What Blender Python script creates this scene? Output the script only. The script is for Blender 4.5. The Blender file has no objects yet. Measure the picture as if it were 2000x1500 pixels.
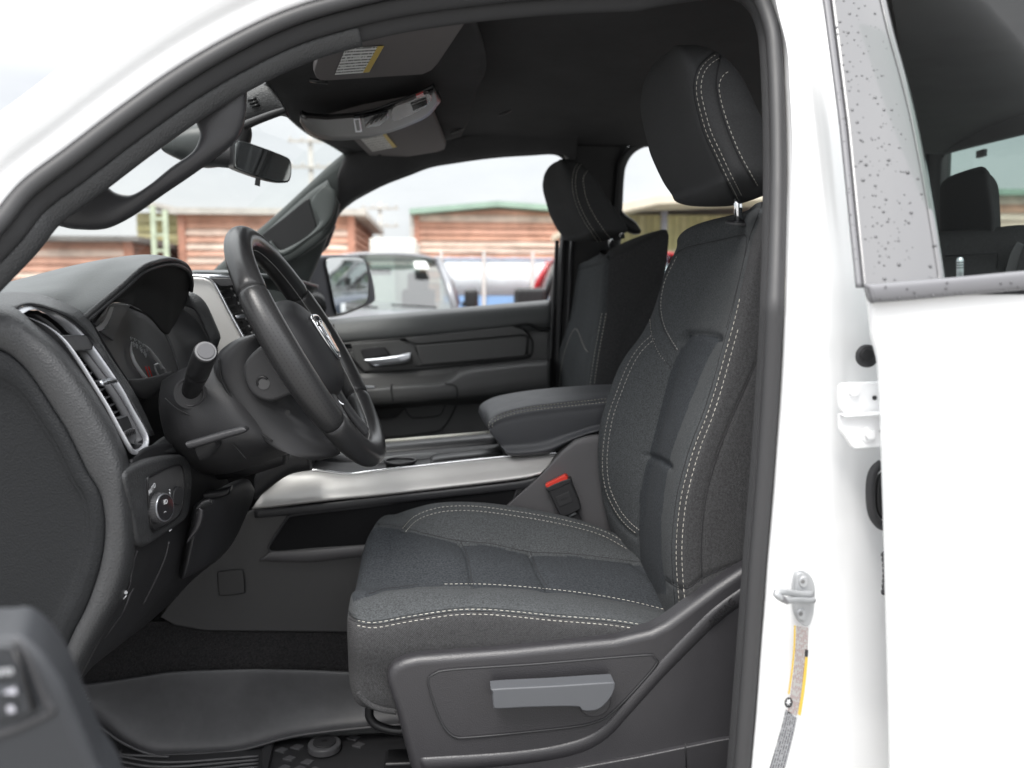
import bpy, bmesh, math, random
import numpy as np
from mathutils import Vector, Matrix
from mathutils.bvhtree import BVHTree
random.seed(7)
rng = np.random.default_rng(7)
S = bpy.context.scene
COL = S.collection

# ------------------------------------------------------------------ camera
F = 1600.0
CAM = np.array([0.0, -0.8, 1.33])
YAW = math.atan(120 / F); PIT = math.atan(160 / F)
FW = np.array([math.sin(YAW) * math.cos(PIT), math.cos(YAW) * math.cos(PIT), -math.sin(PIT)])
RT = np.array([math.cos(YAW), -math.sin(YAW), 0.0])
UP = np.cross(RT, FW)
cam_data = bpy.data.cameras.new('camera')
cam = bpy.data.objects.new('camera', cam_data); COL.objects.link(cam)
cam.matrix_world = Matrix(((RT[0], UP[0], -FW[0], CAM[0]), (RT[1], UP[1], -FW[1], CAM[1]), (RT[2], UP[2], -FW[2], CAM[2]), (0, 0, 0, 1)))
cam_data.sensor_width = 36.0
cam_data.lens = 36.0 * F / 2000
cam_data.clip_start = 0.02; cam_data.clip_end = 900
cam_data.dof.use_dof = True
cam_data.dof.focus_distance = 1.25
cam_data.dof.aperture_fstop = 3.7
S.camera = cam

# ------------------------------------------------------------------ world, sun, exposure
SUN_EL, SUN_ROT = math.radians(58), math.radians(205)
world = bpy.data.worlds.new('World'); S.world = world
world.use_nodes = True
wn, wl = world.node_tree.nodes, world.node_tree.links
wn.clear()
sky = wn.new('ShaderNodeTexSky'); sky.sky_type = 'NISHITA'; sky.sun_disc = False
sky.sun_elevation = SUN_EL; sky.sun_rotation = SUN_ROT
sky.air_density = 1.0; sky.dust_density = 4.0; sky.ozone_density = 1.0
tc = wn.new('ShaderNodeTexCoord')
mp = wn.new('ShaderNodeMapping'); mp.inputs['Scale'].default_value = (1, 1, 3.2)
nz = wn.new('ShaderNodeTexNoise'); nz.inputs['Scale'].default_value = 2.4; nz.inputs['Detail'].default_value = 7; nz.inputs['Roughness'].default_value = .58
cr = wn.new('ShaderNodeValToRGB')
cr.color_ramp.elements[0].position = .3; cr.color_ramp.elements[0].color = (8.6, 8.8, 9.1, 1)
cr.color_ramp.elements[1].position = .68; cr.color_ramp.elements[1].color = (11.6, 11.6, 11.6, 1)
mx = wn.new('ShaderNodeMix'); mx.data_type = 'RGBA'; mx.inputs[0].default_value = .9
bg = wn.new('ShaderNodeBackground'); bg.inputs['Strength'].default_value = 0.12
wo = wn.new('ShaderNodeOutputWorld')
wl.new(tc.outputs['Generated'], mp.inputs[0]); wl.new(mp.outputs[0], nz.inputs['Vector']); wl.new(nz.outputs[0], cr.inputs[0])
# an overcast sky is about three times brighter overhead than at the horizon
sx = wn.new('ShaderNodeSeparateXYZ'); wl.new(tc.outputs['Generated'], sx.inputs[0])
ov = wn.new('ShaderNodeMapRange'); ov.inputs[1].default_value = .22; ov.inputs[2].default_value = 1; ov.inputs[3].default_value = .335; ov.inputs[4].default_value = 1.5
wl.new(sx.outputs[2], ov.inputs[0])
vs = wn.new('ShaderNodeVectorMath'); vs.operation = 'SCALE'; wl.new(cr.outputs[0], vs.inputs[0]); wl.new(ov.outputs[0], vs.inputs['Scale'])
wl.new(sky.outputs[0], mx.inputs[6]); wl.new(vs.outputs[0], mx.inputs[7]); wl.new(mx.outputs[2], bg.inputs[0]); wl.new(bg.outputs[0], wo.inputs[0])
sl = bpy.data.lights.new('sun', 'SUN'); sl.energy = 1.2; sl.angle = math.radians(25); sl.color = (1, .97, .93)
sun = bpy.data.objects.new('sun', sl); COL.objects.link(sun)
# the veiled sun stands behind the photographer (south-west)
sdir = Vector((math.sin(SUN_ROT) * math.cos(SUN_EL), math.cos(SUN_ROT) * math.cos(SUN_EL), math.sin(SUN_EL)))
sun.rotation_euler = sdir.to_track_quat('Z', 'Y').to_euler(); sun.location = (0, -6, 12)
S.view_settings.view_transform = 'Standard'; S.view_settings.look = 'None'
S.view_settings.exposure = 1.32; S.view_settings.gamma = 1.0
S.view_settings.use_curve_mapping = False
S.render.engine = 'CYCLES'
S.cycles.use_denoising = True
S.cycles.max_bounces = 10; S.cycles.diffuse_bounces = 6; S.cycles.glossy_bounces = 4
S.cycles.transparent_max_bounces = 12; S.cycles.transmission_bounces = 6
S.cycles.sample_clamp_indirect = 6

# ------------------------------------------------------------------ photo-pixel helpers (authoring aid: pixel + real depth -> metres)
def ray(px, py):
    return FW + RT * (px - 1000) / F + UP * (750 - py) / F
def P(px, py, Y):
    d = ray(px, py); return CAM + d * (Y - CAM[1]) / d[1]
def PZ(px, py, z):
    d = ray(px, py); return CAM + d * (z - CAM[2]) / d[2]
def PX(px, py, X):
    d = ray(px, py); return CAM + d * (X - CAM[0]) / d[0]
def PP(pts, Y=None):
    out = []
    for p in pts:
        if len(p) == 3: out.append(P(*p))
        else: out.append(P(p[0], p[1], Y(p[0], p[1]) if callable(Y) else Y))
    return np.array(out)
def proj(v):
    r = np.asarray(v) - CAM
    z = r @ FW
    return 1000 + F * (r @ RT) / z, 750 - F * (r @ UP) / z

def cr_eval(pts, ts, closed=False):
    """Catmull-Rom through pts (n,k) at parameters ts in segment units"""
    pts = np.asarray(pts, float); n = len(pts)
    ts = np.asarray(ts, float)
    i = np.floor(ts).astype(int)
    if closed:
        f = ts - i; g = lambda k: pts[(i + k) % n]
    else:
        i = np.clip(i, 0, n - 2); f = ts - i
        ext = np.concatenate([(2 * pts[0] - pts[1])[None], pts, (2 * pts[-1] - pts[-2])[None]])
        g = lambda k: ext[i + k + 1]
    f = f.reshape((-1,) + (1,) * (pts.ndim - 1))
    a, b, c, d = g(-1), g(0), g(1), g(2)
    return 0.5 * ((2 * b) + (-a + c) * f + (2 * a - 5 * b + 4 * c - d) * f ** 2 + (-a + 3 * b - 3 * c + d) * f ** 3)
def smooth(pts, n, closed=False, even=True):
    pts = np.asarray(pts, float)
    m = len(pts) if closed else len(pts) - 1
    ts = np.linspace(0, m, max(n * 4, 60) + 1)
    q = cr_eval(pts, ts, closed)
    if not even: return cr_eval(pts, np.linspace(0, m, n + (1 if closed else 0)), closed)[: n]
    L = np.concatenate([[0], np.cumsum(np.linalg.norm(np.diff(q, axis=0), axis=1))])
    t = np.linspace(0, L[-1], n + 1)[:-1] if closed else np.linspace(0, L[-1], n)
    return np.stack([np.interp(t, L, q[:, k]) for k in range(q.shape[1])], 1)
def offset2(pts, d):
    pts = np.asarray(pts, float)
    t = np.gradient(pts, axis=0); t /= np.linalg.norm(t, axis=1)[:, None] + 1e-9
    nrm = np.stack([-t[:, 1], t[:, 0]], 1)
    return pts + nrm * (np.asarray(d).reshape(-1, 1) if np.ndim(d) else d)

# ------------------------------------------------------------------ materials
MATS = {}
def mat(name, color, rough=.5, metal=0., spec=.5, bump=None, coat=0., sheen=0., var=None, alpha=1., trans=0., ior=1.45, emit=None):
    """bump = list of (kind, scale, strength, distance); var = (scale, amount) brightness variation"""
    if name in MATS: return MATS[name]
    m = bpy.data.materials.new(name); m.use_nodes = True; MATS[name] = m
    n, l = m.node_tree.nodes, m.node_tree.links
    b = n['Principled BSDF']
    b.inputs['Base Color'].default_value = (*color, 1); b.inputs['Roughness'].default_value = rough
    b.inputs['Metallic'].default_value = metal; b.inputs['Specular IOR Level'].default_value = spec
    b.inputs['Coat Weight'].default_value = coat; b.inputs['Coat Roughness'].default_value = .08
    b.inputs['Sheen Weight'].default_value = sheen; b.inputs['Sheen Roughness'].default_value = .4
    b.inputs['Transmission Weight'].default_value = trans; b.inputs['IOR'].default_value = ior
    b.inputs['Alpha'].default_value = alpha
    t = n.new('ShaderNodeTexCoord')
    if var:
        z = n.new('ShaderNodeTexNoise'); z.inputs['Scale'].default_value = var[0]; z.inputs['Detail'].default_value = 6; z.inputs['Roughness'].default_value = .65
        l.new(t.outputs['Object'], z.inputs['Vector'])
        mr = n.new('ShaderNodeMapRange'); mr.inputs[1].default_value = .3; mr.inputs[2].default_value = .7
        mr.inputs[3].default_value = 1 - var[1]; mr.inputs[4].default_value = 1 + var[1]
        l.new(z.outputs[0], mr.inputs[0])
        v = n.new('ShaderNodeVectorMath'); v.operation = 'SCALE'; v.inputs[0].default_value = color
        l.new(mr.outputs[0], v.inputs['Scale']); l.new(v.outputs[0], b.inputs['Base Color'])
    prev = None
    for (kind, sc, st, dist) in (bump or []):
        if kind == 'noise':
            x = n.new('ShaderNodeTexNoise'); x.inputs['Scale'].default_value = sc; x.inputs['Detail'].default_value = 3
            l.new(t.outputs['Object'], x.inputs['Vector']); out = x.outputs[0]
        elif kind == 'voronoi':
            x = n.new('ShaderNodeTexVoronoi'); x.inputs['Scale'].default_value = sc
            l.new(t.outputs['Object'], x.inputs['Vector']); out = x.outputs['Distance']
        elif kind == 'weave':
            r = n.new('ShaderNodeMapping'); r.inputs['Rotation'].default_value = (0, math.radians(45), math.radians(20))
            l.new(t.outputs['Object'], r.inputs[0])
            x = n.new('ShaderNodeTexWave'); x.inputs['Scale'].default_value = sc; x.inputs['Distortion'].default_value = .5; x.bands_direction = 'X'
            x2 = n.new('ShaderNodeTexWave'); x2.inputs['Scale'].default_value = sc; x2.inputs['Distortion'].default_value = .5; x2.bands_direction = 'Z'
            l.new(r.outputs[0], x.inputs['Vector']); l.new(r.outputs[0], x2.inputs['Vector'])
            mm = n.new('ShaderNodeMath'); mm.operation = 'ADD'; l.new(x.outputs[1], mm.inputs[0]); l.new(x2.outputs[1], mm.inputs[1]); out = mm.outputs[0]
        bp = n.new('ShaderNodeBump'); bp.inputs['Strength'].default_value = st; bp.inputs['Distance'].default_value = dist
        l.new(out, bp.inputs['Height'])
        if prev: l.new(prev.outputs[0], bp.inputs['Normal'])
        prev = bp
    if prev: l.new(prev.outputs[0], b.inputs['Normal'])
    if bump and metal < .5 and rough < .7:   # sheen variation: handling marks and dust
        q = n.new('ShaderNodeTexNoise'); q.inputs['Scale'].default_value = 16; q.inputs['Detail'].default_value = 8; q.inputs['Roughness'].default_value = .7
        l.new(t.outputs['Object'], q.inputs['Vector'])
        m2 = n.new('ShaderNodeMapRange'); m2.inputs[1].default_value = .3; m2.inputs[2].default_value = .7; m2.inputs[3].default_value = rough * .94; m2.inputs[4].default_value = min(1, rough * 1.08)
        l.new(q.outputs[0], m2.inputs[0]); l.new(m2.outputs[0], b.inputs['Roughness'])
    if emit:
        b.inputs['Emission Color'].default_value = (*emit[0], 1); b.inputs['Emission Strength'].default_value = emit[1]
    return m

white_paint = mat('white_paint', (.86, .865, .87), .24, coat=.6, var=(3, .01))
rubber = mat('rubber', (.045, .045, .047), .48, bump=[('noise', 900, .25, .0004)])
ribbed_rubber = mat('ribbed_rubber', (.045, .045, .047), .6, bump=[('weave', 300, .5, .0006)])
plastic = mat('grained_plastic', (.036, .036, .039), .38, spec=.6, bump=[('voronoi', 700, .35, .0005), ('noise', 260, .15, .0006)], var=(30, .06))
plastic_side = mat('side_plastic', (.032, .031, .034), .38, spec=.7, bump=[('voronoi', 650, .4, .0005)], var=(25, .05))
plastic_dark = mat('dark_plastic', (.028, .028, .03), .5, bump=[('voronoi', 800, .25, .0004)])
plastic_smooth = mat('smooth_plastic', (.05, .05, .053), .35, bump=[('noise', 500, .08, .0003)])
leather = mat('grained_vinyl', (.045, .046, .048), .40, bump=[('voronoi', 420, .6, .0009), ('noise', 160, .3, .001)], var=(20, .06))
dash_top = mat('dash_pad', (.06, .066, .068), .40, bump=[('voronoi', 520, .4, .0006)], var=(12, .05))
vinyl_arm = mat('armrest_vinyl', (.055, .057, .063), .46, bump=[('voronoi', 560, .35, .0005)])
wheel_leather = mat('wheel_leather', (.030, .030, .031), .29, bump=[('voronoi', 520, .22, .0004)])
def perforated():
    m = mat('perforated_leather', (.042, .042, .043), .38, bump=[('voronoi', 480, .3, .0004)])
    return m
fabric = mat('seat_fabric', (.068, .072, .075), 1., spec=.04, sheen=.03, bump=[('noise', 600, .6, .0008), ('weave', 300, .35, .0005)], var=(420, .5))
fabric_insert = mat('insert_fabric', (.044, .048, .053), 1., spec=.04, sheen=.02, bump=[('noise', 500, .7, .0010)], var=(340, .5))
fabric_side = mat('side_fabric', (.066, .066, .068), 1., spec=.05, sheen=.03, bump=[('weave', 200, .8, .0010)], var=(450, .4))
headrest_fab = mat('headrest_fabric', (.058, .059, .061), 1., spec=.06, sheen=.03, bump=[('weave', 300, .5, .0006)], var=(500, .15))
headliner_m = mat('headliner_cloth', (.066, .065, .067), .95, spec=.1, bump=[('noise', 900, .3, .0004)], var=(4, .15))
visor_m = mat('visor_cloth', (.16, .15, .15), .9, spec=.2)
silver = mat('silver_trim', (.54, .53, .52), .46, metal=.35, bump=[('noise', 1200, .05, .0002)])
chrome = mat('chrome', (.85, .86, .88), .12, metal=1.)
satin = mat('satin_chrome', (.6, .62, .66), .28, metal=.9)
steel = mat('painted_steel', (.42, .43, .44), .38, metal=.35)
black = mat('black_plastic', (.012, .012, .013), .35)
gloss_black = mat('gloss_black', (.02, .02, .022), .1, coat=.5)
stitch_m = mat('stitch_thread', (.58, .56, .50), .8, var=(90, .25))
seam_m = mat('seam_thread', (.02, .02, .022), .9)
carpet_m = mat('carpet', (.03, .029, .03), 1., spec=.05, sheen=.3, bump=[('noise', 500, 1., .003)], var=(260, .5))
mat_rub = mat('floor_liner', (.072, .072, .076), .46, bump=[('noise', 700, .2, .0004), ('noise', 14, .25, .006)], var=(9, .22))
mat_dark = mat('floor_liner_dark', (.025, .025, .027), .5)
grey_trim = mat('console_grey', (.105, .102, .106), .5, bump=[('voronoi', 650, .35, .0005)])
red_m = mat('red_button', (.75, .05, .03), .4)
white_print = mat('white_print', (.75, .76, .78), .6)
applique = mat('gloss_applique', (.15, .15, .155), .16, coat=.7, bump=[('noise', 3, .05, .01)])
mould_m = mat('belt_moulding', (.17, .17, .18), .38, bump=[('noise', 40, .05, .002)])
yellow_m = mat('label_yellow', (.60, .42, .07), .5)
label_white = mat('label_white', (.74, .74, .72), .5)

def print_mat(name, base, ink, rows, seed=0., ramp=.5):
    """flat print: rows of small dashes on a label, driven by the label's own UV"""
    m = bpy.data.materials.new(name); m.use_nodes = True
    n, l = m.node_tree.nodes, m.node_tree.links; b = n['Principled BSDF']; b.inputs['Roughness'].default_value = .45
    uv = n.new('ShaderNodeUVMap')
    sp = n.new('ShaderNodeSeparateXYZ'); l.new(uv.outputs[0], sp.inputs[0])
    a = n.new('ShaderNodeMath'); a.operation = 'MULTIPLY'; a.inputs[1].default_value = rows; l.new(sp.outputs[1], a.inputs[0])
    fr = n.new('ShaderNodeMath'); fr.operation = 'FRACT'; l.new(a.outputs[0], fr.inputs[0])
    gt = n.new('ShaderNodeMath'); gt.operation = 'GREATER_THAN'; gt.inputs[1].default_value = .55; l.new(fr.outputs[0], gt.inputs[0])
    fl = n.new('ShaderNodeMath'); fl.operation = 'FLOOR'; l.new(a.outputs[0], fl.inputs[0])
    cb = n.new('ShaderNodeCombineXYZ')
    s1 = n.new('ShaderNodeMath'); s1.operation = 'MULTIPLY'; s1.inputs[1].default_value = 34; l.new(sp.outputs[0], s1.inputs[0])
    s2 = n.new('ShaderNodeMath'); s2.operation = 'MULTIPLY'; s2.inputs[1].default_value = 7.3; l.new(fl.outputs[0], s2.inputs[0])
    l.new(s1.outputs[0], cb.inputs[0]); l.new(s2.outputs[0], cb.inputs[1]); cb.inputs[2].default_value = seed
    z = n.new('ShaderNodeTexNoise'); z.inputs['Scale'].default_value = 1.; z.inputs['Detail'].default_value = 1; l.new(cb.outputs[0], z.inputs['Vector'])
    g2 = n.new('ShaderNodeMath'); g2.operation = 'GREATER_THAN'; g2.inputs[1].default_value = ramp; l.new(z.outputs[0], g2.inputs[0])
    mu = n.new('ShaderNodeMath'); mu.operation = 'MULTIPLY'; l.new(gt.outputs[0], mu.inputs[0]); l.new(g2.outputs[0], mu.inputs[1])
    mi = n.new('ShaderNodeMix'); mi.data_type = 'RGBA'; mi.inputs[6].default_value = (*base, 1); mi.inputs[7].default_value = (*ink, 1)
    l.new(mu.outputs[0], mi.inputs[0]); l.new(mi.outputs[2], b.inputs['Base Color'])
    return m

def glass_mat(name, tint, gloss=.05, rough=.0):
    m = bpy.data.materials.new(name); m.use_nodes = True
    n, l = m.node_tree.nodes, m.node_tree.links; n.clear()
    o = n.new('ShaderNodeOutputMaterial'); t = n.new('ShaderNodeBsdfTransparent'); t.inputs[0].default_value = (*tint, 1)
    g = n.new('ShaderNodeBsdfGlossy'); g.inputs['Roughness'].default_value = rough
    fr = n.new('ShaderNodeFresnel'); fr.inputs['IOR'].default_value = 1.45
    mm = n.new('ShaderNodeMath'); mm.operation = 'MULTIPLY'; mm.inputs[1].default_value = gloss * 20; l.new(fr.outputs[0], mm.inputs[0])
    mc = n.new('ShaderNodeMath'); mc.operation = 'MINIMUM'; mc.inputs[1].default_value = .35; l.new(mm.outputs[0], mc.inputs[0])
    x = n.new('ShaderNodeMixShader'); l.new(mc.outputs[0], x.inputs[0]); l.new(t.outputs[0], x.inputs[1]); l.new(g.outputs[0], x.inputs[2]); l.new(x.outputs[0], o.inputs[0])
    return m
glass = glass_mat('window_glass', (.955, .975, .965), .03)
clear_glass = glass_mat('side_glass', (.97, .98, .975), .02)
tinted = glass_mat('tinted_glass', (.58, .66, .63), .03)
parked_glass = glass_mat('parked_glass', (.50, .57, .56), .16)
dark_glass = glass_mat('door_glass', (.72, .78, .75), .003)
cabin_mirror = mat('cabin_mirror', (.32, .34, .34), .03, metal=1.)
mirror_m = mat('mirror_glass', (.9, .92, .92), .02, metal=1.)

# ------------------------------------------------------------------ object helpers
def wpos(o):
    return o.matrix_world.translation
def link(o, parent=None, kind=None, label=None, cat=None, group=None):
    COL.objects.link(o)
    if parent is not None:
        o.parent = parent
        if parent.get('_loc') is not None: o.matrix_parent_inverse = Matrix.Translation(Vector(parent['_loc'])).inverted()
    if kind: o['kind'] = kind
    if label: o['label'] = label
    if cat: o['category'] = cat
    if group: o['group'] = group
    return o
def thing(name, loc, label, cat, group=None):
    o = bpy.data.objects.new(name, None); o.empty_display_size = .1; o.location = loc
    o['_loc'] = tuple(loc)
    return link(o, None, None, label, cat, group)
def mk(name, V, Fc, m, parent=None, sm=True, kind=None, label=None, wn=False, solid=0., **kw):
    me = bpy.data.meshes.new(name)
    me.from_pydata([tuple(map(float, v)) for v in V], [], [tuple(int(i) for i in f) for f in Fc])
    me.update()
    ms = m if isinstance(m, (list, tuple)) else [m]
    for x in ms: me.materials.append(x)
    if sm:
        me.polygons.foreach_set('use_smooth', [True] * len(me.polygons))
    o = bpy.data.objects.new(name, me)
    link(o, parent, kind, label, **kw)
    if solid:
        md = o.modifiers.new('solid', 'SOLIDIFY'); md.thickness = solid; md.offset = kw.get('off', -1)
    if wn:
        md = o.modifiers.new('wn', 'WEIGHTED_NORMAL'); md.keep_sharp = True
    return o
def gridfaces(nr, nc, closed_r=False, closed_c=False):
    f = []
    for i in range(nr if closed_r else nr - 1):
        for j in range(nc if closed_c else nc - 1):
            a = i * nc + j; b = i * nc + (j + 1) % nc
            c = ((i + 1) % nr) * nc + (j + 1) % nc; d = ((i + 1) % nr) * nc + j
            f.append((a, b, c, d))
    return f
def gridmesh(rows, nu, nv, closed_c=False):
    """rows: (R,C,3) control net -> dense (nu,nv,3)"""
    A = np.asarray(rows, float)
    R, C = A.shape[:2]
    A = cr_eval(A, np.linspace(0, R - 1, nu), False)
    B = A.transpose(1, 0, 2)
    B = cr_eval(B, np.linspace(0, C, nv + 1)[:-1] if closed_c else np.linspace(0, C - 1, nv), closed_c)
    return B.transpose(1, 0, 2)
def sheet(name, rows, m, parent, nu=30, nv=30, solid=.006, **kw):
    A = gridmesh(rows, nu, nv)
    V = A.reshape(-1, 3); Fc = gridfaces(nu, nv)
    o = mk(name, V, Fc, m, parent, **kw)
    if solid:
        md = o.modifiers.new('solid', 'SOLIDIFY'); md.thickness = solid; md.offset = 0
    return o
def loft_closed(rings, nu, nv):
    A = gridmesh(rings, nu, nv, True)
    V = list(A.reshape(-1, 3)); Fc = gridfaces(nu, nv, False, True)
    for r, rev in ((0, True), (nu - 1, False)):
        c = len(V); V.append(A[r].mean(0))
        for j in range(nv):
            a = r * nv + j; b = r * nv + (j + 1) % nv
            Fc.append((c, b, a) if rev else (c, a, b))
    return np.array(V), Fc
def fix_normals(o):
    bm = bmesh.new(); bm.from_mesh(o.data); bmesh.ops.recalc_face_normals(bm, faces=bm.faces); bm.to_mesh(o.data); bm.free()
def plate(name, pts, m, parent, ext=(0, .02, 0), bevel=.002, seg=3, sm=True, both=False, **kw):
    """pts: world outline (n,3); extruded by ext (away from viewer), front rim rounded"""
    bm = bmesh.new()
    vs = [bm.verts.new(tuple(p)) for p in pts]
    f = bm.faces.new(vs)
    r = bmesh.ops.extrude_face_region(bm, geom=[f])
    nv = [g for g in r['geom'] if isinstance(g, bmesh.types.BMVert)]
    bmesh.ops.translate(bm, verts=nv, vec=ext)
    bm.verts.ensure_lookup_table()
    bmesh.ops.recalc_face_normals(bm, faces=bm.faces)
    if bevel:
        e = [e for e in f.edges] if f.is_valid else []
        if both: 
            s2 = set(nv); e = e + [x for x in bm.edges if x.verts[0] in s2 and x.verts[1] in s2]
        bmesh.ops.bevel(bm, geom=e, offset=bevel, segments=seg, profile=.5, affect='EDGES', clamp_overlap=True)
    me = bpy.data.meshes.new(name); bm.to_mesh(me); bm.free()
    me.materials.append(m)
    if sm: me.polygons.foreach_set('use_smooth', [True] * len(me.polygons))
    o = bpy.data.objects.new(name, me)
    link(o, parent, **kw)
    if sm:
        try: me.set_sharp_from_angle(angle=math.radians(50))
        except Exception: pass
        md = o.modifiers.new('wn', 'WEIGHTED_NORMAL'); md.keep_sharp = True
    return o
def tube_data(path, rad, ns=12, flat=1., closed=False, flat_dir=None, caps=True):
    path = np.asarray(path, float); n = len(path)
    rad = np.ones(n) * rad if np.ndim(rad) == 0 else np.interp(np.linspace(0, 1, n), np.linspace(0, 1, len(rad)), rad)
    if closed: t = np.roll(path, -1, 0) - np.roll(path, 1, 0)
    else: t = np.gradient(path, axis=0)
    t /= np.linalg.norm(t, axis=1)[:, None] + 1e-12
    ref = np.array(flat_dir if flat_dir is not None else (0, 1., 0))
    V = []
    prev = None
    for i in range(n):
        if flat_dir is not None or prev is None:
            a = ref - t[i] * (ref @ t[i])
            if np.linalg.norm(a) < 1e-4: a = np.array([0, 0, 1.]) - t[i] * t[i][2]
        else: a = prev - t[i] * (prev @ t[i])
        a /= np.linalg.norm(a); prev = a
        b = np.cross(t[i], a)
        for k in range(ns):
            th = 2 * math.pi * k / ns
            V.append(path[i] + rad[i] * (a * math.cos(th) * flat + b * math.sin(th)))
    Fc = gridfaces(n, ns, closed, True)
    if caps and not closed:
        Fc.append(tuple(range(ns))[::-1]); Fc.append(tuple((n - 1) * ns + k for k in range(ns)))
    return V, Fc
def tube(name, path, rad, m, parent, ns=12, flat=1., closed=False, flat_dir=None, **kw):
    V, Fc = tube_data(path, rad, ns, flat, closed, flat_dir)
    return mk(name, V, Fc, m, parent, **kw)
def inflate(name, A, B, m, parent, th=.01, n=60, ns=20, p=2.6, out=(0, -1., 0), **kw):
    """volume between two matching contours A,B (k,3), bulged by th both ways along out"""
    ev = len(A) != len(B)
    A = smooth(A, n, even=ev); B = smooth(B, n, even=ev)
    out = np.array(out)
    th = np.ones(n) * th if np.ndim(th) == 0 else np.interp(np.linspace(0, 1, n), np.linspace(0, 1, len(th)), th)
    V = []
    for i in range(n):
        c = (A[i] + B[i]) / 2; h = (B[i] - A[i]) / 2
        for k in range(ns):
            a = 2 * math.pi * k / ns
            x = math.copysign(abs(math.cos(a)) ** (2 / p), math.cos(a)); y = math.copysign(abs(math.sin(a)) ** (2 / p), math.sin(a))
            V.append(c + h * x + out * y * th[i])
    Fc = gridfaces(n, ns, False, True); Fc.append(tuple(range(ns))[::-1]); Fc.append(tuple((n - 1) * ns + k for k in range(ns)))
    return mk(name, V, Fc, m, parent, **kw)
def box(name, c, s, m, parent, rot=None, bevel=.0, **kw):
    bm = bmesh.new(); bmesh.ops.create_cube(bm, size=1)
    bmesh.ops.scale(bm, vec=s, verts=bm.verts)
    if bevel: bmesh.ops.bevel(bm, geom=list(bm.edges), offset=bevel, segments=3, profile=.5, affect='EDGES')
    if rot is not None: bmesh.ops.rotate(bm, cent=(0, 0, 0), matrix=rot, verts=bm.verts)
    bmesh.ops.translate(bm, vec=tuple(c), verts=bm.verts)
    me = bpy.data.meshes.new(name); bm.to_mesh(me); bm.free(); me.materials.append(m)
    o = bpy.data.objects.new(name, me); link(o, parent, **kw)
    if bevel:
        me.polygons.foreach_set('use_smooth', [True] * len(me.polygons))
        md = o.modifiers.new('wn', 'WEIGHTED_NORMAL')
    return o
def bvh_of(*objs):
    V = []; Fc = []
    for o in objs:
        k = len(V); V += [v.co.copy() for v in o.data.vertices]; Fc += [tuple(i + k for i in p.vertices) for p in o.data.polygons]
    return BVHTree.FromPolygons(V, Fc)
def cast(bvh, px, py):
    d = Vector(ray(px, py)).normalized()
    h = bvh.ray_cast(Vector(CAM), d)
    return (np.array(h[0]), np.array(h[1]) * (1 if h[1].dot(d) < 0 else -1)) if h[0] is not None else (None, None)
def drape(bvh, poly, n=120, lift=.0006):
    q = smooth(poly, n); out = []; nn = []
    for a in q:
        p, no = cast(bvh, a[0], a[1])
        if p is not None: out.append(p + no * lift); nn.append(no)
    return np.array(out), np.array(nn)
def stitches(name, bvh, polys, m, parent, length=.0048, gap=.0030, r=.00052, lift=.0003):
    V = []; Fc = []
    for poly in polys:
        q, nn = drape(bvh, poly, 260, lift)
        if len(q) < 3: continue
        step = np.linalg.norm(np.diff(q, axis=0), axis=1)
        L = np.concatenate([[0], np.cumsum(np.where(step > .03, .03, step))])
        s = 0.
        while s + length < L[-1]:
            a = np.array([np.interp(s, L, q[:, k]) for k in range(3)]); b = np.array([np.interp(s + length, L, q[:, k]) for k in range(3)])
            no = np.array([np.interp(s, L, nn[:, k]) for k in range(3)])
            if np.linalg.norm(b - a) < length * 1.6:
                t = (b - a) / (np.linalg.norm(b - a) + 1e-9); si = np.cross(t, no); si /= np.linalg.norm(si) + 1e-9
                k0 = len(V)
                for f, w in ((0, .35), (.2, 1), (.8, 1), (1, .35)):
                    c = a + (b - a) * f
                    for u, v in ((1, 0), (0, 1), (-1, 0), (0, -.6)):
                        V.append(c + si * u * r * w + no * v * r * w)
                for i in range(3):
                    for j in range(4):
                        Fc.append((k0 + i * 4 + j, k0 + i * 4 + (j + 1) % 4, k0 + (i + 1) * 4 + (j + 1) % 4, k0 + (i + 1) * 4 + j))
                Fc.append((k0, k0 + 1, k0 + 2, k0 + 3)); Fc.append((k0 + 15, k0 + 14, k0 + 13, k0 + 12))
            s += length + gap
    if V: return mk(name, V, Fc, m, parent, kind='stuff')
def seg_dist(pts, poly):
    """distance of 2-D pts (n,2) to polyline poly (m,2)"""
    best = np.full(len(pts), 1e9)
    for a, b in zip(poly[:-1], poly[1:]):
        ab = b - a; t = np.clip(((pts - a) @ ab) / (ab @ ab + 1e-9), 0, 1)
        d = np.linalg.norm(pts - (a + t[:, None] * ab), axis=1); best = np.minimum(best, d)
    return best
def groove(o, specs):
    """press seams into the visible skin of o. specs: (poly, width_px, depth_m[, puff_m, puff_px])"""
    me = o.data; n = len(me.vertices)
    co = np.zeros(n * 3); me.vertices.foreach_get('co', co); co = co.reshape(-1, 3)
    no = np.zeros(n * 3); me.vertices.foreach_get('normal', no); no = no.reshape(-1, 3)
    px, py = proj(co); uv = np.stack([px, py], 1)
    facing = ((co - CAM) * no).sum(1) < 0
    disp = np.zeros(n)
    for sp in specs:
        poly, w, dep = sp[:3]
        q = smooth(np.array(poly, float), 60)
        d = seg_dist(uv, q)
        disp -= dep * np.exp(-(d / w) ** 2)
        if len(sp) > 3: disp += sp[3] * np.exp(-((d - sp[4]) / (sp[4] * .7)) ** 2)
    co = co + no * (disp * facing)[:, None]
    me.vertices.foreach_set('co', co.ravel()); me.update()
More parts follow.
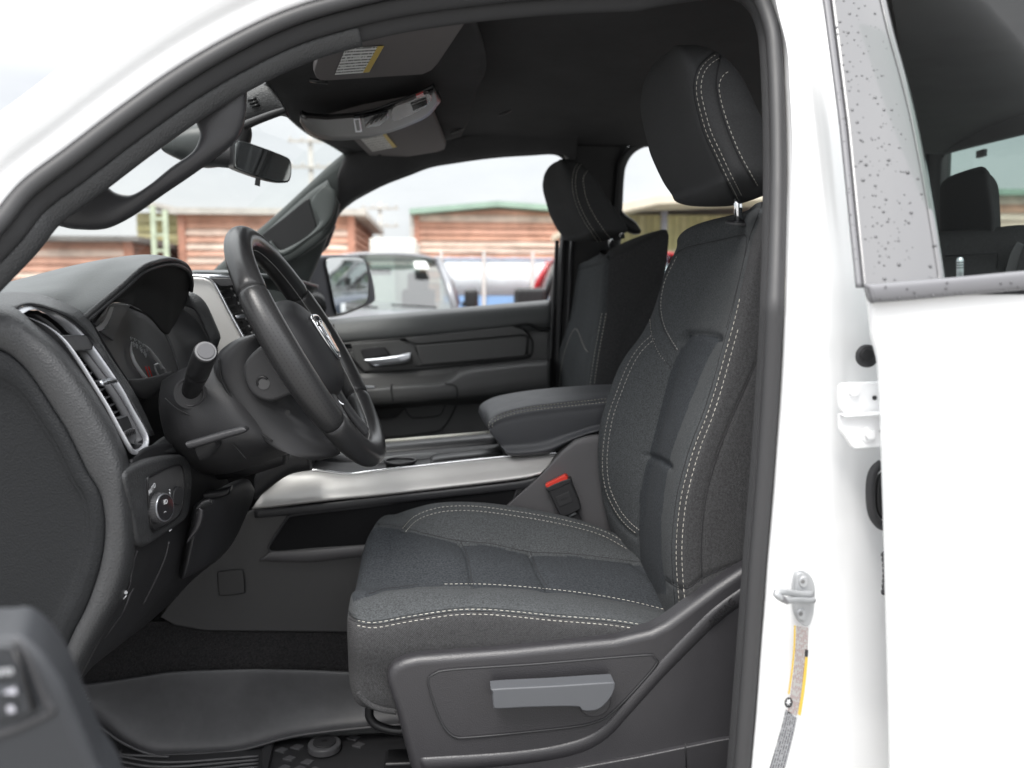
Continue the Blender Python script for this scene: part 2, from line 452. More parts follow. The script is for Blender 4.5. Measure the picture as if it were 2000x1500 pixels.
def in_poly(pts, poly):
    x, y = pts[:, 0], pts[:, 1]; c = np.zeros(len(pts), bool)
    n = len(poly); j = n - 1
    for i in range(n):
        xi, yi = poly[i]; xj, yj = poly[j]
        k = ((yi > y) != (yj > y)) & (x < (xj - xi) * (y - yi) / (yj - yi + 1e-12) + xi)
        c ^= k; j = i
    return c
def paint(o, poly, mi, only_facing=True):
    me = o.data; m = len(me.polygons)
    ce = np.zeros(m * 3); me.polygons.foreach_get('center', ce); ce = ce.reshape(-1, 3)
    no = np.zeros(m * 3); me.polygons.foreach_get('normal', no); no = no.reshape(-1, 3)
    px, py = proj(ce)
    k = in_poly(np.stack([px, py], 1), np.asarray(poly, float)) & (((ce - CAM) * no).sum(1) < 0)
    idx = np.zeros(m, int); me.polygons.foreach_get('material_index', idx); idx[k] = mi; me.polygons.foreach_set('material_index', idx)
def at_axis(poly, Y, axis, val):
    q = smooth(np.array([(p[0], p[1], (Y if not isinstance(Y, (list, tuple)) else Y[i])) for i, p in enumerate(poly)], float), 160)
    w = np.array([P(*a) for a in q]); s = w[:, axis]
    k = np.where((s[:-1] - val) * (s[1:] - val) <= 0)[0]
    if len(k):
        k = k[0]; f = (val - s[k]) / (s[k + 1] - s[k] + 1e-12); return w[k] * (1 - f) + w[k + 1] * f
    e = 0 if abs(s[0] - val) < abs(s[-1] - val) else -1
    d = (w[0] - w[6]) if e == 0 else (w[-1] - w[-7])
    t = (val - w[e][axis]) / (d[axis] if abs(d[axis]) > 1e-6 else 1e-6); t = max(min(t, 6), -6)
    r = w[e] + d * t; r[axis] = val
    return r
def text_mesh(name, body, origin, xdir, ydir, size, m, parent, depth=.0004, **kw):
    cu = bpy.data.curves.new(name, 'FONT'); cu.body = body; cu.size = size; cu.extrude = depth; cu.align_x = 'CENTER'; cu.align_y = 'CENTER'
    t = bpy.data.objects.new('tmp', cu); COL.objects.link(t)
    dg = bpy.context.evaluated_depsgraph_get(); me = bpy.data.meshes.new_from_object(t.evaluated_get(dg))
    bpy.data.objects.remove(t)
    x = Vector(xdir).normalized(); y = Vector(ydir); y = (y - x * y.dot(x)).normalized(); z = x.cross(y)
    M = Matrix(((x.x, y.x, z.x, origin[0]), (x.y, y.y, z.y, origin[1]), (x.z, y.z, z.z, origin[2]), (0, 0, 0, 1)))
    me.transform(M); me.materials.clear(); me.materials.append(m); me.name = name
    return link(bpy.data.objects.new(name, me), parent, **kw)
def quad_uv(name, pts, m, parent, nu=2, solid=.0004, **kw):
    """small label: four world corners (tl,tr,br,bl) with UV"""
    me = bpy.data.meshes.new(name); me.from_pydata([tuple(p) for p in pts], [], [(0, 1, 2, 3)])
    uvl = me.uv_layers.new(name='UVMap')
    for i, c in enumerate(((0, 1), (1, 1), (1, 0), (0, 0))): uvl.data[i].uv = c
    me.materials.append(m)
    o = bpy.data.objects.new(name, me); link(o, parent, **kw)
    md = o.modifiers.new('solid', 'SOLIDIFY'); md.thickness = solid; md.offset = 0
    return o
# ================================================================== THE YARD
def ground():
    m = mat('gravel_yard', (.235, .23, .22), .9, bump=[('noise', 60, .5, .01)], var=(.8, .25))
    V = [(-400, -400, 0), (400, -400, 0), (400, 400, 0), (-400, 400, 0)]
    mk('ground', V, [(0, 1, 2, 3)], m, None, sm=False, kind='structure')
ground()
siding_cols = [mat('siding_%d' % i, c, .8, var=(2.2, .28), bump=[('noise', 30, .4, .01)]) for i, c in enumerate([(.56, .31, .22), (.60, .34, .25), (.68, .52, .43), (.50, .27, .19), (.70, .55, .46)])]
siding_dark = mat('siding_dark', (.28, .15, .11), .85, var=(2, .3))
def lap_wall(root, a, b, z0, z1, n, cols, th=.05, name='plank'):
    """lapped horizontal boards between ground points a,b (x,y); each board tilts out at the foot"""
    a = np.array(a, float); b = np.array(b, float); t = b - a; L = np.linalg.norm(t); t /= L
    nr = np.array([t[1], -t[0]])
    h = (z1 - z0) / n
    for k in range(n):
        zb = z0 + k * h; zt = zb + h * 1.12
        V = []; segs = 7
        for i in range(segs + 1):
            p = a + t * L * i / segs; w = random.uniform(-.012, .012)
            for (o, z) in ((.0, zt), (.015, zt), (th + .03 + w, zb), (.0, zb)):
                V.append((p[0] + nr[0] * o, p[1] + nr[1] * o, z + (w * .5)))
        Fc = gridfaces(segs + 1, 4, False, True) + [(0, 1, 2, 3), (segs * 4 + 3, segs * 4 + 2, segs * 4 + 1, segs * 4)]
        mk(name, V, Fc, random.choice(cols), root, sm=False)
def wall_core(root, pts, z0, z1, m, name='wall'):
    V = [(x, y, z) for z in (z0, z1) for (x, y) in pts]; n = len(pts)
    Fc = [(i, (i + 1) % n, n + (i + 1) % n, n + i) for i in range(n)] + [tuple(range(n))[::-1], tuple(range(n, 2 * n))]
    return mk(name, V, Fc, m, root, sm=False)
roof_grey = mat('roof_felt', (.16, .15, .14), .8, var=(2, .3))
green_m = mat('green_fascia', (.27, .38, .31), .6, var=(3, .15))
trim_white = mat('weathered_trim', (.5, .47, .43), .7, var=(3, .2))
corner_red = mat('corner_board', (.48, .24, .17), .8, var=(4, .2))
# --- shed with green roof edge
def green_shed():
    Y = 20.0
    x0, x1 = P(815, 400, Y)[0], P(1195, 400, Y)[0]
    ze = P(815, 421, Y)[2]; zp = P(970, 409, Y)[2]; xp = P(970, 400, Y)[0]
    r = thing('shed', ((x0 + x1) / 2, Y + 3, 0), 'rust-brown lapped board shed with a shallow green roof edge, behind the blue and white fence', 'shed')
    wall_core(r, [(x0, Y + .02), (x1, Y + .02), (x1, Y + 6), (x0, Y + 6)], 0, ze, siding_dark)
    V = [(x0, Y + .02, ze), (xp, Y + .02, zp), (x1, Y + .02, ze), (x0, Y + 6, ze), (xp, Y + 6, zp), (x1, Y + 6, ze)]
    mk('gable', V, [(0, 1, 2), (5, 4, 3), (0, 3, 4, 1), (1, 4, 5, 2)], siding_cols[1], r, sm=False)
    lap_wall(r, (x0, Y), (x1, Y), .3, ze, 21, siding_cols)
    for x in (x0 - .02, x1 + .02):
        box('corner_board', (x, Y - .06, ze / 2), (.13, .1, ze), corner_red, r)
    th = .13
    for (xa, za, xb, zb) in ((x0 - .18, ze - .0, xp, zp + .04), (xp, zp + .04, x1 + .3, ze)):
        V = []
        for y in (Y - .35, Y + 6.3):
            V += [(xa, y, za), (xb, y, zb), (xb, y, zb + th), (xa, y, za + th)]
        mk('roof', V, [(0, 1, 2, 3), (7, 6, 5, 4), (0, 4, 5, 1), (3, 2, 6, 7), (1, 5, 6, 2), (0, 3, 7, 4)], green_m, r, sm=False)
    box('downpipe', (x0 - .14, Y - .1, ze / 2), (.09, .09, ze), trim_white, r)
green_shed()
# --- shed in the middle, seen at its corner
def corner_shed():
    Y = 19.0
    x0, x1 = P(356, 430, Y)[0], P(686, 430, Y)[0]
    ze = P(600, 420, Y)[2]
    r = thing('shed', ((x0 + x1) / 2, Y + 2.5, 0), 'rust-brown board shed seen past its corner behind the windscreen pillar of the white truck', 'shed')
    wall_core(r, [(x0, Y + .02), (x1 - .02, Y + .02), (x1 - .02, Y + 5), (x0, Y + 5)], 0, ze, siding_dark)
    lap_wall(r, (x0, Y), (x1, Y), .3, ze, 19, siding_cols)
    lap_wall(r, (x1, Y), (x1, Y + 5), .3, ze, 19, [siding_dark, siding_cols[3]])
    for x in (x0, x1): box('corner_board', (x, Y - .06, ze / 2), (.16, .1, ze), corner_red, r)
    V = [(x0 - .2, Y - .3, ze - .02), (x1 + .35, Y - .3, ze - .02), (x1 + .35, Y + 5.3, ze - .02), (x0 - .2, Y + 5.3, ze - .02)]
    V += [(a, b, c + .14) for a, b, c in V]
    mk('roof', V, [(3, 2, 1, 0), (4, 5, 6, 7), (0, 1, 5, 4), (1, 2, 6, 5), (2, 3, 7, 6), (3, 0, 4, 7)], trim_white, r, sm=False)
corner_shed()
def left_shed():
    Y = 17.0
    x0, x1 = P(-260, 470, Y)[0], P(252, 470, Y)[0]
    ze = P(100, 472, Y)[2]
    r = thing('shed', ((x0 + x1) / 2, Y + 2.5, 0), 'low brown lapped board shed seen over the dashboard hood, leftmost of the sheds', 'shed')
    wall_core(r, [(x0, Y + .02), (x1 - .02, Y + .02), (x1 - .02, Y + 5), (x0, Y + 5)], 0, ze, siding_dark)
    lap_wall(r, (x0, Y), (x1, Y), .3, ze, 15, siding_cols)
    lap_wall(r, (x1, Y), (x1, Y + 5), .3, ze, 15, [siding_dark])
    box('corner_board', (x1, Y - .06, ze / 2), (.16, .1, ze), corner_red, r)
    V = [(x0, Y - .3, ze), (x1 + .3, Y - .3, ze), (x1 + .3, Y + 5.2, ze), (x0, Y + 5.2, ze)]
    V += [(a, b, c + .1) for a, b, c in V]
    mk('roof', V, [(3, 2, 1, 0), (4, 5, 6, 7), (0, 1, 5, 4), (1, 2, 6, 5), (2, 3, 7, 6), (3, 0, 4, 7)], roof_grey, r, sm=False)
left_shed()
ochre = [mat('ochre_board_%d' % i, c, .8, var=(2, .2)) for i, c in enumerate([(.36, .33, .16), (.40, .36, .19), (.32, .29, .14)])]
def slatted_store():
    Y = 23.0
    x0, x1 = P(268, 430, Y)[0], P(372, 430, Y)[0]; ze = P(330, 418, Y)[2]
    r = thing('shed', ((x0 + x1) / 2, Y + 1.5, 0), 'olive slatted lean-to in the gap between two brown sheds, behind the ladder', 'lean-to')
    wall_core(r, [(x0, Y + .05), (x1, Y + .05), (x1, Y + 3), (x0, Y + 3)], 0, ze, siding_dark)
    lap_wall(r, (x0, Y), (x1, Y), .4, ze, 14, ochre, name='slat')
    V = [(x0 - .3, Y - .5, ze + .35), (x1 + .3, Y - .5, ze - .1), (x1 + .3, Y + 3, ze - .1), (x0 - .3, Y + 3, ze + .35)]
    V += [(a, b, c + .12) for a, b, c in V]
    mk('roof', V, [(3, 2, 1, 0), (4, 5, 6, 7), (0, 1, 5, 4), (1, 2, 6, 5), (2, 3, 7, 6), (3, 0, 4, 7)], trim_white, r, sm=False)
slatted_store()
def ladder():
    Y = 15.0; m = mat('ladder_paint', (.50, .56, .42), .6, var=(4, .2))
    a, b = P(298, 402, Y), P(322, 410, Y)
    r = thing('ladder', (a[0], Y, 0), 'tall pale green ladder standing between the leftmost shed and the middle shed', 'ladder')
    for p in (a, b): box('rail', (p[0], Y, p[2] / 2), (.085, .06, p[2]), m, r)
    for k in range(11):
        z = .25 + k * .29
        if z < a[2] - .1: box('rung', ((a[0] + b[0]) / 2, Y, z), (abs(b[0] - a[0]), .045, .045), m, r)
ladder()
def fence():
    Y = 13.0; m1 = mat('fence_sheet', (.74, .79, .82), .9, spec=.1, bump=[('noise', 4, .1, .01)], var=(1, .06)); m2 = mat('fence_blue', (.24, .40, .66), .5, var=(2, .15))
    pm = mat('fence_post', (.62, .62, .60), .7)
    r = thing('sheet_fence', (1.5, Y, 0), 'yard fence of pale blue-white sheets with grey posts and wire along the top', 'fence')
    xs = [P(p, 500, Y)[0] for p in (862, 945, 1040, 1135, 1230, 1330)]
    zt = P(950, 505, Y)[2]; zb = P(950, 577, Y)[2]
    for i in range(5):
        a, b = xs[i] + .03, xs[i + 1] - .03; V = []; n = 36
        for z in (zb, zt):
            for k in range(n + 1): V.append((a + (b - a) * k / n, Y + .005 * math.sin(k * 1.9), z + (.02 * math.sin(k * .3 + i) if z == zt else 0)))
        o = mk('sheet_panel', V, gridfaces(2, n + 1), m1, r); o.modifiers.new('s', 'SOLIDIFY').thickness = .006
        box('blue_board', ((a + b) / 2, Y + .02, zb / 2 + .02), (b - a, .03, zb - .04), m2, r)
        box('top_rail', ((a + b) / 2, Y - .02, zt + .0), (b - a, .03, .022), mat('rail_pale_blue', (.45, .55, .72), .6), r)
    for x in xs: box('fence_post', (x, Y - .04, zt / 2 + .06), (.045, .045, zt + .10), pm, r)
    wm = mat('wire', (.3, .28, .26), .5, metal=.6)
    for z in (zt + .07, zt + .13):
        V, Fc = tube_data([(x, Y - .04, z + .012 * math.sin(x * 9)) for x in np.linspace(xs[0], xs[-1], 70)], .006, 5)
        mk('wire', V, Fc, wm, r)
fence()
def pale_container():
    Y = 16.5; a, b = P(722, 470, Y), P(812, 466, Y)
    r = thing('storage_container', ((a[0] + b[0]) / 2, Y + 1.2, 0), 'plain off-white storage container standing between the two rust-brown sheds', 'container')
    m = mat('container_white', (.72, .72, .66), .6, var=(3, .06)); w = b[0] - a[0]
    box('container_body', ((a[0] + b[0]) / 2, Y + 1.2, b[2] / 2), (w, 2.4, b[2]), m, r, bevel=.02)
    for k in range(7): box('rib', (a[0] + w * (k + .5) / 7, Y - .015, b[2] / 2), (.05, .03, b[2] - .2), m, r)
    box('container_door', ((a[0] + b[0]) / 2 + w * .2, Y - .03, b[2] / 2 - .1), (w * .3, .04, b[2] - .4), trim_white, r, bevel=.01)
pale_container()
def utility_pole(px, Y, ytop, arms, label):
    p = P(px, ytop, Y); m = mat('pole_wood', (.45, .43, .40), .8, var=(4, .2)); r = thing('utility_pole', (p[0], Y, 0), label, 'utility pole')
    tube('pole', [(p[0], Y, 0), (p[0], Y, p[2] / 2), (p[0], Y, p[2])], [.13, .11, .09], m, r, 10)
    for i, dz in enumerate(arms):
        box('crossarm', (p[0], Y - .14, p[2] - dz), (1.7, .09, .1), m, r)
        for s in (-.75, -.3, .3, .75):
            tube('insulator', [(p[0] + s, Y - .14, p[2] - dz + .05), (p[0] + s, Y - .14, p[2] - dz + .18)], [.05, .03], trim_white, r, 8)
utility_pole(742, 38, 395, (.3, 1.1), 'grey utility pole rising between the two rust-brown sheds')
utility_pole(606, 33, 262, (.3, 1.3), 'tall grey utility pole seen through the windscreen beside the rear-view mirror')
def lean_to_right():
    Y = 15.0
    x0, x1 = P(1205, 430, Y)[0], P(1560, 430, Y)[0]; zw = P(1300, 420, Y)[2]
    r = thing('open_shed', ((x0 + x1) / 2, Y + 2, 0), 'yellow-green boarded shed with a pale overhanging roof, seen behind the driver headrest', 'shed')
    wall_core(r, [(x0, Y + .05), (x1, Y + .05), (x1, Y + 4), (x0, Y + 4)], 0, zw, siding_dark)
    n = 26
    for k in range(n):
        a = x0 + (x1 - x0) * k / n; b = x0 + (x1 - x0) * (k + 1) / n - .012
        box('board', ((a + b) / 2, Y, zw / 2), (b - a, .04 + random.uniform(0, .02), zw), random.choice(ochre), r)
    pts = [P(1150, 428, Y - 1.2), P(1285, 398, Y - 1.2), P(1620, 384, Y - 1.2)]
    cream = mat('cream_roof', (.68, .63, .50), .6, var=(3, .1))
    V = []
    for y in (Y - 1.2, Y + 4.2):
        for p in pts: V += [(p[0], y, p[2] - .0), (p[0], y, p[2] + .14)]
    Fc = []
    for i in (0, 1):
        a = i * 2; Fc += [(a, a + 2, a + 3, a + 1), (a + 6, a + 7, a + 9, a + 8), (a, a + 6, a + 8, a + 2), (a + 1, a + 3, a + 9, a + 7)]
    Fc += [(0, 1, 7, 6), (4, 10, 11, 5)]
    mk('roof', V, Fc, cream, r, sm=False)
    pm = mat('dark_post', (.12, .12, .13), .6)
    for px in (1297, 1560):
        p = P(px, 430, Y - .9); box('post', (p[0], Y - .9, (pts[1][2] - .1) / 2), (.1, .1, pts[1][2] - .1), pm, r)
lean_to_right()
def rear_shed():
    Y = 22.0; x0, x1 = P(1900, 400, Y)[0], P(2300, 400, Y)[0]; ze = P(1960, 384, Y)[2]
    r = thing('shed', ((x0 + x1) / 2, Y + 2, 0), 'brown lapped board shed seen through the rear cab window behind the rear headrest', 'shed')
    wall_core(r, [(x0, Y + .02), (x1, Y + .02), (x1, Y + 4), (x0, Y + 4)], 0, ze, siding_dark)
    lap_wall(r, (x0, Y), (x1, Y), .3, ze, 18, siding_cols)
    box('roof', ((x0 + x1) / 2, Y + 2, ze + .1), (x1 - x0 + .5, 4.6, .16), green_m, r)
rear_shed()

# ------------------------------------------------------------------ parked pickups
tyre_m = mat('tyre', (.02, .02, .02), .8); rim_m = mat('rim', (.4, .41, .42), .35, metal=.8)
headl_m = mat('headlight_lens', (.7, .73, .76), .12)
def parked_pickup(loc, paint_m, label, mw=.16, rot=0.):
    r = thing('parked_pickup', loc, label, 'pickup truck', 'pickup trucks parked in the yard')
    r.rotation_euler = (0, 0, rot); del r['_loc']
    def ring(y, hw, z0, z1, cr=.12):
        pts = []
        for (sx, zz, dx, dz) in ((-1, z0, 1, 1), (-1, z1, 1, -1), (1, z1, -1, -1), (1, z0, -1, 1)):
            c = min(cr, (z1 - z0) * .3)
            a = (sx * hw + dx * c * 0, y, zz + dz * c); b = (sx * hw + dx * c, y, zz)
            pts += [a, b] if sx * (1 if zz == z1 else -1) < 0 else [b, a]
        return pts
    st = [(0.0, .86, .62, .98), (.06, .93, .50, 1.06), (.35, .98, .45, 1.13), (1.2, 1.0, .42, 1.20), (1.55, 1.0, .42, 1.25), (2.2, 1.0, .42, 1.28), (3.9, 1.0, .42, 1.31), (5.7, .99, .5, 1.33), (5.8, .97, .52, 1.30)]
    V = []; 
    for s in st: V += ring(*s)
    Fc = gridfaces(len(st), 8, False, True) + [tuple(range(8))[::-1], tuple((len(st) - 1) * 8 + k for k in range(8))]
    o = mk('body', V, Fc, paint_m, r, sm=True); fix_normals(o); o.modifiers.new('b', 'BEVEL').width = .03; md = o.modifiers.new('wn', 'WEIGHTED_NORMAL')
    # greenhouse
    base = [(-.86, 1.5), (.86, 1.5), (.9, 3.85), (-.9, 3.85)]; top = [(-.64, 2.08), (.64, 2.08), (.68, 3.7), (-.68, 3.7)]
    zb = [1.24, 1.24, 1.3, 1.3]; zt = 1.84
    B = [np.array((b[0], b[1], z)) for b, z in zip(base, zb)]; T = [np.array((t[0], t[1], zt)) for t in top]
    for i in range(4): tube('pillar', [B[i], (B[i] + T[i]) / 2 + np.array((.02 * np.sign(B[i][0]), 0, .01)), T[i]], .045, paint_m, r, 8)
    for s in (0, 1):
        x = -1 if s == 0 else 1
        tube('pillar', [(x * .88, 2.75, 1.28), (x * .66, 2.75, zt)], .04, black, r, 8)
    rows = [[(-.66, 2.0, 1.82), (-.4, 1.96, 1.87), (0, 1.94, 1.885), (.4, 1.96, 1.87), (.66, 2.0, 1.82)],
            [(-.70, 2.8, 1.85), (-.4, 2.8, 1.92), (0, 2.8, 1.94), (.4, 2.8, 1.92), (.70, 2.8, 1.85)],
            [(-.70, 3.78, 1.82), (-.4, 3.8, 1.88), (0, 3.8, 1.89), (.4, 3.8, 1.88), (.70, 3.78, 1.82)]]
    sheet('roof', rows, paint_m, r, 14, 16, .03)
    gl = parked_glass
    mk('windscreen', [B[0], B[1], T[1], T[0]], [(0, 1, 2, 3)], gl, r, sm=False)
    mk('rear_window', [B[2], B[3], T[3], T[2]], [(0, 1, 2, 3)], gl, r, sm=False)
    mk('side_window', [B[1], B[2], T[2], T[1]], [(0, 1, 2, 3)], gl, r, sm=False)
    mk('side_window', [B[0], B[3], T[3], T[0]], [(0, 1, 2, 3)], gl, r, sm=False)
    for x in (-1, 1):
        o = box('side_mirror', (x * (.96 + mw / 2), 1.72, 1.37), (mw, .14, .22), black, r, bevel=.045)
        tube('mirror_arm', [(x * .93, 1.75, 1.30), (x * 1.1, 1.74, 1.33)], .03, black, r, 8)
        box('headlight', (x * .80, .02, .95), (.26, .14, .15), headl_m, r, bevel=.03)
        for y in (.95, 4.6):
            V, Fc = tube_data([(x * .78, y, .40), (x * 1.0, y, .40)], .39, 28)
            mk('wheel', V, Fc, tyre_m, r)
            V, Fc = tube_data([(x * .9, y, .40), (x * 1.01, y, .40)], .24, 20)
            mk('rim', V, Fc, rim_m, r)
    box('grille', (0, -.01, .93), (1.25, .1, .26), black, r, bevel=.03)
    for k in range(3): box('grille_bar', (0, -.065, .85 + k * .08), (1.15, .02, .018), rim_m, r)
    box('bumper', (0, -.06, .62), (1.8, .22, .2), rim_m, r, bevel=.05)
    for x in (-.3, .35): tube('wiper', [(x + .3, 1.47, 1.27), (x - .2, 1.50, 1.30)], .012, black, r, 6)
    dk = mat('car_interior', (.05, .05, .055), .8)
    box('dash_panel', (0, 1.95, 1.15), (1.6, .5, .2), dk, r, bevel=.05)
    for x in (-.4, .4):
        box('seat_back', (x, 2.75, 1.25), (.42, .14, .5), dk, r, bevel=.06)
        box('headrest', (x, 2.74, 1.57), (.27, .13, .27), dk, r, bevel=.062)
    box('inner_mirror', (0, 1.98, 1.68), (.24, .03, .07), dk, r, bevel=.01)
    return r
grey_paint = mat('grey_paint', (.22, .225, .24), .3, metal=.3, coat=.5); red_paint = mat('red_paint', (.45, .02, .03), .25, coat=.7)
dark_paints = [mat('black_paint', (.02, .02, .022), .2, coat=.6), mat('charcoal_paint', (.07, .075, .08), .25, metal=.3, coat=.5), mat('navy_paint', (.03, .04, .06), .25, coat=.5)]
xg = P(738, 590, 8.4)[0]
g = parked_pickup((xg, 6.9, 0), grey_paint, 'silver-grey pickup parked nose-on, seen through the far window beside the door mirror')
sticker = [(.40, 1.86, 1.715), (.56, 1.86, 1.715), (.52, 1.98, 1.80), (.38, 1.98, 1.80)]
mk('window_sticker', [(x, y - .03, z) for x, y, z in sticker], [(0, 1, 2, 3)], label_white, g, sm=False)
parked_pickup((P(1050, 595, 7.7)[0] + 1.06, 6.2, 0), red_paint, 'red pickup parked nose-on, right of the silver-grey one, with a black door mirror', .33)
labs = ['black pickup reflected in the far door mirror, nearest of that row', 'charcoal pickup reflected in the far door mirror, second of that row', 'navy pickup reflected in the far door mirror, third of that row', 'black pickup reflected in the far door mirror, fourth of that row', 'charcoal pickup reflected in the far door mirror, farthest of that row']
for k in range(5):
    parked_pickup((6.4 + k * 2.7, 4.4 + .1 * (k % 2), 0), dark_paints[(0, 1, 2, 0, 1)[k]], labs[k])
def tree(x, y, h, label):
    r = thing('tree', (x, y, 0), label, 'tree')
    bark = mat('bark', (.12, .09, .07), .9); tube('trunk', [(x, y, 0), (x + .1, y, h * .3), (x, y + .1, h * .6)], [.22, .16, .07], bark, r, 9)
    leaf = mat('leaf', (.10, .14, .03), .7, var=(1, .35)); V = []; Fc = []
    cs = [(x + random.uniform(-.8, .8) * h * .28, y + random.uniform(-.8, .8) * h * .28, h * random.uniform(.45, .95), h * random.uniform(.12, .2)) for _ in range(16)]
    for c in cs:
        for _ in range(200):
            d = np.array([random.gauss(0, 1) for _ in range(3)]); d = d / np.linalg.norm(d) * c[3] * random.uniform(.5, 1.1)
            p = np.array(c[:3]) + d; u = np.array([random.gauss(0, 1) for _ in range(3)]) * .1; v = np.array([random.gauss(0, 1) for _ in range(3)]) * .1
            k = len(V); V += [p - u, p + v, p + u, p - v]; Fc.append((k, k + 1, k + 2, k + 3))
    o = mk('crown', V, Fc, leaf, r, sm=False)
tree(26, 7.5, 6.5, 'yellow-green leafy tree at the end of the yard, seen in the far door mirror')
# ================================================================== THE TRUCK
T = thing('pickup_truck', (.3, .96, 0), 'white pickup truck in the foreground with its driver door open, showing the dark cabin', 'pickup truck')
def yws(y):  # depth of the door opening seal: the side leans in towards the roof
    return .10 + .16 * max(0., min(1.3, (600 - y) / 600))
SEAL = smooth([(-120, 560), (-60, 497), (0, 434), (52, 371), (140, 304), (245, 224), (350, 150), (455, 88), (560, 38), (665, 5), (800, -25), (1000, -50), (1200, -62), (1380, -58), (1465, -30), (1503, 40), (1514, 120), (1520, 300), (1517, 500), (1509, 700), (1496, 900), (1482, 1070), (1465, 1300), (1449, 1500), (1438, 1620)], 240)
iTR = int(np.argmin(np.abs(SEAL[:, 0] - 1465) + np.abs(SEAL[:, 1] + 30)))
def seal_pts(off, dy=0., lo=0, hi=240):
    q = offset2(SEAL, off)[lo:hi]
    return np.array([P(a[0], a[1], yws(s[1]) + dy) for a, s in zip(q, SEAL[lo:hi])])
def along(a, b, c=None):
    """value from the windscreen-pillar end (a) to the centre-pillar end (b)"""
    u = np.linspace(0, 1, 240); k = iTR / 240
    return a + (b - a) * np.clip((u - .45) / (k - .45 + .02), 0, 1)
# outer smooth bulb + inner ribbed bands
q = seal_pts(0)
V, Fc = tube_data(q, .0098, 18, .8)
mk('door_seal', V, Fc, rubber, T)
def band(name, o1, o2, dy, th, m, lo=0, hi=240, **kw):
    q1 = offset2(SEAL, o1)[lo:hi]; q2 = offset2(SEAL, o2)[lo:hi]
    A = np.array([P(a[0], a[1], yws(s[1]) + dy) for a, s in zip(q1, SEAL[lo:hi])]); B = np.array([P(a[0], a[1], yws(s[1]) + dy + .012) for a, s in zip(q2, SEAL[lo:hi])])
    return inflate(name, A, B, m, T, th, n=200, ns=16, p=2.2, **kw)
band('seal_flange', along(17, 13), along(54, 29), .012, .006, ribbed_rubber)
band('pillar_trim', along(53, 33), along(94, 40), .03, .007, leather, 0, int(np.argmin(np.abs(SEAL[:, 0] - 665))) + 2)
band('roof_trim', along(52, 24), along(86, 28), .034, .005, ribbed_rubber, int(np.argmin(np.abs(SEAL[:, 0] - 660))), 240)

# white body around the opening
def body_side():
    lo, hi = 0, iTR
    # A pillar / roof rail
    rows = []
    offs = [(-13, .006), (-22, -.003), (-38, -.006), (-56, -.006), (-78, -.014), (-100, -.018), (-122, -.012), (-138, .004), (-146, .03), (-150, .08), (-150, .13)]
    idx = np.linspace(0, iTR - 4, 40).astype(int)
    for i in idx:
        s = SEAL[i]; t = SEAL[min(i + 2, 239)] - SEAL[max(i - 2, 0)]; t /= np.linalg.norm(t); nn = np.array([-t[1], t[0]])
        rows.append([P(*(s + nn * o), yws(s[1]) + dy) for o, dy in offs])
    sheet('roof_rail', rows, white_paint, T, 120, 70, .002)
    # centre pillar jamb: from the seal back to the rear door edge
    rows = []
    for y in np.linspace(-140, 1640, 24):
        k = iTR + int(np.argmin(np.abs(SEAL[iTR:, 1] - y))); xs = SEAL[k][0] if y > -40 else 1478 + (y + 40) * .12
        yw = yws(y); xe = 1604 + max(0, y) * .158 if y < 560 else 1692 + (y - 560) * .045
        xb = xe + 70
        w = xe - xs
        dd = -.035 if y > 600 else -.03
        rows.append([P(xs + 17, y, yw + .006), P(xs + 27, y, yw - .012), P(xs + w * .25, y, yw - .018), P(xs + w * .42, y, yw - .020), P(xs + w * .55, y, yw - .019), P(xs + w * .68, y, yw - .010), P(xs + w * .82, y, yw + .000), P(xe + 6, y, yw + .008), P(xb, y, yw + .016)])
    sheet('centre_pillar', rows, white_paint, T, 120, 70, .002)
body_side()

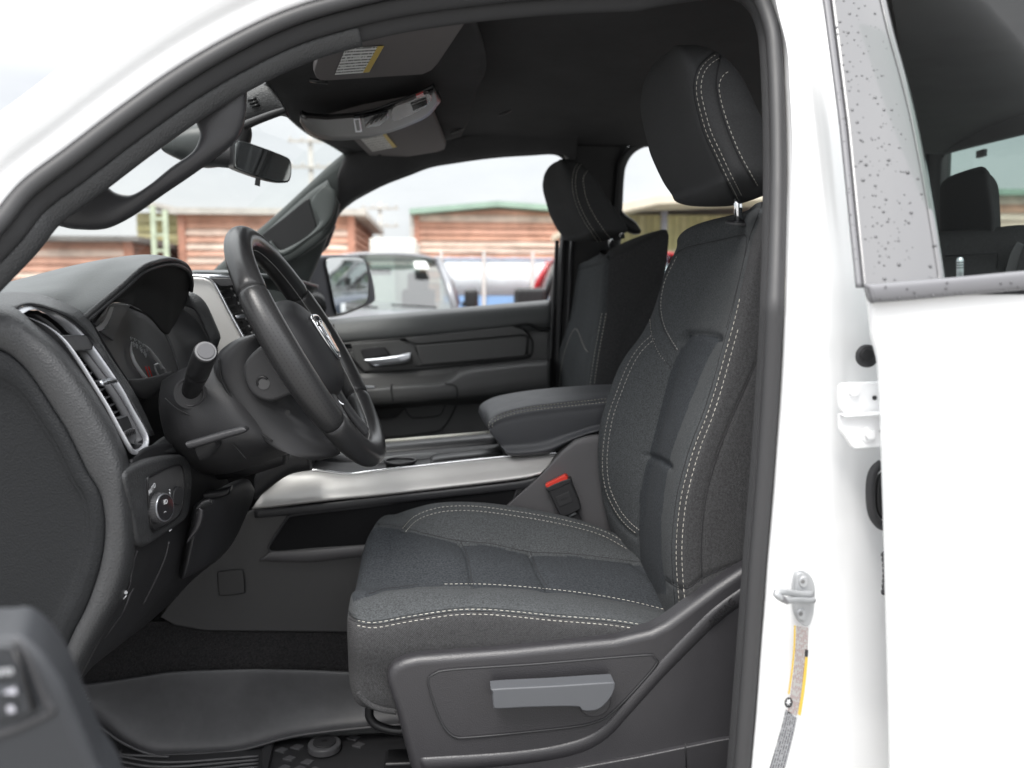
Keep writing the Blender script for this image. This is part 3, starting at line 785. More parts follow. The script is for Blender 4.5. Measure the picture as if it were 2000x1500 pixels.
# ---------------- rear door, shut
def yrd(y):  # outer skin of the rear door leans in above the belt
    return -.004 if y > 575 else -.004 + .13 * (575 - y) / 600
def rear_door():
    edge = [(1690, 575), (1695, 600), (1700, 650), (1704, 670), (1712, 700), (1716, 745), (1719, 800), (1722, 900), (1726, 1023), (1730, 1180), (1734, 1327), (1737, 1457), (1740, 1620)]
    e = smooth(edge, 40, even=False); rows = []
    for x, y in e:
        rows.append([P(x + 14, y, .05), P(x + 3, y, .03), P(x, y, .012), P(x + 2, y, .003), P(x + 8, y, -.003), P(x + 24, y, -.004), P(x + 60, y, -.005), P(x + 160, y, -.006), P(x + 420, y, -.006)])
    d = sheet('rear_door', rows, white_paint, T, 90, 60, .0015)
    # inner skin and inner trim so that the door has its thickness
    c0, c1 = P(1760, 600, .06), P(2150, 1600, .06)
    box('door_inner', ((c0[0] + .9) / 2 + .1, .09, .95), (.9 - c0[0], .05, .62), plastic, d, bevel=.01)
    # window frame applique
    ol = [(1619, -40), (1640, 120), (1657, 250), (1674, 420), (1689, 565)]; orr = [(1722, -40), (1745, 60), (1770, 150), (1794, 250), (1822, 400), (1845, 545)]
    A = smooth(ol, 40, even=False); B = smooth(orr, 40, even=False); rows = []
    ys = np.linspace(-60, 562, 30)
    ax = lambda y: np.interp(y, [p[1] for p in ol], [p[0] for p in ol]) - (0 if y > -40 else 3)
    bx = lambda y: np.interp(y, A[:, 1] * 0 + np.linspace(-40, 565, 40), np.interp(np.linspace(-40, 565, 40), B[:, 1], B[:, 0]))
    for y in ys:
        a, b = ax(y), bx(y); Y = yrd(y)
        rows.append([P(a, y, Y + .012), P(a + 1, y, Y + .002), P(a + 6, y, Y - .003), P(a + (b - a) * .5, y, Y - .005), P(b - 17, y, Y - .003), P(b - 14, y, Y + .0), P(b - 10, y, Y - .004), P(b - 3, y, Y - .003), P(b, y, Y + .004), P(b + 1, y, Y + .03)])
    ap = sheet('window_applique', rows, applique, d, 90, 70, .001)
    rows = []
    for y in ys:
        a = ax(y); Y = yrd(y)
        rows.append([P(a - 17, y, Y + .012), P(a - 16, y, Y + .003), P(a - 10, y, Y), P(a - 3, y, Y + .002), P(a - 1, y, Y + .012)])
    sheet('edge_strip', rows, mould_m, d, 60, 24, .001)
    # belt moulding
    up = [(1692, 556), (1750, 551), (1843, 543), (1930, 535), (2100, 519)]; lw = [(1703, 592), (1760, 588), (1850, 580), (1940, 572), (2100, 557)]
    inflate('belt_moulding', PP(up, -.012), PP(lw, -.012), mould_m, d, .008, 80, 20, 3.)
    tube('moulding_end', PP([(1692, 557), (1697, 562), (1703, 576), (1705, 592)], -.018), .0022, mould_m, d, 10)
    # glass
    g = [P(1735, -40, .08), P(2150, -40, .08), P(2150, 540, .012), P(1838, 545, .012)]
    mk('window_glass', g, [(0, 1, 2, 3)], dark_glass, d, sm=False)
    tube('lock_pin', [P(1875, 560, .05), P(1875, 530, .05), P(1875, 508, .05), P(1875, 503, .05)], [.0034, .0034, .0034, .0022], satin, d, 14)
    for yy in (512, 517, 522):
        tube('pin_groove', [P(1875, yy, .05), P(1875, yy + 2, .05)], .0037, black, d, 14)
    # beads of rain on the applique and the moulding
    V = []; Fc = []
    bv = bvh_of(ap)
    n = 0
    drops = [(1659, 27, 5), (1708, 27, 5), (1640, 43, 5), (1634, 54, 4), (1656, 64, 5), (1668, 78, 4), (1644, 88, 4), (1636, 67, 4), (1691, 71, 4), (1654, 140, 5), (1683, 148, 4), (1657, 159, 4), (1709, 191, 5), (1674, 204, 4), (1664, 215, 5), (1726, 215, 5), (1741, 215, 5), (1674, 239, 5), (1720, 248, 4), (1681, 274, 5), (1703, 273, 4), (1681, 315, 5), (1691, 322, 6), (1735, 313, 6), (1733, 322, 4), (1772, 337, 7), (1685, 352, 6), (1709, 363, 5), (1792, 349, 5), (1799, 379, 5), (1730, 390, 5), (1714, 342, 4), (1725, 414, 5), (1779, 416, 6), (1768, 431, 4), (1774, 435, 5), (1733, 433, 5), (1707, 404, 4), (1710, 463, 5), (1826, 480, 5), (1755, 517, 6), (1816, 520, 6), (1727, 545, 6), (1666, 130, 3), (1718, 500, 4), (1735, 502, 4)]
    for _ in range(240):
        y = random.uniform(-10, 548); a, b = ax(y), bx(y); u = random.betavariate(1.1, 1.6)
        drops.append((a + 4 + (b - a - 10) * u, y, random.choice([1.6, 2.0, 2.4, 3.0, 4.0]))) 
    for _ in range(40):
        y = random.uniform(0, 540); drops.append((ax(y) - random.uniform(3, 14), y, random.choice([1.4, 2., 2.6])))
    mold = [(1730, 560), (1772, 564), (1786, 571), (1720, 584), (1745, 585), (1757, 584), (1790, 581), (1805, 580), (1822, 578), (1845, 576), (1868, 573), (1880, 573), (1905, 571), (1850, 552), (1848, 563), (1955, 553), (1975, 552), (1965, 568), (1990, 561)]
    for i, (x, y, r) in enumerate(drops + [(a, b, random.uniform(1.8, 3.4)) for a, b in mold]):
        if i < len(drops):
            p, no = cast(bv, x, y)
            if p is None: p = P(x, y, yrd(y) + .0); no = np.array([0, -1., 0])
        else:
            p = P(x, y, -.0205); no = np.array([0, -1., 0])
        rr = r * .8 * .50 / 1000
        u = np.cross(no, [0, 0, 1.]); u /= np.linalg.norm(u); v = np.cross(no, u); k0 = len(V)
        el = random.uniform(.9, 1.25)
        for j, (f, h) in enumerate(((1, 0), (.92, .35), (.6, .72))):
            for k in range(8):
                th = k * math.pi / 4; V.append(p + (u * math.cos(th) + v * math.sin(th) * el) * rr * f + no * h * rr * .8)
        V.append(p + no * rr * .72)
        for j in (0, 1):
            for k in range(8): Fc.append((k0 + j * 8 + k, k0 + j * 8 + (k + 1) % 8, k0 + (j + 1) * 8 + (k + 1) % 8, k0 + (j + 1) * 8 + k))
        for k in range(8): Fc.append((k0 + 16 + k, k0 + 16 + (k + 1) % 8, k0 + 24))
    wm = mat('rain_water', (.10, .10, .105), .12, spec=.5)
    mk('rain_bead', V, Fc, wm, d, kind='stuff')
rear_door()

# ---------------- fittings on the centre pillar
def disc(name, c, r, h, m, parent, nrm=(0, -1., 0), n=28, bev=.0, rx=1., **kw):
    c = np.array(c, float); nrm = np.array(nrm, float); nrm /= np.linalg.norm(nrm)
    u = np.cross(nrm, [0, 0, 1.]); u /= np.linalg.norm(u); v = np.cross(nrm, u)
    prof = [(r, 0), (r, h - bev), (r - bev * .3, h - bev * .3), (r - bev, h)] if bev else [(r, 0), (r, h)]
    V = []
    for rr, hh in prof:
        for k in range(n):
            th = 2 * math.pi * k / n; V.append(c + (u * math.cos(th) * rx + v * math.sin(th)) * rr + nrm * hh)
    Fc = gridfaces(len(prof), n, False, True) + [tuple((len(prof) - 1) * n + k for k in range(n))]
    o = mk(name, V, Fc, m, parent, **kw); o.modifiers.new('wn', 'WEIGHTED_NORMAL')
    try: o.data.set_sharp_from_angle(angle=math.radians(40))
    except Exception: pass
    return o
def pillar_fittings():
    bump = disc('rubber_stop', P(1692, 695, .075), .0128, .006, plastic_dark, T, bev=.003)
    disc('stop_cap', P(1694, 693, .067), .0072, .002, black, bump, bev=.001)
    # rear door hinge: two leaves with bolts
    up = [(1640, 757), (1642, 795), (1648, 806), (1655, 810), (1760, 802), (1760, 745), (1660, 747), (1645, 750)]
    h = plate('door_hinge', PP(up, .062), white_paint, T, (0, .006, 0), .0015)
    plate('hinge_leaf', PP([(1641, 812), (1641, 838), (1650, 850), (1664, 872), (1670, 877), (1760, 871), (1760, 806), (1650, 812)], .054), white_paint, h, (0, .006, 0), .0015)
    plate('hinge_knuckle', PP([(1645, 811), (1760, 804), (1760, 810), (1652, 815)], .045), white_paint, h, (0, .012, 0), .001)
    for (x, y, Y) in ((1664, 765, .062), (1696, 849, .054)):
        disc('bolt_washer', P(x, y, Y), .0088, .0016, white_paint, h, bev=.0006)
        disc('bolt', P(x + 1, y - 1, Y - .0016), .0058, .006, white_paint, h, n=6, bev=.001)
    disc('hinge_hole', P(1708, 777, .0615), .0026, .0005, plastic_dark, h)
    disc('hinge_hole', P(1722, 842, .0535), .0026, .0005, plastic_dark, h)
    # wiring boot
    rows = smooth([(1722, 905), (1708, 918), (1701, 940), (1700, 975), (1705, 1005), (1718, 1024), (1732, 1030)], 40)
    tube('wiring_grommet', PP(rows, .075), .0052, plastic_dark, T, 14)
    rows = smooth([(1735, 925), (1722, 930), (1716, 950), (1716, 985), (1722, 1005), (1735, 1012)], 30)
    tube('wiring_grommet', PP(rows, .078), .0042, black, T, 12)
    n = 90; pts = []
    for i in range(n):
        t = i / (n - 1); a = t * 2 * math.pi * 7.5
        c = P(1733 + 3 * math.sin(t * 3), 1080 + 78 * t, .07); pts.append(c + np.array([.004 * math.cos(a), .004 * math.sin(a), 0]))
    tube('coiled_cable', pts, .0032, plastic_dark, T, 8)
    # striker
    B = smooth([(1562, 1113), (1583, 1124), (1592, 1145), (1592, 1170), (1588, 1205), (1578, 1224), (1562, 1216), (1551, 1196), (1548, 1160), (1552, 1125)], 40, True)
    s = plate('door_striker', PP(B, .066), steel, T, (0, .004, 0), .0012)
    B2 = smooth([(1564, 1119), (1576, 1127), (1583, 1150), (1580, 1195), (1572, 1214), (1560, 1206), (1553, 1185), (1555, 1130)], 40, True)
    plate('striker_plate', PP(B2, .063), steel, s, (0, .003, 0), .001)
    for (x, y) in ((1569, 1136), (1565, 1199)):
        disc('screw', P(x, y, .063), .0066, .0022, steel, s, bev=.0012, rx=.8)
        disc('screw_recess', P(x - 1, y, .0607), .0026, .0003, mat('recess', (.16, .16, .16), .5), s, n=6)
    loop = [P(1588, 1172, .060), P(1562, 1172, .045), P(1535, 1172, .020), P(1522, 1166, .012), P(1515, 1158, .012), P(1530, 1156, .02), P(1556, 1160, .045), P(1584, 1160, .060)]
    tube('striker_loop', smooth(loop, 50), .0036, steel, s, 12)
    plate('striker_tip', PP([(1513, 1157), (1516, 1166), (1530, 1178), (1539, 1182), (1541, 1176), (1536, 1168), (1524, 1160)], .010), mat('worn_steel', (.22, .22, .23), .4, metal=.7), s, (0, .003, 0), .001)
    # labels down the pillar
    def strip(name, a, b, w0, w1, m, Y=.068, lift=0., label=None, parent=T):
        V = []; n = 24
        A = smooth(a, n); B = smooth(b, n)
        me = bpy.data.meshes.new(name)
        pa, pb = [P(x, y, Y - lift) for x, y in A], [P(x, y, Y - lift) for x, y in B]
        me.from_pydata([tuple(p) for p in pa + pb], [], [(i, i + 1, n + i + 1, n + i) for i in range(n - 1)])
        uv = me.uv_layers.new(name='UVMap')
        for pl in me.polygons:
            for li, vi in zip(pl.loop_indices, pl.vertices): uv.data[li].uv = ((vi % n) / (n - 1), 1. if vi < n else 0.)
        me.materials.append(m); o = bpy.data.objects.new(name, me); link(o, parent, label=label)
        md = o.modifiers.new('s', 'SOLIDIFY'); md.thickness = .0003; md.offset = 0
        return o
    pr = print_mat('pillar_print', (.36, .355, .345), (.25, .15, .15), 7, 2., .47)
    w = strip('tyre_label', [(1556, 1222), (1552, 1290), (1546, 1345), (1538, 1398 - 6)], [(1579, 1226), (1577, 1290), (1570, 1345), (1556, 1398)], 0, 0, pr, .0645)
    strip('yellow_bar', [(1551, 1221), (1549, 1270), (1545, 1310), (1539, 1355)], [(1554.5, 1222), (1552.5, 1270), (1548.5, 1310), (1542, 1356)], 0, 0, yellow_m, .0645, .0006, parent=w)
    strip('yellow_bar', [(1573, 1283), (1569, 1320), (1564, 1360), (1558, 1395)], [(1578, 1284), (1575, 1320), (1570, 1360), (1564, 1398)], 0, 0, yellow_m, .0645, .0006, parent=w)
    plate('icon_block', PP([(1573, 1269), (1579, 1270), (1578, 1283), (1572, 1282)], .0635), plastic_dark, w, (0, .0006, 0), 0)
    disc('round_icon', P(1540, 1372, .064), .0062, .0006, plastic_dark, T, rx=.75)
    for a in range(3):
        an = a * math.pi / 3; c = P(1540, 1372, .0630); dx = np.array([math.cos(an) * .7, 0, math.sin(an)]) * .004
        tube('icon_spoke', [c - dx, c + dx], .0006, white_print, T, 6)
    pr2 = print_mat('plate_print', (.27, .275, .285), (.05, .05, .06), 6, 5., .44)
    strip('data_label', [(1535, 1385), (1525, 1425), (1512, 1470), (1500, 1510)], [(1556, 1402), (1551, 1430), (1540, 1475), (1528, 1520)], 0, 0, pr2, .0645)
    # rain on the jamb
    V = []
pillar_fittings()
def thing_part(name, loc, parent):
    o = bpy.data.objects.new(name, None); o.empty_display_size = .1; o.location = loc
    COL.objects.link(o); o.parent = parent; o.matrix_parent_inverse = Matrix.Translation(Vector(parent['_loc'])).inverted(); o['_loc'] = tuple(loc)
    return o
# ---------------- seats
def seat_ring_loft(name, feats, axis, stations, hidden, m, parent, caps, nu=200, nv=220, cap_len=(.03, .03), cap_p=2.6):
    """feats: list of (polyline, Y). hidden(vals)-> extra world points closing the ring"""
    rings = []
    for s in stations:
        vis = [at_axis(f[0], f[1], axis, s) for f in feats]
        rings.append(vis + [np.array(h) for h in hidden(s, vis)])
    A = [np.array(r) for r in rings]
    def cap(ring, direction, L, lean=0.):
        out = []; c = ring.mean(0)
        for th in (25, 45, 62, 76, 85):
            t = math.radians(th); sc = (1 - math.sin(t) ** cap_p) ** (1 / cap_p)
            r = c + (ring - c) * sc; r[:, axis] = ring[:, axis] * sc + c[axis] * (1 - sc) + direction * L * math.sin(t)
            if axis == 2: r[:, 0] += lean * L * math.sin(t)
            out.append(r)
        return out
    if caps[0]: A = cap(A[0], -1, cap_len[0])[::-1] + A
    ln = (A[-1].mean(0)[0] - A[-2].mean(0)[0]) / max(1e-6, A[-1].mean(0)[2] - A[-2].mean(0)[2]) if axis == 2 else 0
    if caps[1]: A = A + cap(A[-1], 1, cap_len[1], max(-1.2, min(1.2, ln)) * (.9 if 'headrest' in name else 0))
    V, Fc = loft_closed(np.array(A), nu, nv)
    o = mk(name, V, Fc, m, parent); fix_normals(o); return o

def driver_seat():
    root = thing_part('front_seat', (.4, .5, .8), T)
    # ---- backrest
    far_sil = [(1330, 1250), (1262, 1150), (1215, 1089), (1184, 1005), (1170, 927), (1168, 880), (1172, 835), (1185, 785), (1212, 712), (1252, 655), (1279, 600), (1296, 540), (1318, 490), (1350, 452), (1372, 430)]
    ins_l = [(1262, 1250), (1246, 1100), (1245, 1040), (1248, 980), (1258, 910), (1269, 874), (1290, 790), (1310, 715), (1330, 655), (1345, 590), (1362, 520), (1385, 450), (1400, 415)]
    ins_m = [(1290, 1290), (1270, 1120), (1268, 1050), (1272, 985), (1285, 905), (1303, 830), (1325, 760), (1350, 690), (1370, 640), (1390, 580), (1410, 505), (1432, 440), (1445, 405)]
    ins_r = [(1310, 1300), (1291, 1150), (1289, 1050), (1296, 970), (1312, 880), (1330, 815), (1352, 765), (1380, 700), (1402, 650), (1420, 590), (1440, 510), (1462, 435), (1475, 400)]
    near = [(1345, 1310), (1329, 1200), (1322, 1110), (1322, 1050), (1329, 982), (1341, 928), (1359, 868), (1380, 815), (1398, 760), (1416, 695), (1437, 618), (1448, 575), (1460, 520), (1475, 462), (1490, 420), (1498, 395)]
    s2 = [(1385, 1330), (1374, 1200), (1371, 1110), (1371, 1040), (1379, 970), (1397, 905), (1430, 818), (1474, 715), (1492, 650), (1505, 560), (1516, 470), (1528, 395)]
    feats = [(far_sil, .745), (ins_l, .61), (ins_m, .51), (ins_r, .415), (near, .287), (s2, .262)]
    def hid(z, v):
        b = v[-1]; bx = b[0] + .10 + (.02 if z < 1.2 else 0)
        return [(bx, .272, z), (bx + .045, .34, z), (bx + .05, .5, z), (bx + .045, .68, z), (bx - .02, .745, z), (v[0][0] + .06, .76, z)]
    st = list(np.linspace(.86, 1.43, 15))
    bk = seat_ring_loft('backrest', feats, 2, st, hid, [fabric, fabric_insert, fabric_side], root, (True, True), 260, 280, (.02, .045), 3.2)
    near_seam = [(1329, 1200), (1322, 1110), (1322, 1050), (1329, 982), (1341, 928), (1359, 868), (1380, 815), (1398, 760), (1416, 695), (1434, 630), (1446, 580), (1458, 527), (1473, 466), (1489, 423), (1500, 392)]
    seam2 = [(1371, 1140), (1370, 1060), (1377, 985), (1395, 910), (1428, 820), (1474, 715), (1495, 640)]
    low_seam = [(1299, 1132), (1325, 1148), (1345, 1148), (1371, 1130), (1410, 1112), (1449, 1100), (1480, 1092)]
    upl = [(1320, 685), (1297, 645), (1288, 611), (1288, 580), (1297, 543), (1319, 498), (1337, 485), (1353, 480), (1400, 470), (1448, 459), (1457, 463), (1458, 475), (1451, 515), (1437, 573), (1419, 640)]
    br2 = [(1256, 590), (1268, 611), (1274, 657), (1288, 691), (1311, 718)]
    far_st = [(1273, 655), (1254, 672), (1238, 692), (1222, 722), (1205, 765), (1190, 808), (1180, 859), (1177, 910), (1183, 955), (1201, 996), (1222, 1024), (1244, 1043)]
    il = [(1340, 652), (1330, 670), (1308, 718), (1290, 790), (1269, 874), (1257, 910), (1246, 970), (1244, 1045), (1250, 1130)]
    ir = [(1403, 661), (1380, 700), (1350, 772), (1326, 835), (1308, 886), (1296, 955), (1289, 1015), (1290, 1090), (1300, 1150)]
    top_i = [(1330, 668), (1340, 656), (1355, 652), (1385, 654), (1403, 661)]
    cross = [(1262, 890), (1285, 896), (1308, 912)]
    near_off = offset2(np.array(near_seam, float), -9)
    paint(bk, list(near_off) + [(1700, 380), (1700, 1400), (1340, 1400)], 2)
    paint(bk, [(1340, 652), (1385, 654), (1403, 661), (1380, 700), (1350, 772), (1326, 835), (1308, 886), (1296, 955), (1289, 1015), (1290, 1090), (1300, 1160), (1250, 1160), (1244, 1045), (1246, 970), (1257, 910), (1269, 874), (1290, 790), (1308, 718)], 1)
    groove(bk, [(near_off, 4.5, .0045), (seam2, 3, .0035), (low_seam, 3, .003), (upl, 3, .0028), (br2, 3, .0025), (offset2(np.array(far_st, float), 8), 4, .003), (il, 6, .004), (ir, 6, .002), (top_i, 6, .006), (cross, 5, .006), ([(1448, 412), (1480, 400)], 6, .004)])
    bv = bvh_of(bk)
    def seam(poly, r=.0009, nm='seam', mm=seam_m):
        q, nn = drape(bv, poly, 140, -.0002)
        if len(q) > 3: tube(nm, q, r, mm, root, 6)
    for poly in (near_off, seam2, upl, br2, low_seam): seam(poly)
    a = np.array(near_seam, float)[:11]
    stitches('stitching', bv, [a, offset2(np.array(near_seam, float), 11)[:10] , far_st, offset2(np.array(far_st, float), -9), br2[1:], offset2(np.array(upl[:6], float), 4)], stitch_m, root)
    # post guide
    gd = disc('post_guide', P(1450, 437, .43), .02, .004, plastic_dark, root, (0, -.25, 1.), rx=1.3, bev=.002)
    # ---- headrest
    hs = [(1362, 412), (1325, 391), (1302, 363), (1284, 329), (1268, 289), (1263, 252), (1266, 225), (1275, 198), (1297, 166), (1318, 145)]
    hm = [(1402, 425), (1380, 385), (1350, 330), (1325, 270), (1318, 215), (1330, 165), (1350, 128), (1368, 112)]
    h1 = [(1440, 385), (1418, 341), (1400, 302), (1381, 261), (1368, 216), (1361, 182), (1362, 155), (1370, 133), (1384, 117), (1400, 106)]
    h3 = [(1480, 362), (1449, 307), (1429, 261), (1413, 214), (1405, 175), (1404, 157), (1406, 140), (1410, 122), (1412, 108)]
    h4 = [(1560, 360), (1530, 310), (1503, 260), (1480, 215), (1461, 182), (1445, 155), (1434, 140), (1424, 126), (1416, 112)]
    def hh(z, v):
        b = v[-1]; return [(b[0] + .012, .45, z), (b[0] + .01, .56, z), (b[0] - .01, .615, z), (v[0][0] + .03, .632, z)]
    hd = seat_ring_loft('headrest', [(hs, .60), (hm, .485), (h1, .375), (h3, .358), (h4, .362)], 2, list(np.linspace(1.515, 1.600, 6)), hh, [headrest_fab, fabric_side], root, (True, True), 150, 170, (.03, .118), 2.15)
    e1 = h1[:]; e1o = offset2(np.array(e1, float), -6)
    groove(hd, [(e1o, 3, .003), (offset2(np.array(h3, float), -5), 3, .003)])
    bv = bvh_of(hd)
    h3s = [(1480, 362), (1449, 307), (1429, 261), (1413, 214), (1405, 178), (1406, 160), (1414, 146), (1428, 137)]
    stitches('stitching', bv, [e1, offset2(np.array(e1, float), 9), h3s], stitch_m, root, .0048, .0028)
    for poly in (e1o, offset2(np.array(h3, float), -5)):
        q, nn = drape(bv, poly, 120, -.0002)
        if len(q) > 3: tube('seam', q, .0009, seam_m, root, 6)
    for (x0, y0, x1, y1, Y) in ((1440, 372, 1443, 438, .43),):
        tube('headrest_post', [P(x0, y0, Y), P((x0 + x1) / 2, (y0 + y1) / 2, Y), P(x1, y1, Y)], .0062, chrome, root, 18)
    # ---- cushion
    sd = [(676, 1300), (690, 1310), (760, 1322), (900, 1318), (1100, 1300), (1300, 1270), (1420, 1250)]
    n2 = [(676, 1250), (720, 1262), (800, 1258), (900, 1252), (1000, 1250), (1200, 1248), (1300, 1240), (1400, 1230)]
    nr = [(674, 1188), (700, 1208), (732, 1212), (800, 1200), (880, 1189), (940, 1186), (1000, 1190), (1080, 1198), (1200, 1208), (1290, 1222), (1400, 1235)]
    cr_ = [(684, 1165), (712, 1160), (760, 1155), (820, 1150), (900, 1148), (960, 1150), (1050, 1158), (1140, 1170), (1240, 1187), (1350, 1210)]
    ni = [(690, 1150), (730, 1143), (800, 1140), (868, 1140), (940, 1140), (1020, 1145), (1120, 1155), (1220, 1171), (1330, 1196)]
    ce = [(712, 1095), (760, 1085), (820, 1082), (900, 1090), (960, 1098), (1040, 1108), (1120, 1116), (1200, 1126), (1300, 1145)]
    fi = [(732, 1030), (768, 1027), (840, 1044), (896, 1056), (960, 1062), (1036, 1076), (1120, 1082), (1252, 1096), (1340, 1105)]
    fs = [(748, 1014), (790, 1008), (824, 994), (880, 987), (940, 988), (1000, 995), (1060, 1004), (1140, 1022), (1200, 1043), (1250, 1066), (1320, 1100)]
    far = [(760, 1012), (792, 1002), (824, 994), (880, 990), (960, 993), (1060, 1007), (1140, 1025), (1200, 1047), (1260, 1080), (1340, 1130)]
    sd2 = [(688, 1350), (700, 1362), (760, 1386), (900, 1394), (1100, 1384), (1300, 1350), (1420, 1330)]
    feats = [(sd2, .268), (sd, .262), (n2, .255), (nr, .272), (cr_, .335), (ni, .41), (ce, .5), (fi, .60), (fs, .70), (far, .735)]
    def hc(x, v):
        return [(x, .75, .87), (x, .74, .79), (x, .6, .775), (x, .4, .775), (x, .30, .78)]
    xs = [-.105, -.075, -.04, 0, .05, .1, .15, .2, .25, .3, .36, .42]
    cu = seat_ring_loft('cushion', feats, 0, xs, hc, [fabric, fabric_insert, fabric_side], root, (True, False), 260, 280, (.047, .02), 3.4)
    pipe = [(690, 1050), (682, 1110), (676, 1165), (679, 1194), (700, 1208), (732, 1212), (800, 1200), (880, 1188), (940, 1186), (1000, 1190), (1080, 1198), (1200, 1208), (1285, 1222)]
    pipe_s = pipe[4:]
    far_s = [(786, 1032), (808, 1010), (840, 996), (880, 989), (940, 990), (1040, 1004), (1120, 1020), (1180, 1038), (1232, 1066)]
    fin = [(736, 1024), (768, 1026), (840, 1044), (896, 1056), (960, 1062), (1036, 1078), (1120, 1082), (1252, 1098)]
    nin = [(720, 1160), (730, 1157), (752, 1150), (816, 1142), (868, 1141), (940, 1141), (1020, 1146), (1120, 1156), (1220, 1172), (1320, 1196)]
    c1 = [(900, 1058), (912, 1082), (918, 1110), (922, 1138)]; c2 = [(1036, 1078), (1048, 1110), (1058, 1128), (1068, 1146)]; c3 = [(1240, 1098), (1262, 1118), (1285, 1140), (1330, 1188)]
    paint(cu, [(736, 1024), (768, 1026), (840, 1044), (896, 1056), (960, 1062), (1036, 1078), (1120, 1082), (1252, 1098), (1340, 1196), (1220, 1172), (1120, 1156), (1020, 1146), (868, 1141), (752, 1150), (690, 1176), (670, 1100)], 1)
    paint(cu, [(660, 1192), (679, 1198), (700, 1214), (732, 1218), (800, 1206), (880, 1194), (940, 1192), (1080, 1204), (1200, 1214), (1340, 1228), (1400, 1500), (600, 1500)], 2)
    groove(cu, [(offset2(np.array(pipe[3:], float), 5), 4, .004), (far_s, 4, .002), (offset2(np.array(far_s, float), 6), 5, .003), (fin, 7, .005), (nin, 5, .003), (c1, 3, .005), (c2, 3, .005), (c3, 7, .004), (c1, 16, .003), (c2, 16, .003)])
    bv = bvh_of(cu)
    for poly, r in ((c1, .0007), (c2, .0007), (pipe, .0011), (offset2(np.array(pipe, float), 8), .0009), (nin[:4], .0008), (fin, .0007)):  # the cross creases get dark lines that paint in their shade
        q, nn = drape(bv, poly, 160, -.0001)
        if len(q) > 3: tube('seam', q, r, fabric if r == .0011 else seam_m, root, 6)
    stitches('stitching', bv, [offset2(np.array(pipe_s, float), 4), offset2(np.array(pipe_s, float), 14), far_s, offset2(np.array(far_s, float), 9), nin[4:]], stitch_m, root)
    # bottom hem + slide bar under the cushion
    tube('hem', smooth(PP([(699, 1352), (710, 1366), (726, 1378), (748, 1386), (775, 1390)], .266), 40), .004, fabric_side, root, 10)
    tube('slide_bar', smooth(PP([(722, 1378), (722, 1400), (735, 1416), (765, 1426), (800, 1428)], .30), 40), .0062, black, root, 12)
    box('seat_base', (.16, .5, .72), (.42, .36, .12), black, root, bevel=.01)
    for Yr in (.34, .66): box('seat_rail', (.2, Yr, .655), (.6, .04, .04), black, root, bevel=.005)
    # ---- side shield (plastic)
    ol = [(754, 1335), (757, 1315), (768, 1300), (790, 1290), (816, 1284), (1000, 1270), (1200, 1250), (1272, 1233), (1300, 1219), (1325, 1201), (1400, 1145), (1440, 1118), (1560, 1050), (1560, 1560), (1350, 1560), (1010, 1560), (830, 1560), (800, 1500), (772, 1390)]
    sh = plate('side_shield', PP(ol, .236), plastic_side, root, (0, .03, 0), .012, 6)
    # fold that runs up to the recliner, and the flat field behind it
    fl = [(1352, 1222), (1400, 1190), (1560, 1085), (1560, 1440), (1400, 1456), (1220, 1480), (1060, 1500), (900, 1520), (890, 1500), (1010, 1478), (1110, 1450), (1170, 1412), (1230, 1350), (1300, 1278)]
    rows_a = smooth([(1500, 1110), (1400, 1180), (1345, 1232), (1280, 1300), (1220, 1368), (1172, 1420), (1110, 1448), (1000, 1466), (820, 1478)], 60)
    rows_b = smooth([(1500, 1160), (1420, 1216), (1365, 1268), (1300, 1334), (1240, 1400), (1190, 1452), (1125, 1484), (1010, 1504), (830, 1520)], 60)
    inflate('shield_ridge', PP(rows_a, .2375), PP(offset2(rows_b, 10), .2405), plastic_side, root, .0062, 80, 20, 2.)
    rc = smooth([(836, 1334), (844, 1320), (876, 1309), (1050, 1297), (1258, 1280), (1277, 1284), (1279, 1302), (1200, 1388), (1160, 1411), (1100, 1422), (920, 1440), (882, 1436), (858, 1402)], 90, True)
    inner = plate('recess_panel', PP(rc, .2335), plastic_side, root, (0, .01, 0), .0025, 3)
    tube('recess_groove', PP(rc, .2345), .0016, plastic_dark, root, 8, closed=True)
    # lower rail cover under the shield
    lc = plate('lower_cover', PP([(1085, 1508), (1250, 1478), (1400, 1447), (1560, 1420), (1560, 1640), (1000, 1640)], .229), plastic_side, root, (0, .02, 0), .002)
    tube('cover_joint', PP([(1338, 1452), (1340, 1480), (1342, 1560)], .228), .0009, black, root, 6)
    # recline lever
    lv = [(962, 1352), (968, 1346), (1080, 1340), (1190, 1333), (1200, 1335), (1202, 1342), (1194, 1362), (1176, 1382), (1160, 1389), (1138, 1389), (1126, 1381), (1040, 1382), (972, 1385), (964, 1380)]
    sm_lv = smooth(lv, 70, True)
    lever = plate('recline_lever', PP(sm_lv, .200), mat('lever_grey', (.088, .092, .10), .4, bump=[('voronoi', 800, .15, .0003)]), root, (0, .024, 0), .0055, 5)
    disc('lever_boss', P(1160, 1366, .222), .022, .006, plastic_side, root, bev=.002)
    dirx = P(1430, 1180, .23) - P(1395, 1215, .23)
    text_mesh('embossed_word', 'AIRBAG', P(1410, 1196, .2285), dirx, np.cross([0, -1, 0], dirx), .0135, mat('emboss', (.012, .012, .013), .5), root, .0006)
    return root
def thing_part(name, loc, parent):
    o = bpy.data.objects.new(name, None); o.empty_display_size = .1; o.location = loc
    COL.objects.link(o); o.parent = parent; o.matrix_parent_inverse = Matrix.Translation(Vector(parent['_loc'])).inverted(); o['_loc'] = tuple(loc)
    return o
driver_seat()

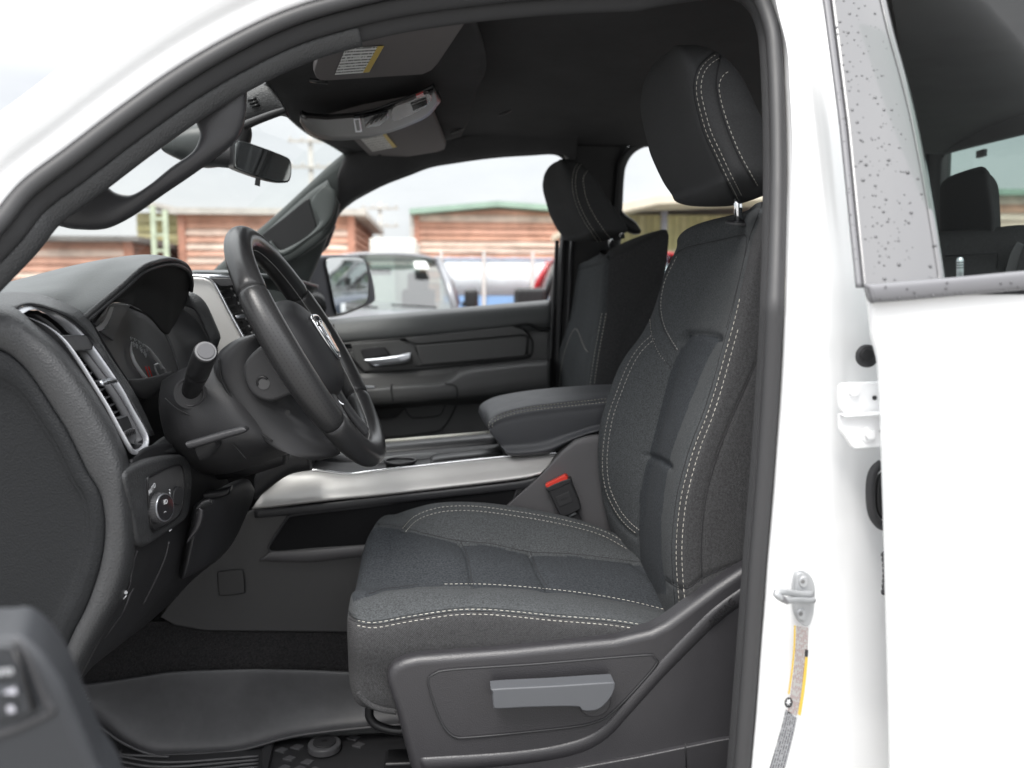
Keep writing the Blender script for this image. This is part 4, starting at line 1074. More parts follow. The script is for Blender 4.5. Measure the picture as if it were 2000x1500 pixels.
def passenger_seat():
    root = thing_part('front_seat', (.4, 1.42, .8), T)
    root['label'] = 'far front seat behind the armrest'
    fa = [(1088, 900), (1088, 800), (1092, 700), (1095, 676), (1104, 649), (1114, 616), (1122, 565), (1128, 528), (1138, 508), (1150, 495)]
    f1 = [(1120, 900), (1118, 800), (1125, 720), (1136, 650), (1146, 600), (1152, 550), (1160, 520), (1172, 495)]
    f2 = [(1135, 900), (1138, 800), (1144, 720), (1155, 650), (1164, 600), (1170, 560), (1174, 525), (1182, 492)]
    nr = [(1150, 900), (1153, 800), (1156, 755), (1164, 700), (1172, 655), (1180, 610), (1184, 560), (1187, 510), (1192, 488)]
    bk_ = [(1230, 900), (1240, 800), (1252, 700), (1270, 620), (1287, 545), (1293, 517), (1284, 485), (1269, 456), (1262, 452)]
    def hid(z, v):
        b = v[-1]; return [(b[0] + .02, 1.24, z), (b[0] + .03, 1.42, z), (b[0] + .01, 1.62, z), (v[0][0] + .05, 1.66, z)]
    bk = seat_ring_loft('backrest', [(fa, 1.64), (f1, 1.5), (f2, 1.36), (nr, 1.215), (bk_, 1.2)], 2, list(np.linspace(.9, 1.425, 12)), hid, [fabric, fabric_side], root, (True, True), 170, 180, (.02, .028), 3.4)
    co = bk.data.vertices
    for v in co:   # the shoulder of the seat rises towards its back edge
        if v.co.z > 1.33:
            t = min(1, (v.co.z - 1.33) / .11); v.co.z += max(0, (v.co.x - .40)) * .50 * t * t
    bk.data.update()
    seam_n = [(1156, 755), (1164, 700), (1172, 655), (1180, 610), (1184, 560), (1186, 520), (1190, 498)]
    paint(bk, seam_n[::-1] + [(1150, 800), (1400, 900), (1400, 400), (1200, 440)], 1)
    curve = [(1200, 760), (1206, 720), (1228, 640), (1252, 590), (1272, 562), (1290, 538)]
    s_a = [(1122, 530), (1150, 523), (1185, 514)]; s_b = [(1092, 760), (1096, 720), (1106, 678), (1124, 642), (1140, 675), (1148, 688)]; s_c = [(1112, 625), (1128, 640), (1136, 668), (1150, 705)]
    groove(bk, [(seam_n, 3, .004), (curve, 2.5, .004), (s_a, 2, .003), (s_c, 2.5, .003), ([(1164, 650), (1152, 662), (1148, 700), (1142, 760)], 3, .004)])
    bv = bvh_of(bk)
    stitches('stitching', bv, [offset2(np.array(seam_n[:4], float), -4), offset2(np.array(seam_n[:4], float), 4), s_b], stitch_m, root, .0052, .003, .0009)
    hs = [(1150, 478), (1128, 480), (1110, 469), (1096, 456), (1086, 442), (1071, 409), (1068, 382), (1070, 365), (1077, 349), (1088, 333)]
    hm = [(1162, 482), (1140, 468), (1118, 440), (1100, 405), (1096, 370), (1102, 340), (1112, 322)]
    h1 = [(1172, 478), (1158, 458), (1140, 430), (1126, 400), (1119, 372), (1118, 350), (1122, 330), (1130, 318)]
    h3 = [(1196, 470), (1180, 450), (1160, 420), (1146, 390), (1140, 362), (1140, 345), (1148, 333)]
    h4 = [(1228, 462), (1219, 436), (1196, 402), (1172, 368), (1146, 331), (1136, 318)]
    def hh(z, v):
        b = v[-1]; return [(b[0] + .01, 1.4, z), (b[0] - .01, 1.52, z), (v[0][0] + .02, 1.55, z)]
    hd = seat_ring_loft('headrest', [(hs, 1.53), (hm, 1.42), (h1, 1.30), (h3, 1.285), (h4, 1.285)], 2, list(np.linspace(1.515, 1.600, 6)), hh, [headrest_fab], root, (True, True), 110, 120, (.02, .105), 2.15)
    bv = bvh_of(hd)
    stitches('stitching', bv, [h1, offset2(np.array(h1, float), 6), h3], stitch_m, root, .0048, .003, .0007)
    for (a, b, Y) in (((1190, 452), (1194, 484), 1.42), ((1212, 440), (1216, 466), 1.30)):
        tube('headrest_post', [P(*a, Y), P((a[0] + b[0]) / 2, (a[1] + b[1]) / 2, Y), P(*b, Y)], .0062, chrome, root, 14)
    disc('post_guide', P(1183, 496, 1.4), .016, .006, black, root, (0, -.4, 1))
    V = PP([(1060, 1010), (1350, 1010), (1350, 960), (1000, 960)], 1.4)
    box('cushion', (.12, 1.43, .86), (.52, .5, .15), fabric, root, bevel=.05)
passenger_seat()

def rear_seat():
    root = thing_part('rear_seat', (1.2, .9, .9), T)
    Yn, Yf = .80, .98
    hs = [(1841, 470), (1839, 420), (1838, 370), (1839, 341), (1848, 328), (1868, 318), (1885, 314)]
    f2 = [(1925, 470), (1930, 440), (1926, 400), (1918, 350), (1912, 325), (1905, 314)]
    f3 = [(1943, 468), (1946, 440), (1943, 400), (1936, 360), (1926, 334), (1914, 314)]
    def hh(z, v): return [(v[2][0] + .03, Yn + .06, z), (v[0][0] + .13, Yf, z), (v[0][0] + .05, Yf + .04, z)]
    hd = seat_ring_loft('headrest', [(hs, Yf), (f2, Yn), (f3, Yn + .02)], 2, list(np.linspace(1.46, 1.565, 6)), hh, [headrest_fab], root, (True, True), 70, 80, (.02, .045), 3.)
    for a, b in (((1875, 460), (1875, 480)), ((1939, 452), (1939, 474))): tube('headrest_post', [P(*a, .85), P((a[0] + b[0]) / 2, (a[1] + b[1]) / 2, .85), P(*b, .85)], .007, chrome, root, 12)
    tp = [(1780, 478), (1845, 474), (1930, 468), (1985, 462), (2040, 462), (2090, 470)]
    rows = [[P(x, y + 6, .84) for x, y in tp], [P(x, y + 14, .80) for x, y in tp], [P(x, y + 60, .78) for x, y in tp], [P(x, y + 140, .74) for x, y in tp], [P(x, y + 400, .72) for x, y in tp]]
    bk = sheet('backrest', rows, fabric_side, root, 40, 30, .06)
    tube('seam', PP([(1846, 500), (1905, 497), (1948, 495), (1950, 505), (1944, 560)], .745), .0016, seam_m, root, 6)
    inflate('seat_belt', PP([(1985, 470), (1970, 500), (1955, 560)], .73), PP([(2000, 478), (1990, 510), (1975, 560)], .73), plastic, root, .001, 20, 8)
rear_seat()
# ---------------- cab shell
def cab():
    # headliner: one arched sheet from the windscreen header to the rear window
    rows = []
    for X, dz in ((-.25, -.02), (-.20, -.005), (-.12, 0), (0, .01), (.4, .018), (.9, .01), (1.3, 0), (1.5, -.004)):
        rows.append([(X, .27, 1.745 + dz * .4), (X, .33, 1.79 + dz), (X, .5, 1.82 + dz), (X, .96, 1.83 + dz), (X, 1.4, 1.82 + dz), (X, 1.56, 1.80 + dz), (X, 1.64, 1.782 + dz * .5)])
    sheet('headliner', rows, headliner_m, T, 60, 50, .008)
    rows = [[(X, y, z + .06) for (y, z) in ((.20, 1.75), (.28, 1.80), (.5, 1.85), (.96, 1.87), (1.4, 1.86), (1.66, 1.81), (1.74, 1.775))] for X in (-.34, 0, .5, 1.0, 1.5)]
    sheet('roof', rows, white_paint, T, 20, 30, .01)
    box('firewall', (-1.12, .96, .85), (.06, 1.6, .9), black, T)
    box('cab_floor', (.25, .96, .44), (2.7, 1.66, .05), carpet_m, T)
    box('kick_panel', (-.75, 1.74, .85), (.9, .06, .85), plastic_dark, T)
    box('sill', (.3, .10, .60), (2.6, .16, .16), plastic, T, bevel=.02)
    box('rear_wall', (1.56, .96, .98), (.05, 1.6, .85), plastic_dark, T)
    # rear wall around the back window
    wl = [(1838, 470), (1838, 330), (1845, 306), (1857, 299), (2003, 263), (2400, 170)]
    hole = [PX(x, y, 1.5) for x, y in wl]
    top = [PX(x, y - 90 - (40 if x > 1850 else 0), 1.5) for x, y in wl]; 
    A = np.array(hole); B = A.copy(); B[:, 2] = 1.84; B[:4, 1] = A[:4, 1] + .22; B[0, 2] = A[0, 2]; B[1, 2] = A[1, 2] + .0
    B = A + np.array([(0, .30, 0), (0, .30, .02), (0, .22, .1), (0, .1, .14), (0, .05, .16), (0, 0, .2)])
    inflate('window_surround', A, B, headliner_m, T, .012, 60, 12, 3, out=(-1., 0, 0))
    mk('rear_window', [PX(1700, 520, 1.55), PX(2500, 520, 1.55), PX(2500, 100, 1.55), PX(1700, 250, 1.55)], [(0, 1, 2, 3)], tinted, T, sm=False)
    box('guide_bracket', tuple(PX(1917, 300, 1.52)), (.01, .035, .02), black, T)
    # far side: rail over the windows, centre pillar, quarter
    Y = 1.66
    topline = [(560, 330), (650, 312), (760, 275), (885, 262), (990, 255), (1100, 250), (1200, 245), (1400, 240)]
    winA = [(664, 411), (682, 397), (700, 385), (748, 360), (797, 341), (840, 325), (885, 317), (940, 309), (990, 304), (1040, 301), (1077, 299), (1098, 303), (1125, 312)]
    upA = [(660, 340), (672, 310), (690, 298), (740, 288), (797, 282), (840, 276), (885, 270), (940, 262), (990, 256), (1040, 250), (1077, 246), (1098, 246), (1125, 246)]
    inflate('window_rail', PP(winA, 1.655), PP(upA, 1.60), headliner_m, T, .022, 80, 20, 2.4)
    tube('window_trim', smooth(PP(winA[:-2] + [(1095, 304), (1104, 315), (1107, 332)], 1.66), 80), .0045, rubber, T, 10)
    # far centre pillar
    a = [(1070, 246), (1098, 300), (1105, 330), (1098, 400), (1092, 480), (1072, 600), (1066, 760), (1062, 900)]
    b = [(1240, 240), (1222, 306), (1216, 350), (1214, 410), (1212, 480), (1210, 600), (1210, 760), (1210, 900)]
    inflate('centre_pillar', PP(a, 1.70), PP(b, 1.70), plastic_dark, T, .035, 80, 20, 3.4)
    inflate('pillar_edge', PP([(1300, 283), (1262, 287), (1238, 300), (1224, 322), (1219, 350), (1216, 410), (1214, 470)], 1.655), PP([(1300, 270), (1255, 272), (1226, 288), (1208, 315), (1204, 350), (1200, 410), (1198, 470)], 1.65), plastic, T, .010, 60, 14, 2.2)
    for dx, m, r in ((0, rubber, .006), (14, plastic_dark, .009), (30, plastic, .007)):
        tube('door_edge_seal', PP([(1088 + dx, 470), (1083 + dx, 560), (1078 + dx, 640), (1073 + dx, 760), (1070 + dx, 900)], 1.652), r, m, T, 10)
    tube('trim_joint', PP([(1090, 593), (1116, 590), (1140, 588)], 1.65), .0012, black, T, 6)
    # belt guide loop on the far pillar
    inflate('belt_guide', PP([(1212, 408), (1224, 420), (1240, 432), (1250, 448)], 1.60), PP([(1210, 444), (1222, 452), (1236, 458), (1248, 458)], 1.60), plastic_dark, T, .02, 30, 14, 2)
    inflate('window_rail', PP([(1240, 292), (1269, 287), (1400, 283), (1700, 278), (1840, 300)], 1.66), PP([(1240, 245), (1269, 240), (1400, 236), (1700, 230), (1840, 240)], 1.62), headliner_m, T, .02, 40, 14, 2.4)
    box('rear_door', ((1.5 + .55) / 2, 1.74, .95), (1.1, .1, .66), plastic_dark, T, bevel=.02)
    inflate('rear_pillar', PP([(1790, 240), (1790, 480)], 1.72), PP([(1860, 240), (1850, 480)], 1.72), headliner_m, T, .02, 10, 12)
    mk('side_window', [(.52, 1.72, 1.28), (1.5, 1.72, 1.28), (1.5, 1.70, 1.80), (.52, 1.70, 1.80)], [(0, 1, 2, 3)], clear_glass, T, sm=False)
    # windscreen
    rows = []
    for t in np.linspace(0, 1, 6):
        X = -1.02 + .70 * t; z = 1.27 + .50 * t; rows.append([(X + .10 * abs(u) ** 2, .96 + u * (.74 - .06 * t), z) for u in np.linspace(-1, 1, 7)])
    sheet('windscreen', rows, glass, T, 12, 16, 0)
    # header trim behind the windscreen top
    inflate('header_trim', PP([(440, 258), (490, 242), (540, 227), (566, 230)], .8), PP([(440, 205), (480, 178), (520, 163), (545, 190)], .8), leather, T, .02, 30, 14, 2.6)
    inflate('header_strip', PP([(478, 255), (500, 244), (530, 232), (560, 221)], .72), PP([(478, 236), (500, 228), (530, 217), (556, 210)], .72), plastic_dark, T, .01, 30, 10, 2.6)
    for k in range(3): tube('header_slot', PP([(484 + 4 * k, 196 + 6 * k), (501 + 3 * k, 192 + 6 * k)], .776), .0028, black, T, 6)
    # front shell of the headliner (carries the overhead console)
    hdr = [[(512, 150, 1.742), (560, 110, 1.752), (640, 60, 1.758), (740, 10, 1.762), (860, -40, 1.765)],
           [(520, 163, 1.742), (585, 130, 1.752), (670, 85, 1.758), (780, 40, 1.763), (905, 0, 1.768)],
           [(533, 190, 1.742), (605, 170, 1.752), (700, 140, 1.760), (810, 100, 1.766), (935, 55, 1.772)],
           [(560, 226, 1.742), (630, 215, 1.752), (720, 195, 1.760), (825, 165, 1.767), (950, 125, 1.774)],
           [(600, 260, 1.742), (660, 255, 1.752), (740, 235, 1.760), (835, 208, 1.768), (930, 180, 1.775)],
           [(640, 280, 1.745), (700, 280, 1.755), (770, 270, 1.762), (850, 250, 1.770), (915, 232, 1.776)],
           [(671, 299, 1.752), (730, 300, 1.760), (790, 290, 1.766), (850, 278, 1.772), (900, 265, 1.778)]]
    sheet('header_shell', [[PZ(*p) for p in r] for r in hdr], headliner_m, T, 50, 50, .006)
    for (x, y, Y) in ((987, 223, 1.2), (894, 258, 1.36)):
        d = P(x + 10, y - 7, Y) - P(x - 10, y + 3, Y)
        inflate('roof_clip', PP([(x - 13, y + 4), (x, y + 1), (x + 12, y - 6)], Y), PP([(x - 13, y - 1), (x, y - 6), (x + 12, y - 9)], Y), plastic_side, T, .004, 20, 10, 2)
    # dome lamp grille near the driver's rail
    r_ = inflate('assist_lamp', PP([(922, 32), (945, 33), (972, 24)], .42), PP([(924, 26), (945, 24), (970, 18)], .42), plastic_side, T, .004, 20, 10, 2)
cab()

def visors():
    v = thing_part('sun_visor', (-.1, .5, 1.72), T)
    z = 1.722
    ol = [(617, 152), (612, 140), (620, 115), (640, 96), (700, 60), (780, 30), (930, -10), (923, 25), (856, 125), (844, 138), (826, 146), (640, 158), (624, 158)]
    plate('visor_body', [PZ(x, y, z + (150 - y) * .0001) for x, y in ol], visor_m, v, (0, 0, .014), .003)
    zl = z - .002
    lab = [PZ(x, y, z - .0018 + (150 - y) * .0001) for x, y in ((675, 94), (750, 90), (721, 141), (654, 146))]
    l = quad_uv('warning_label', lab, print_mat('visor_print', (.72, .72, .71), (.10, .10, .10), 9, 1., .42), v)
    yl = [PZ(x, y, z - .0024 + (150 - y) * .0001) for x, y in ((738, 91), (750, 90), (721, 141), (709, 142))]
    plate('yellow_bar', yl, yellow_m, l, (0, 0, .0004), 0)
    tube('visor_rod', [PZ(606, 156, z + .010), PZ(622, 159, z + .006), PZ(640, 160, z + .006)], .004, black, v, 10)
    v2 = thing_part('sun_visor', (-.2, 1.3, 1.75), T)
    ol = [(640, 230), (685, 268), (722, 305), (731, 307), (742, 302), (748, 308), (762, 312), (855, 297), (868, 292), (871, 285), (847, 227), (838, 215), (800, 200)]
    z = 1.742
    plate('visor_body', [PZ(x, y, z) for x, y in ol], mat('visor_cloth_lit', (.19, .175, .175), .9, spec=.2), v2, (0, 0, .014), .003)  # same cloth as the other visor, paler to paint in the light
    lab = [PZ(x, y, z - .0016) for x, y in ((701, 268), (752, 259), (775, 287), (727, 296))]
    l = quad_uv('warning_label', lab, print_mat('visor_print_far', (.55, .53, .50), (.28, .26, .25), 7, 3., .45), v2)
    plate('yellow_bar', [PZ(x, y, z - .0022) for x, y in ((745, 260), (752, 259), (775, 287), (767, 289))], yellow_m, l, (0, 0, .0004), 0)
    box('visor_clip', tuple(PZ(705, 300, 1.76)), (.03, .02, .02), black, v2, bevel=.004)
visors()

def overhead():
    c = thing_part('overhead_console', (-.16, .95, 1.71), T)
    # band swept on a sloping face: pixel outline pinned to a surface between Y .78 (left) and .86 (right)
    def OP(pts, lift=0.):
        return np.array([PZ(x, y, 1.700 + (x - 587) / 270 * .030 + lift) for x, y in pts])
    up = [(587, 222), (600, 227), (640, 230), (692, 226), (730, 219), (762, 207), (800, 193), (830, 180), (848, 171)]
    lo = [(590, 232), (602, 250), (622, 262), (657, 268), (710, 264), (755, 254), (800, 238), (835, 220), (858, 192)]
    inflate('console_rim', OP(offset2(np.array(up), -5), .004), OP(offset2(np.array(lo), 5), .004), black, c, .008, 60, 16, 3, out=(0, -.4, -.9))
    inflate('console_face', OP(up, .002), OP(lo, .002), mat('overhead_satin', (.085, .08, .08), .38, metal=.5), c, .008, 60, 20, 4, out=(0, -.4, -.9))
    lt = [(598, 231), (640, 234), (692, 230), (699, 262), (650, 264), (620, 257)]
    plate('storage_door', OP(lt, -0.0105), mat('overhead_grey', (.07, .067, .067), .4, metal=.4), c, (0, .002, .006), .0015)
    plate('door_button', OP([(690, 233), (703, 232), (707, 258), (694, 259)], -0.0125), satin, c, (0, .002, .006), .0015)
    plate('button_face', OP([(693, 236), (701, 235), (704, 255), (697, 256)], -0.0135), mat('button_grey', (.13, .13, .13), .4), c, (0, .001, .004), .001)
    plate('switch_bay', OP([(710, 231), (757, 219), (759, 231), (742, 246), (714, 250)], -0.0115), gloss_black, c, (0, .002, .006), .001)
    for k in range(4): tube('switch_rib', OP([(714 + k * 10, 248 - k * 4), (734 + k * 8, 227 - k * 3)], -0.0128), .0014, plastic_side, c, 6)
    lens = mat('lamp_lens', (.13, .12, .12), .18, coat=.4)
    plate('lamp_lens', OP(smooth([(768, 212), (800, 198), (832, 184), (842, 188), (840, 200), (820, 216), (790, 230), (768, 236)], 40, True), -0.0105), lens, c, (0, .002, .006), .0015)
    plate('lamp_switch', OP([(802, 204), (832, 193), (836, 203), (808, 218)], -0.0125), black, c, (0, .002, .006), .0012)
    for k in range(3): tube('lamp_rib', OP([(806, 208 + k * 3.6), (833, 197 + k * 3.4)], -0.0135), .0011, plastic_side, c, 6)
    plate('painted_red_glint', OP([(812, 188), (826, 182), (829, 187), (815, 193)], -0.0120), mat('red_glint', (.5, .08, .08), .2, coat=.5), c, (0, .001, .004), .0006)  # red reflection on the lamp lens, painted as a small plate
overhead()

def handles_mirror():
    h = thing_part('grab_handle', (-.4, .2, 1.5), T)
    out_ = [(60, 400), (105, 437), (125, 442), (147, 446), (192, 447), (224, 439), (266, 416), (315, 381), (371, 343), (420, 308), (451, 283), (469, 259), (479, 227), (482, 190), (484, 130)]
    in_ = [(120, 330), (150, 345), (190, 352), (206, 362), (224, 375), (245, 381), (266, 378), (297, 359), (336, 327), (371, 303), (385, 285), (391, 262), (383, 240), (365, 190), (360, 120)]
    inflate('handle_grip', PP(in_, .285), PP(out_, .29), plastic, h, [.016, .012, .012, .012, .012, .012, .012, .012, .012, .014, .016], 140, 26, 2.3)
    V = PP(offset2(smooth(out_[1:13], 80), -1), .294); tube('handle_rim', V, .0018, black, h, 8)
    # far pillar with its own handle
    f = thing_part('windscreen_pillar', (-.7, 1.6, 1.5), T)
    a = [(672, 298), (640, 325), (590, 372), (540, 418), (480, 470), (420, 524), (360, 580)]
    b = [(812, 332), (745, 362), (680, 402), (652, 440), (625, 505), (600, 560), (560, 640)]
    pil = mat('pillar_grey_green', (.060, .068, .067), .5, bump=[('voronoi', 600, .3, .0005)])
    inflate('pillar_cover', PP(a, 1.62), PP(b, 1.66), pil, f, .02, 80, 22, 3)
    o1 = [(452, 512), (500, 470), (545, 430), (590, 392), (618, 368), (640, 352), (655, 352), (663, 372), (664, 400), (658, 425), (640, 450), (600, 482), (570, 502), (548, 512), (530, 508)]
    inflate('handle_recess', PP([(440, 522), (520, 452), (600, 380), (640, 352)], 1.60), PP([(548, 520), (590, 500), (648, 452), (664, 400)], 1.60), pil, f, .014, 60, 18, 5)
    dk = smooth([(515, 455), (560, 420), (600, 388), (606, 398), (614, 425), (618, 440), (612, 455), (590, 474), (560, 492), (545, 496), (525, 490), (505, 468)], 60, True)
    plate('handle_opening', PP(dk, 1.582), black, f, (0, .01, 0), .003)  # solid black plate paints the shade of the hollow
    g1 = smooth([(638, 360), (655, 375), (655, 410), (640, 440), (600, 470), (572, 492), (548, 500), (520, 482)], 60); g2 = smooth([(612, 385), (608, 398), (620, 425), (622, 438), (600, 462), (566, 482), (546, 488), (530, 470)], 60)
    inflate('grab_handle', PP(g1, 1.565), PP(g2, 1.565), pil, f, .010, 80, 18, 2.3)
    # sail in front of the window, beside the dash
    plate('mirror_sail', PP([(596, 500), (655, 440), (640, 480), (604, 520), (606, 575), (612, 640), (560, 640), (560, 560)], 1.69), plastic_dark, f, (0, .02, 0), .004)
    # inside mirror
    m = thing_part('rear_view_mirror', (-.37, .85, 1.6), T)
    face = smooth([(459, 275), (476, 275), (515, 288), (556, 304), (568, 312), (571, 328), (569, 348), (560, 357), (525, 352), (465, 331), (457, 322), (457, 298)], 60, True)
    nm = np.array([.52, -.85, -.10]); nm /= np.linalg.norm(nm); Cm = P(514, 316, .85)
    def MP(pts, lift=0.):
        o = []
        for x, y in pts:
            d_ = ray(x, y); t = ((Cm + nm * lift - CAM) @ nm) / (d_ @ nm); o.append(CAM + d_ * t)
        return np.array(o)
    plate('mirror_housing', MP(face), black, m, tuple(-nm * .035), .006, 5)
    inn = [((x - 514) * .955 + 514, (y - 316) * .93 + 316) for x, y in face]
    def tilt(x, y): return .836 + (x - 514) * -.00006
    plate('mirror_glass', MP(inn, .002), cabin_mirror, m, tuple(-nm * .003), .0008)
    inflate('mirror_back', PP([(392, 292), (420, 286), (458, 276)], .87), PP([(398, 325), (425, 326), (462, 330)], .87), plastic_dark, m, .03, 30, 16, 2.4)
    inflate('camera_cover', PP([(327, 290), (342, 262), (372, 246), (400, 240), (430, 236)], .90), PP([(329, 302), (350, 312), (378, 322), (400, 328), (425, 326)], .90), mat('cover_grey', (.045, .05, .05), .35, bump=[('noise', 300, .1, .0005)]), m, .04, 40, 18, 2.4)
    inflate('mirror_stem', PP([(440, 240), (452, 262), (462, 285)], .86), PP([(490, 245), (492, 262), (488, 280)], .86), plastic_dark, m, .018, 20, 14, 2.4)
    plate('dimming_tab', PP([(499, 345), (508, 348), (507, 364), (497, 361)], .842), black, m, (0, .004, 0), .001)
handles_mirror()

def far_door():
    plastic = mat('far_door_plastic_lit', (.10, .10, .10), .42, bump=[('voronoi', 700, .35, .0005)]); plastic_dark = mat('far_door_dark_lit', (.07, .07, .07), .5); leather = mat('far_door_vinyl_lit', (.10, .104, .105), .42, bump=[('voronoi', 420, .6, .0008)]); plastic_smooth = plastic  # cabin trims repeated in paler colours to paint in light on this door
    d = thing_part('front_door', (-.1, 1.7, 1.0), T)
    Y0 = 1.63
    def Yd(x, y): # rolls back at the sill, bulges at the armrest
        return Y0
    # outer shell
    box('door_shell', (-.05, 1.80, .90), (1.1, .10, .72), plastic_dark, d, bevel=.02)
    sill = [(560, 640), (640, 629), (760, 618), (860, 609), (960, 600), (1078, 590)]
    def row(dy, Y, rise=0): return [P(x, y + dy, Y) for x, y in sill]
    rows = [row(-4, 1.74), row(-3, 1.70), row(2, 1.675), row(10, 1.662), row(24, 1.652), row(36, 1.65), row(44, 1.655), row(50, 1.662), row(54, 1.668)]
    sheet('sill_roll', rows, leather, d, 60, 50, .003)
    rows = [row(52, 1.668), row(60, 1.656), row(80, 1.652), row(110, 1.652), row(140, 1.652), row(165, 1.648)]
    sheet('door_panel', rows, plastic, d, 40, 50, .003)
    tube('panel_groove', smooth(PP([(560, 689), (660, 674), (760, 664), (900, 650), (1000, 637), (1030, 633), (1048, 641), (1060, 643), (1078, 641)], 1.652), 80), .0050, black, d, 8)
    # raised surround round handle and insert
    sur = [(655, 692), (700, 680), (775, 675), (800, 690), (880, 672), (960, 653), (1010, 643), (1032, 654), (1042, 668), (1042, 690), (1036, 700), (900, 714), (760, 725), (718, 729), (690, 715), (670, 705)]
    loop = smooth([(700, 682), (780, 671), (900, 653), (1000, 641), (1020, 644), (1036, 660), (1040, 672), (1038, 690), (1028, 699), (960, 707), (860, 717), (760, 726), (725, 728), (706, 722), (692, 705), (678, 690)], 120, True)
    plate('handle_surround', PP(loop, 1.648), plastic, d, (0, .012, 0), .005)
    tube('surround_gap', PP(loop, 1.6525), .0042, black, d, 8, closed=True)
    ins = [(812, 674), (1018, 656), (1028, 657), (1031, 662), (1029, 690), (1024, 697), (826, 714), (820, 708)]
    plate('insert_panel', PP(ins, 1.640), plastic_smooth, d, (0, .01, 0), .006)
    tube('insert_gap', smooth(PP(ins + [ins[0]], 1.646), 80), .0026, black, d, 8)
    tb = [(700, 668), (790, 655), (812, 667), (820, 672), (1014, 645), (1026, 652), (1016, 653), (820, 676), (806, 672), (782, 664), (700, 677)]
    plate('insert_ledge', PP([(790, 660), (1000, 638), (1022, 644), (1034, 656), (1020, 654), (815, 672), (800, 668)], 1.640), plastic, d, (0, .012, 0), .003)
    plate('handle_bezel', PP([(685, 672), (779, 664), (808, 677), (826, 714), (750, 722), (712, 726), (694, 705)], 1.641), plastic, d, (0, .012, 0), .003)
    rec = smooth([(705, 683), (740, 678), (752, 679), (760, 688), (768, 695), (800, 690), (806, 705), (800, 712), (735, 716), (722, 712)], 60, True)
    plate('handle_pocket', PP(rec, 1.637), black, d, (0, .012, 0), .001)
    plate('pocket_plate', PP([(705, 682), (743, 677), (752, 683), (757, 692), (712, 699)], 1.6355), plastic_side, d, (0, .006, 0), .001)
    inflate('door_handle', PP([(710, 702), (740, 699), (775, 694), (803, 688)], 1.622), PP([(727, 712), (740, 714), (785, 709), (800, 704)], 1.622), satin, d, [.004, .006, .009, .008], 40, 18, 3)
    # armrest and lower door
    al = [(640, 735), (700, 740), (800, 730), (880, 726), (930, 708), (1070, 698)]
    def r2(pts, Y): return [P(x, y, Y if np.ndim(Y) == 0 else Y[i]) for i, (x, y) in enumerate(pts)]
    xs = [560, 700, 800, 868, 905, 980, 1074]
    def rr(ys, Y): return [P(x, y, Y) for x, y in zip(xs, ys)]
    rows = [rr([745, 731, 726, 722, 716, 710, 700], 1.648), rr([752, 742, 738, 733, 718, 710, 702], 1.635), rr([765, 757, 751, 746, 725, 715, 706], 1.60), rr([770, 762, 755, 750, 733, 722, 713], 1.580), rr([776, 769, 762, 757, 748, 738, 728], 1.575), rr([790, 783, 776, 770, 766, 756, 746], 1.575), rr([800, 792, 786, 779, 776, 768, 757], 1.585), rr([802, 795, 789, 784, 782, 774, 764], 1.62), rr([804, 800, 795, 790, 790, 782, 774], 1.655)]
    sheet('door_armrest', rows, plastic, d, 70, 70, .003)
    for a in ([(766, 750), (764, 760), (768, 783)], [(868, 748), (888, 753), (893, 762), (893, 778)]):
        tube('armrest_joint', smooth(PP(a, 1.5735), 20), .0022, black, d, 6)
    box('window_switch', tuple(P(722, 756, 1.59)), (.03, .02, .006), satin, d, bevel=.001)
    rows = [rr([800, 798, 793, 788, 786, 780, 770], 1.66), rr([830, 828, 824, 820, 818, 812, 806], 1.672), rr([880, 878, 874, 870, 866, 860, 855], 1.668), rr([960, 958, 954, 950, 946, 940, 935], 1.66), rr([1100] * 7, 1.66)]
    sheet('map_pocket_panel', rows, mat('lower_door_lit', (.11, .11, .11), .5, bump=[('voronoi', 700, .3, .0005)]), d, 30, 30, .004)
    pk = smooth([(640, 800), (700, 795), (780, 790), (792, 795), (784, 806), (770, 816), (720, 820), (640, 826)], 60, True)
    plate('pull_cup', PP(pk, 1.654), black, d, (0, .01, 0), .002)
    tube('pocket_outline', smooth(PP([(791, 799), (800, 812), (812, 816), (855, 812), (866, 800), (870, 788)], 1.66), 40), .0016, black, d, 6)
    tube('pocket_outline', smooth(PP([(893, 788), (880, 815), (866, 835), (850, 843), (800, 850), (740, 856)], 1.66), 40), .0022, black, d, 6)
    pl = smooth([(891, 790), (1075, 775), (1075, 860), (860, 880), (872, 845), (884, 815)], 50, True)
    tube('lock_knob', [P(1036, 592, 1.69), P(1036, 598, 1.69), P(1036, 603, 1.69)], [.0075, .005, .011], black, d, 14)
    mk('door_window', [(-.95, 1.735, 1.28), (.33, 1.735, 1.31), (.33, 1.715, 1.80), (-.4, 1.715, 1.80)], [(0, 1, 2, 3)], clear_glass, d, sm=False)
    # outside mirror
    m = thing_part('door_mirror', (-.33, 1.95, 1.32), T)
    Ym = 1.93
    face = smooth([(640, 507), (648, 504), (690, 503), (706, 505), (714, 514), (719, 545), (718, 580), (712, 592), (690, 603), (664, 612), (657, 608), (650, 575), (643, 540), (638, 518)], 60, True)
    shell_a = [(600, 520), (618, 505), (650, 499), (695, 499), (712, 503), (722, 518), (730, 545), (735, 575), (733, 590)]
    shell_b = [(600, 590), (605, 602), (630, 617), (655, 620), (675, 617), (695, 610), (712, 604), (722, 598), (732, 592)]
    shell = smooth([(598, 540), (600, 515), (612, 504), (640, 498), (690, 498), (708, 502), (720, 515), (730, 545), (735, 580), (730, 592), (700, 606), (662, 619), (635, 619), (606, 606), (598, 580)], 90, True)
    C = np.array(P(680, 557, Ym)); nn = np.array([.825, -.564, -.02]); nn /= np.linalg.norm(nn)
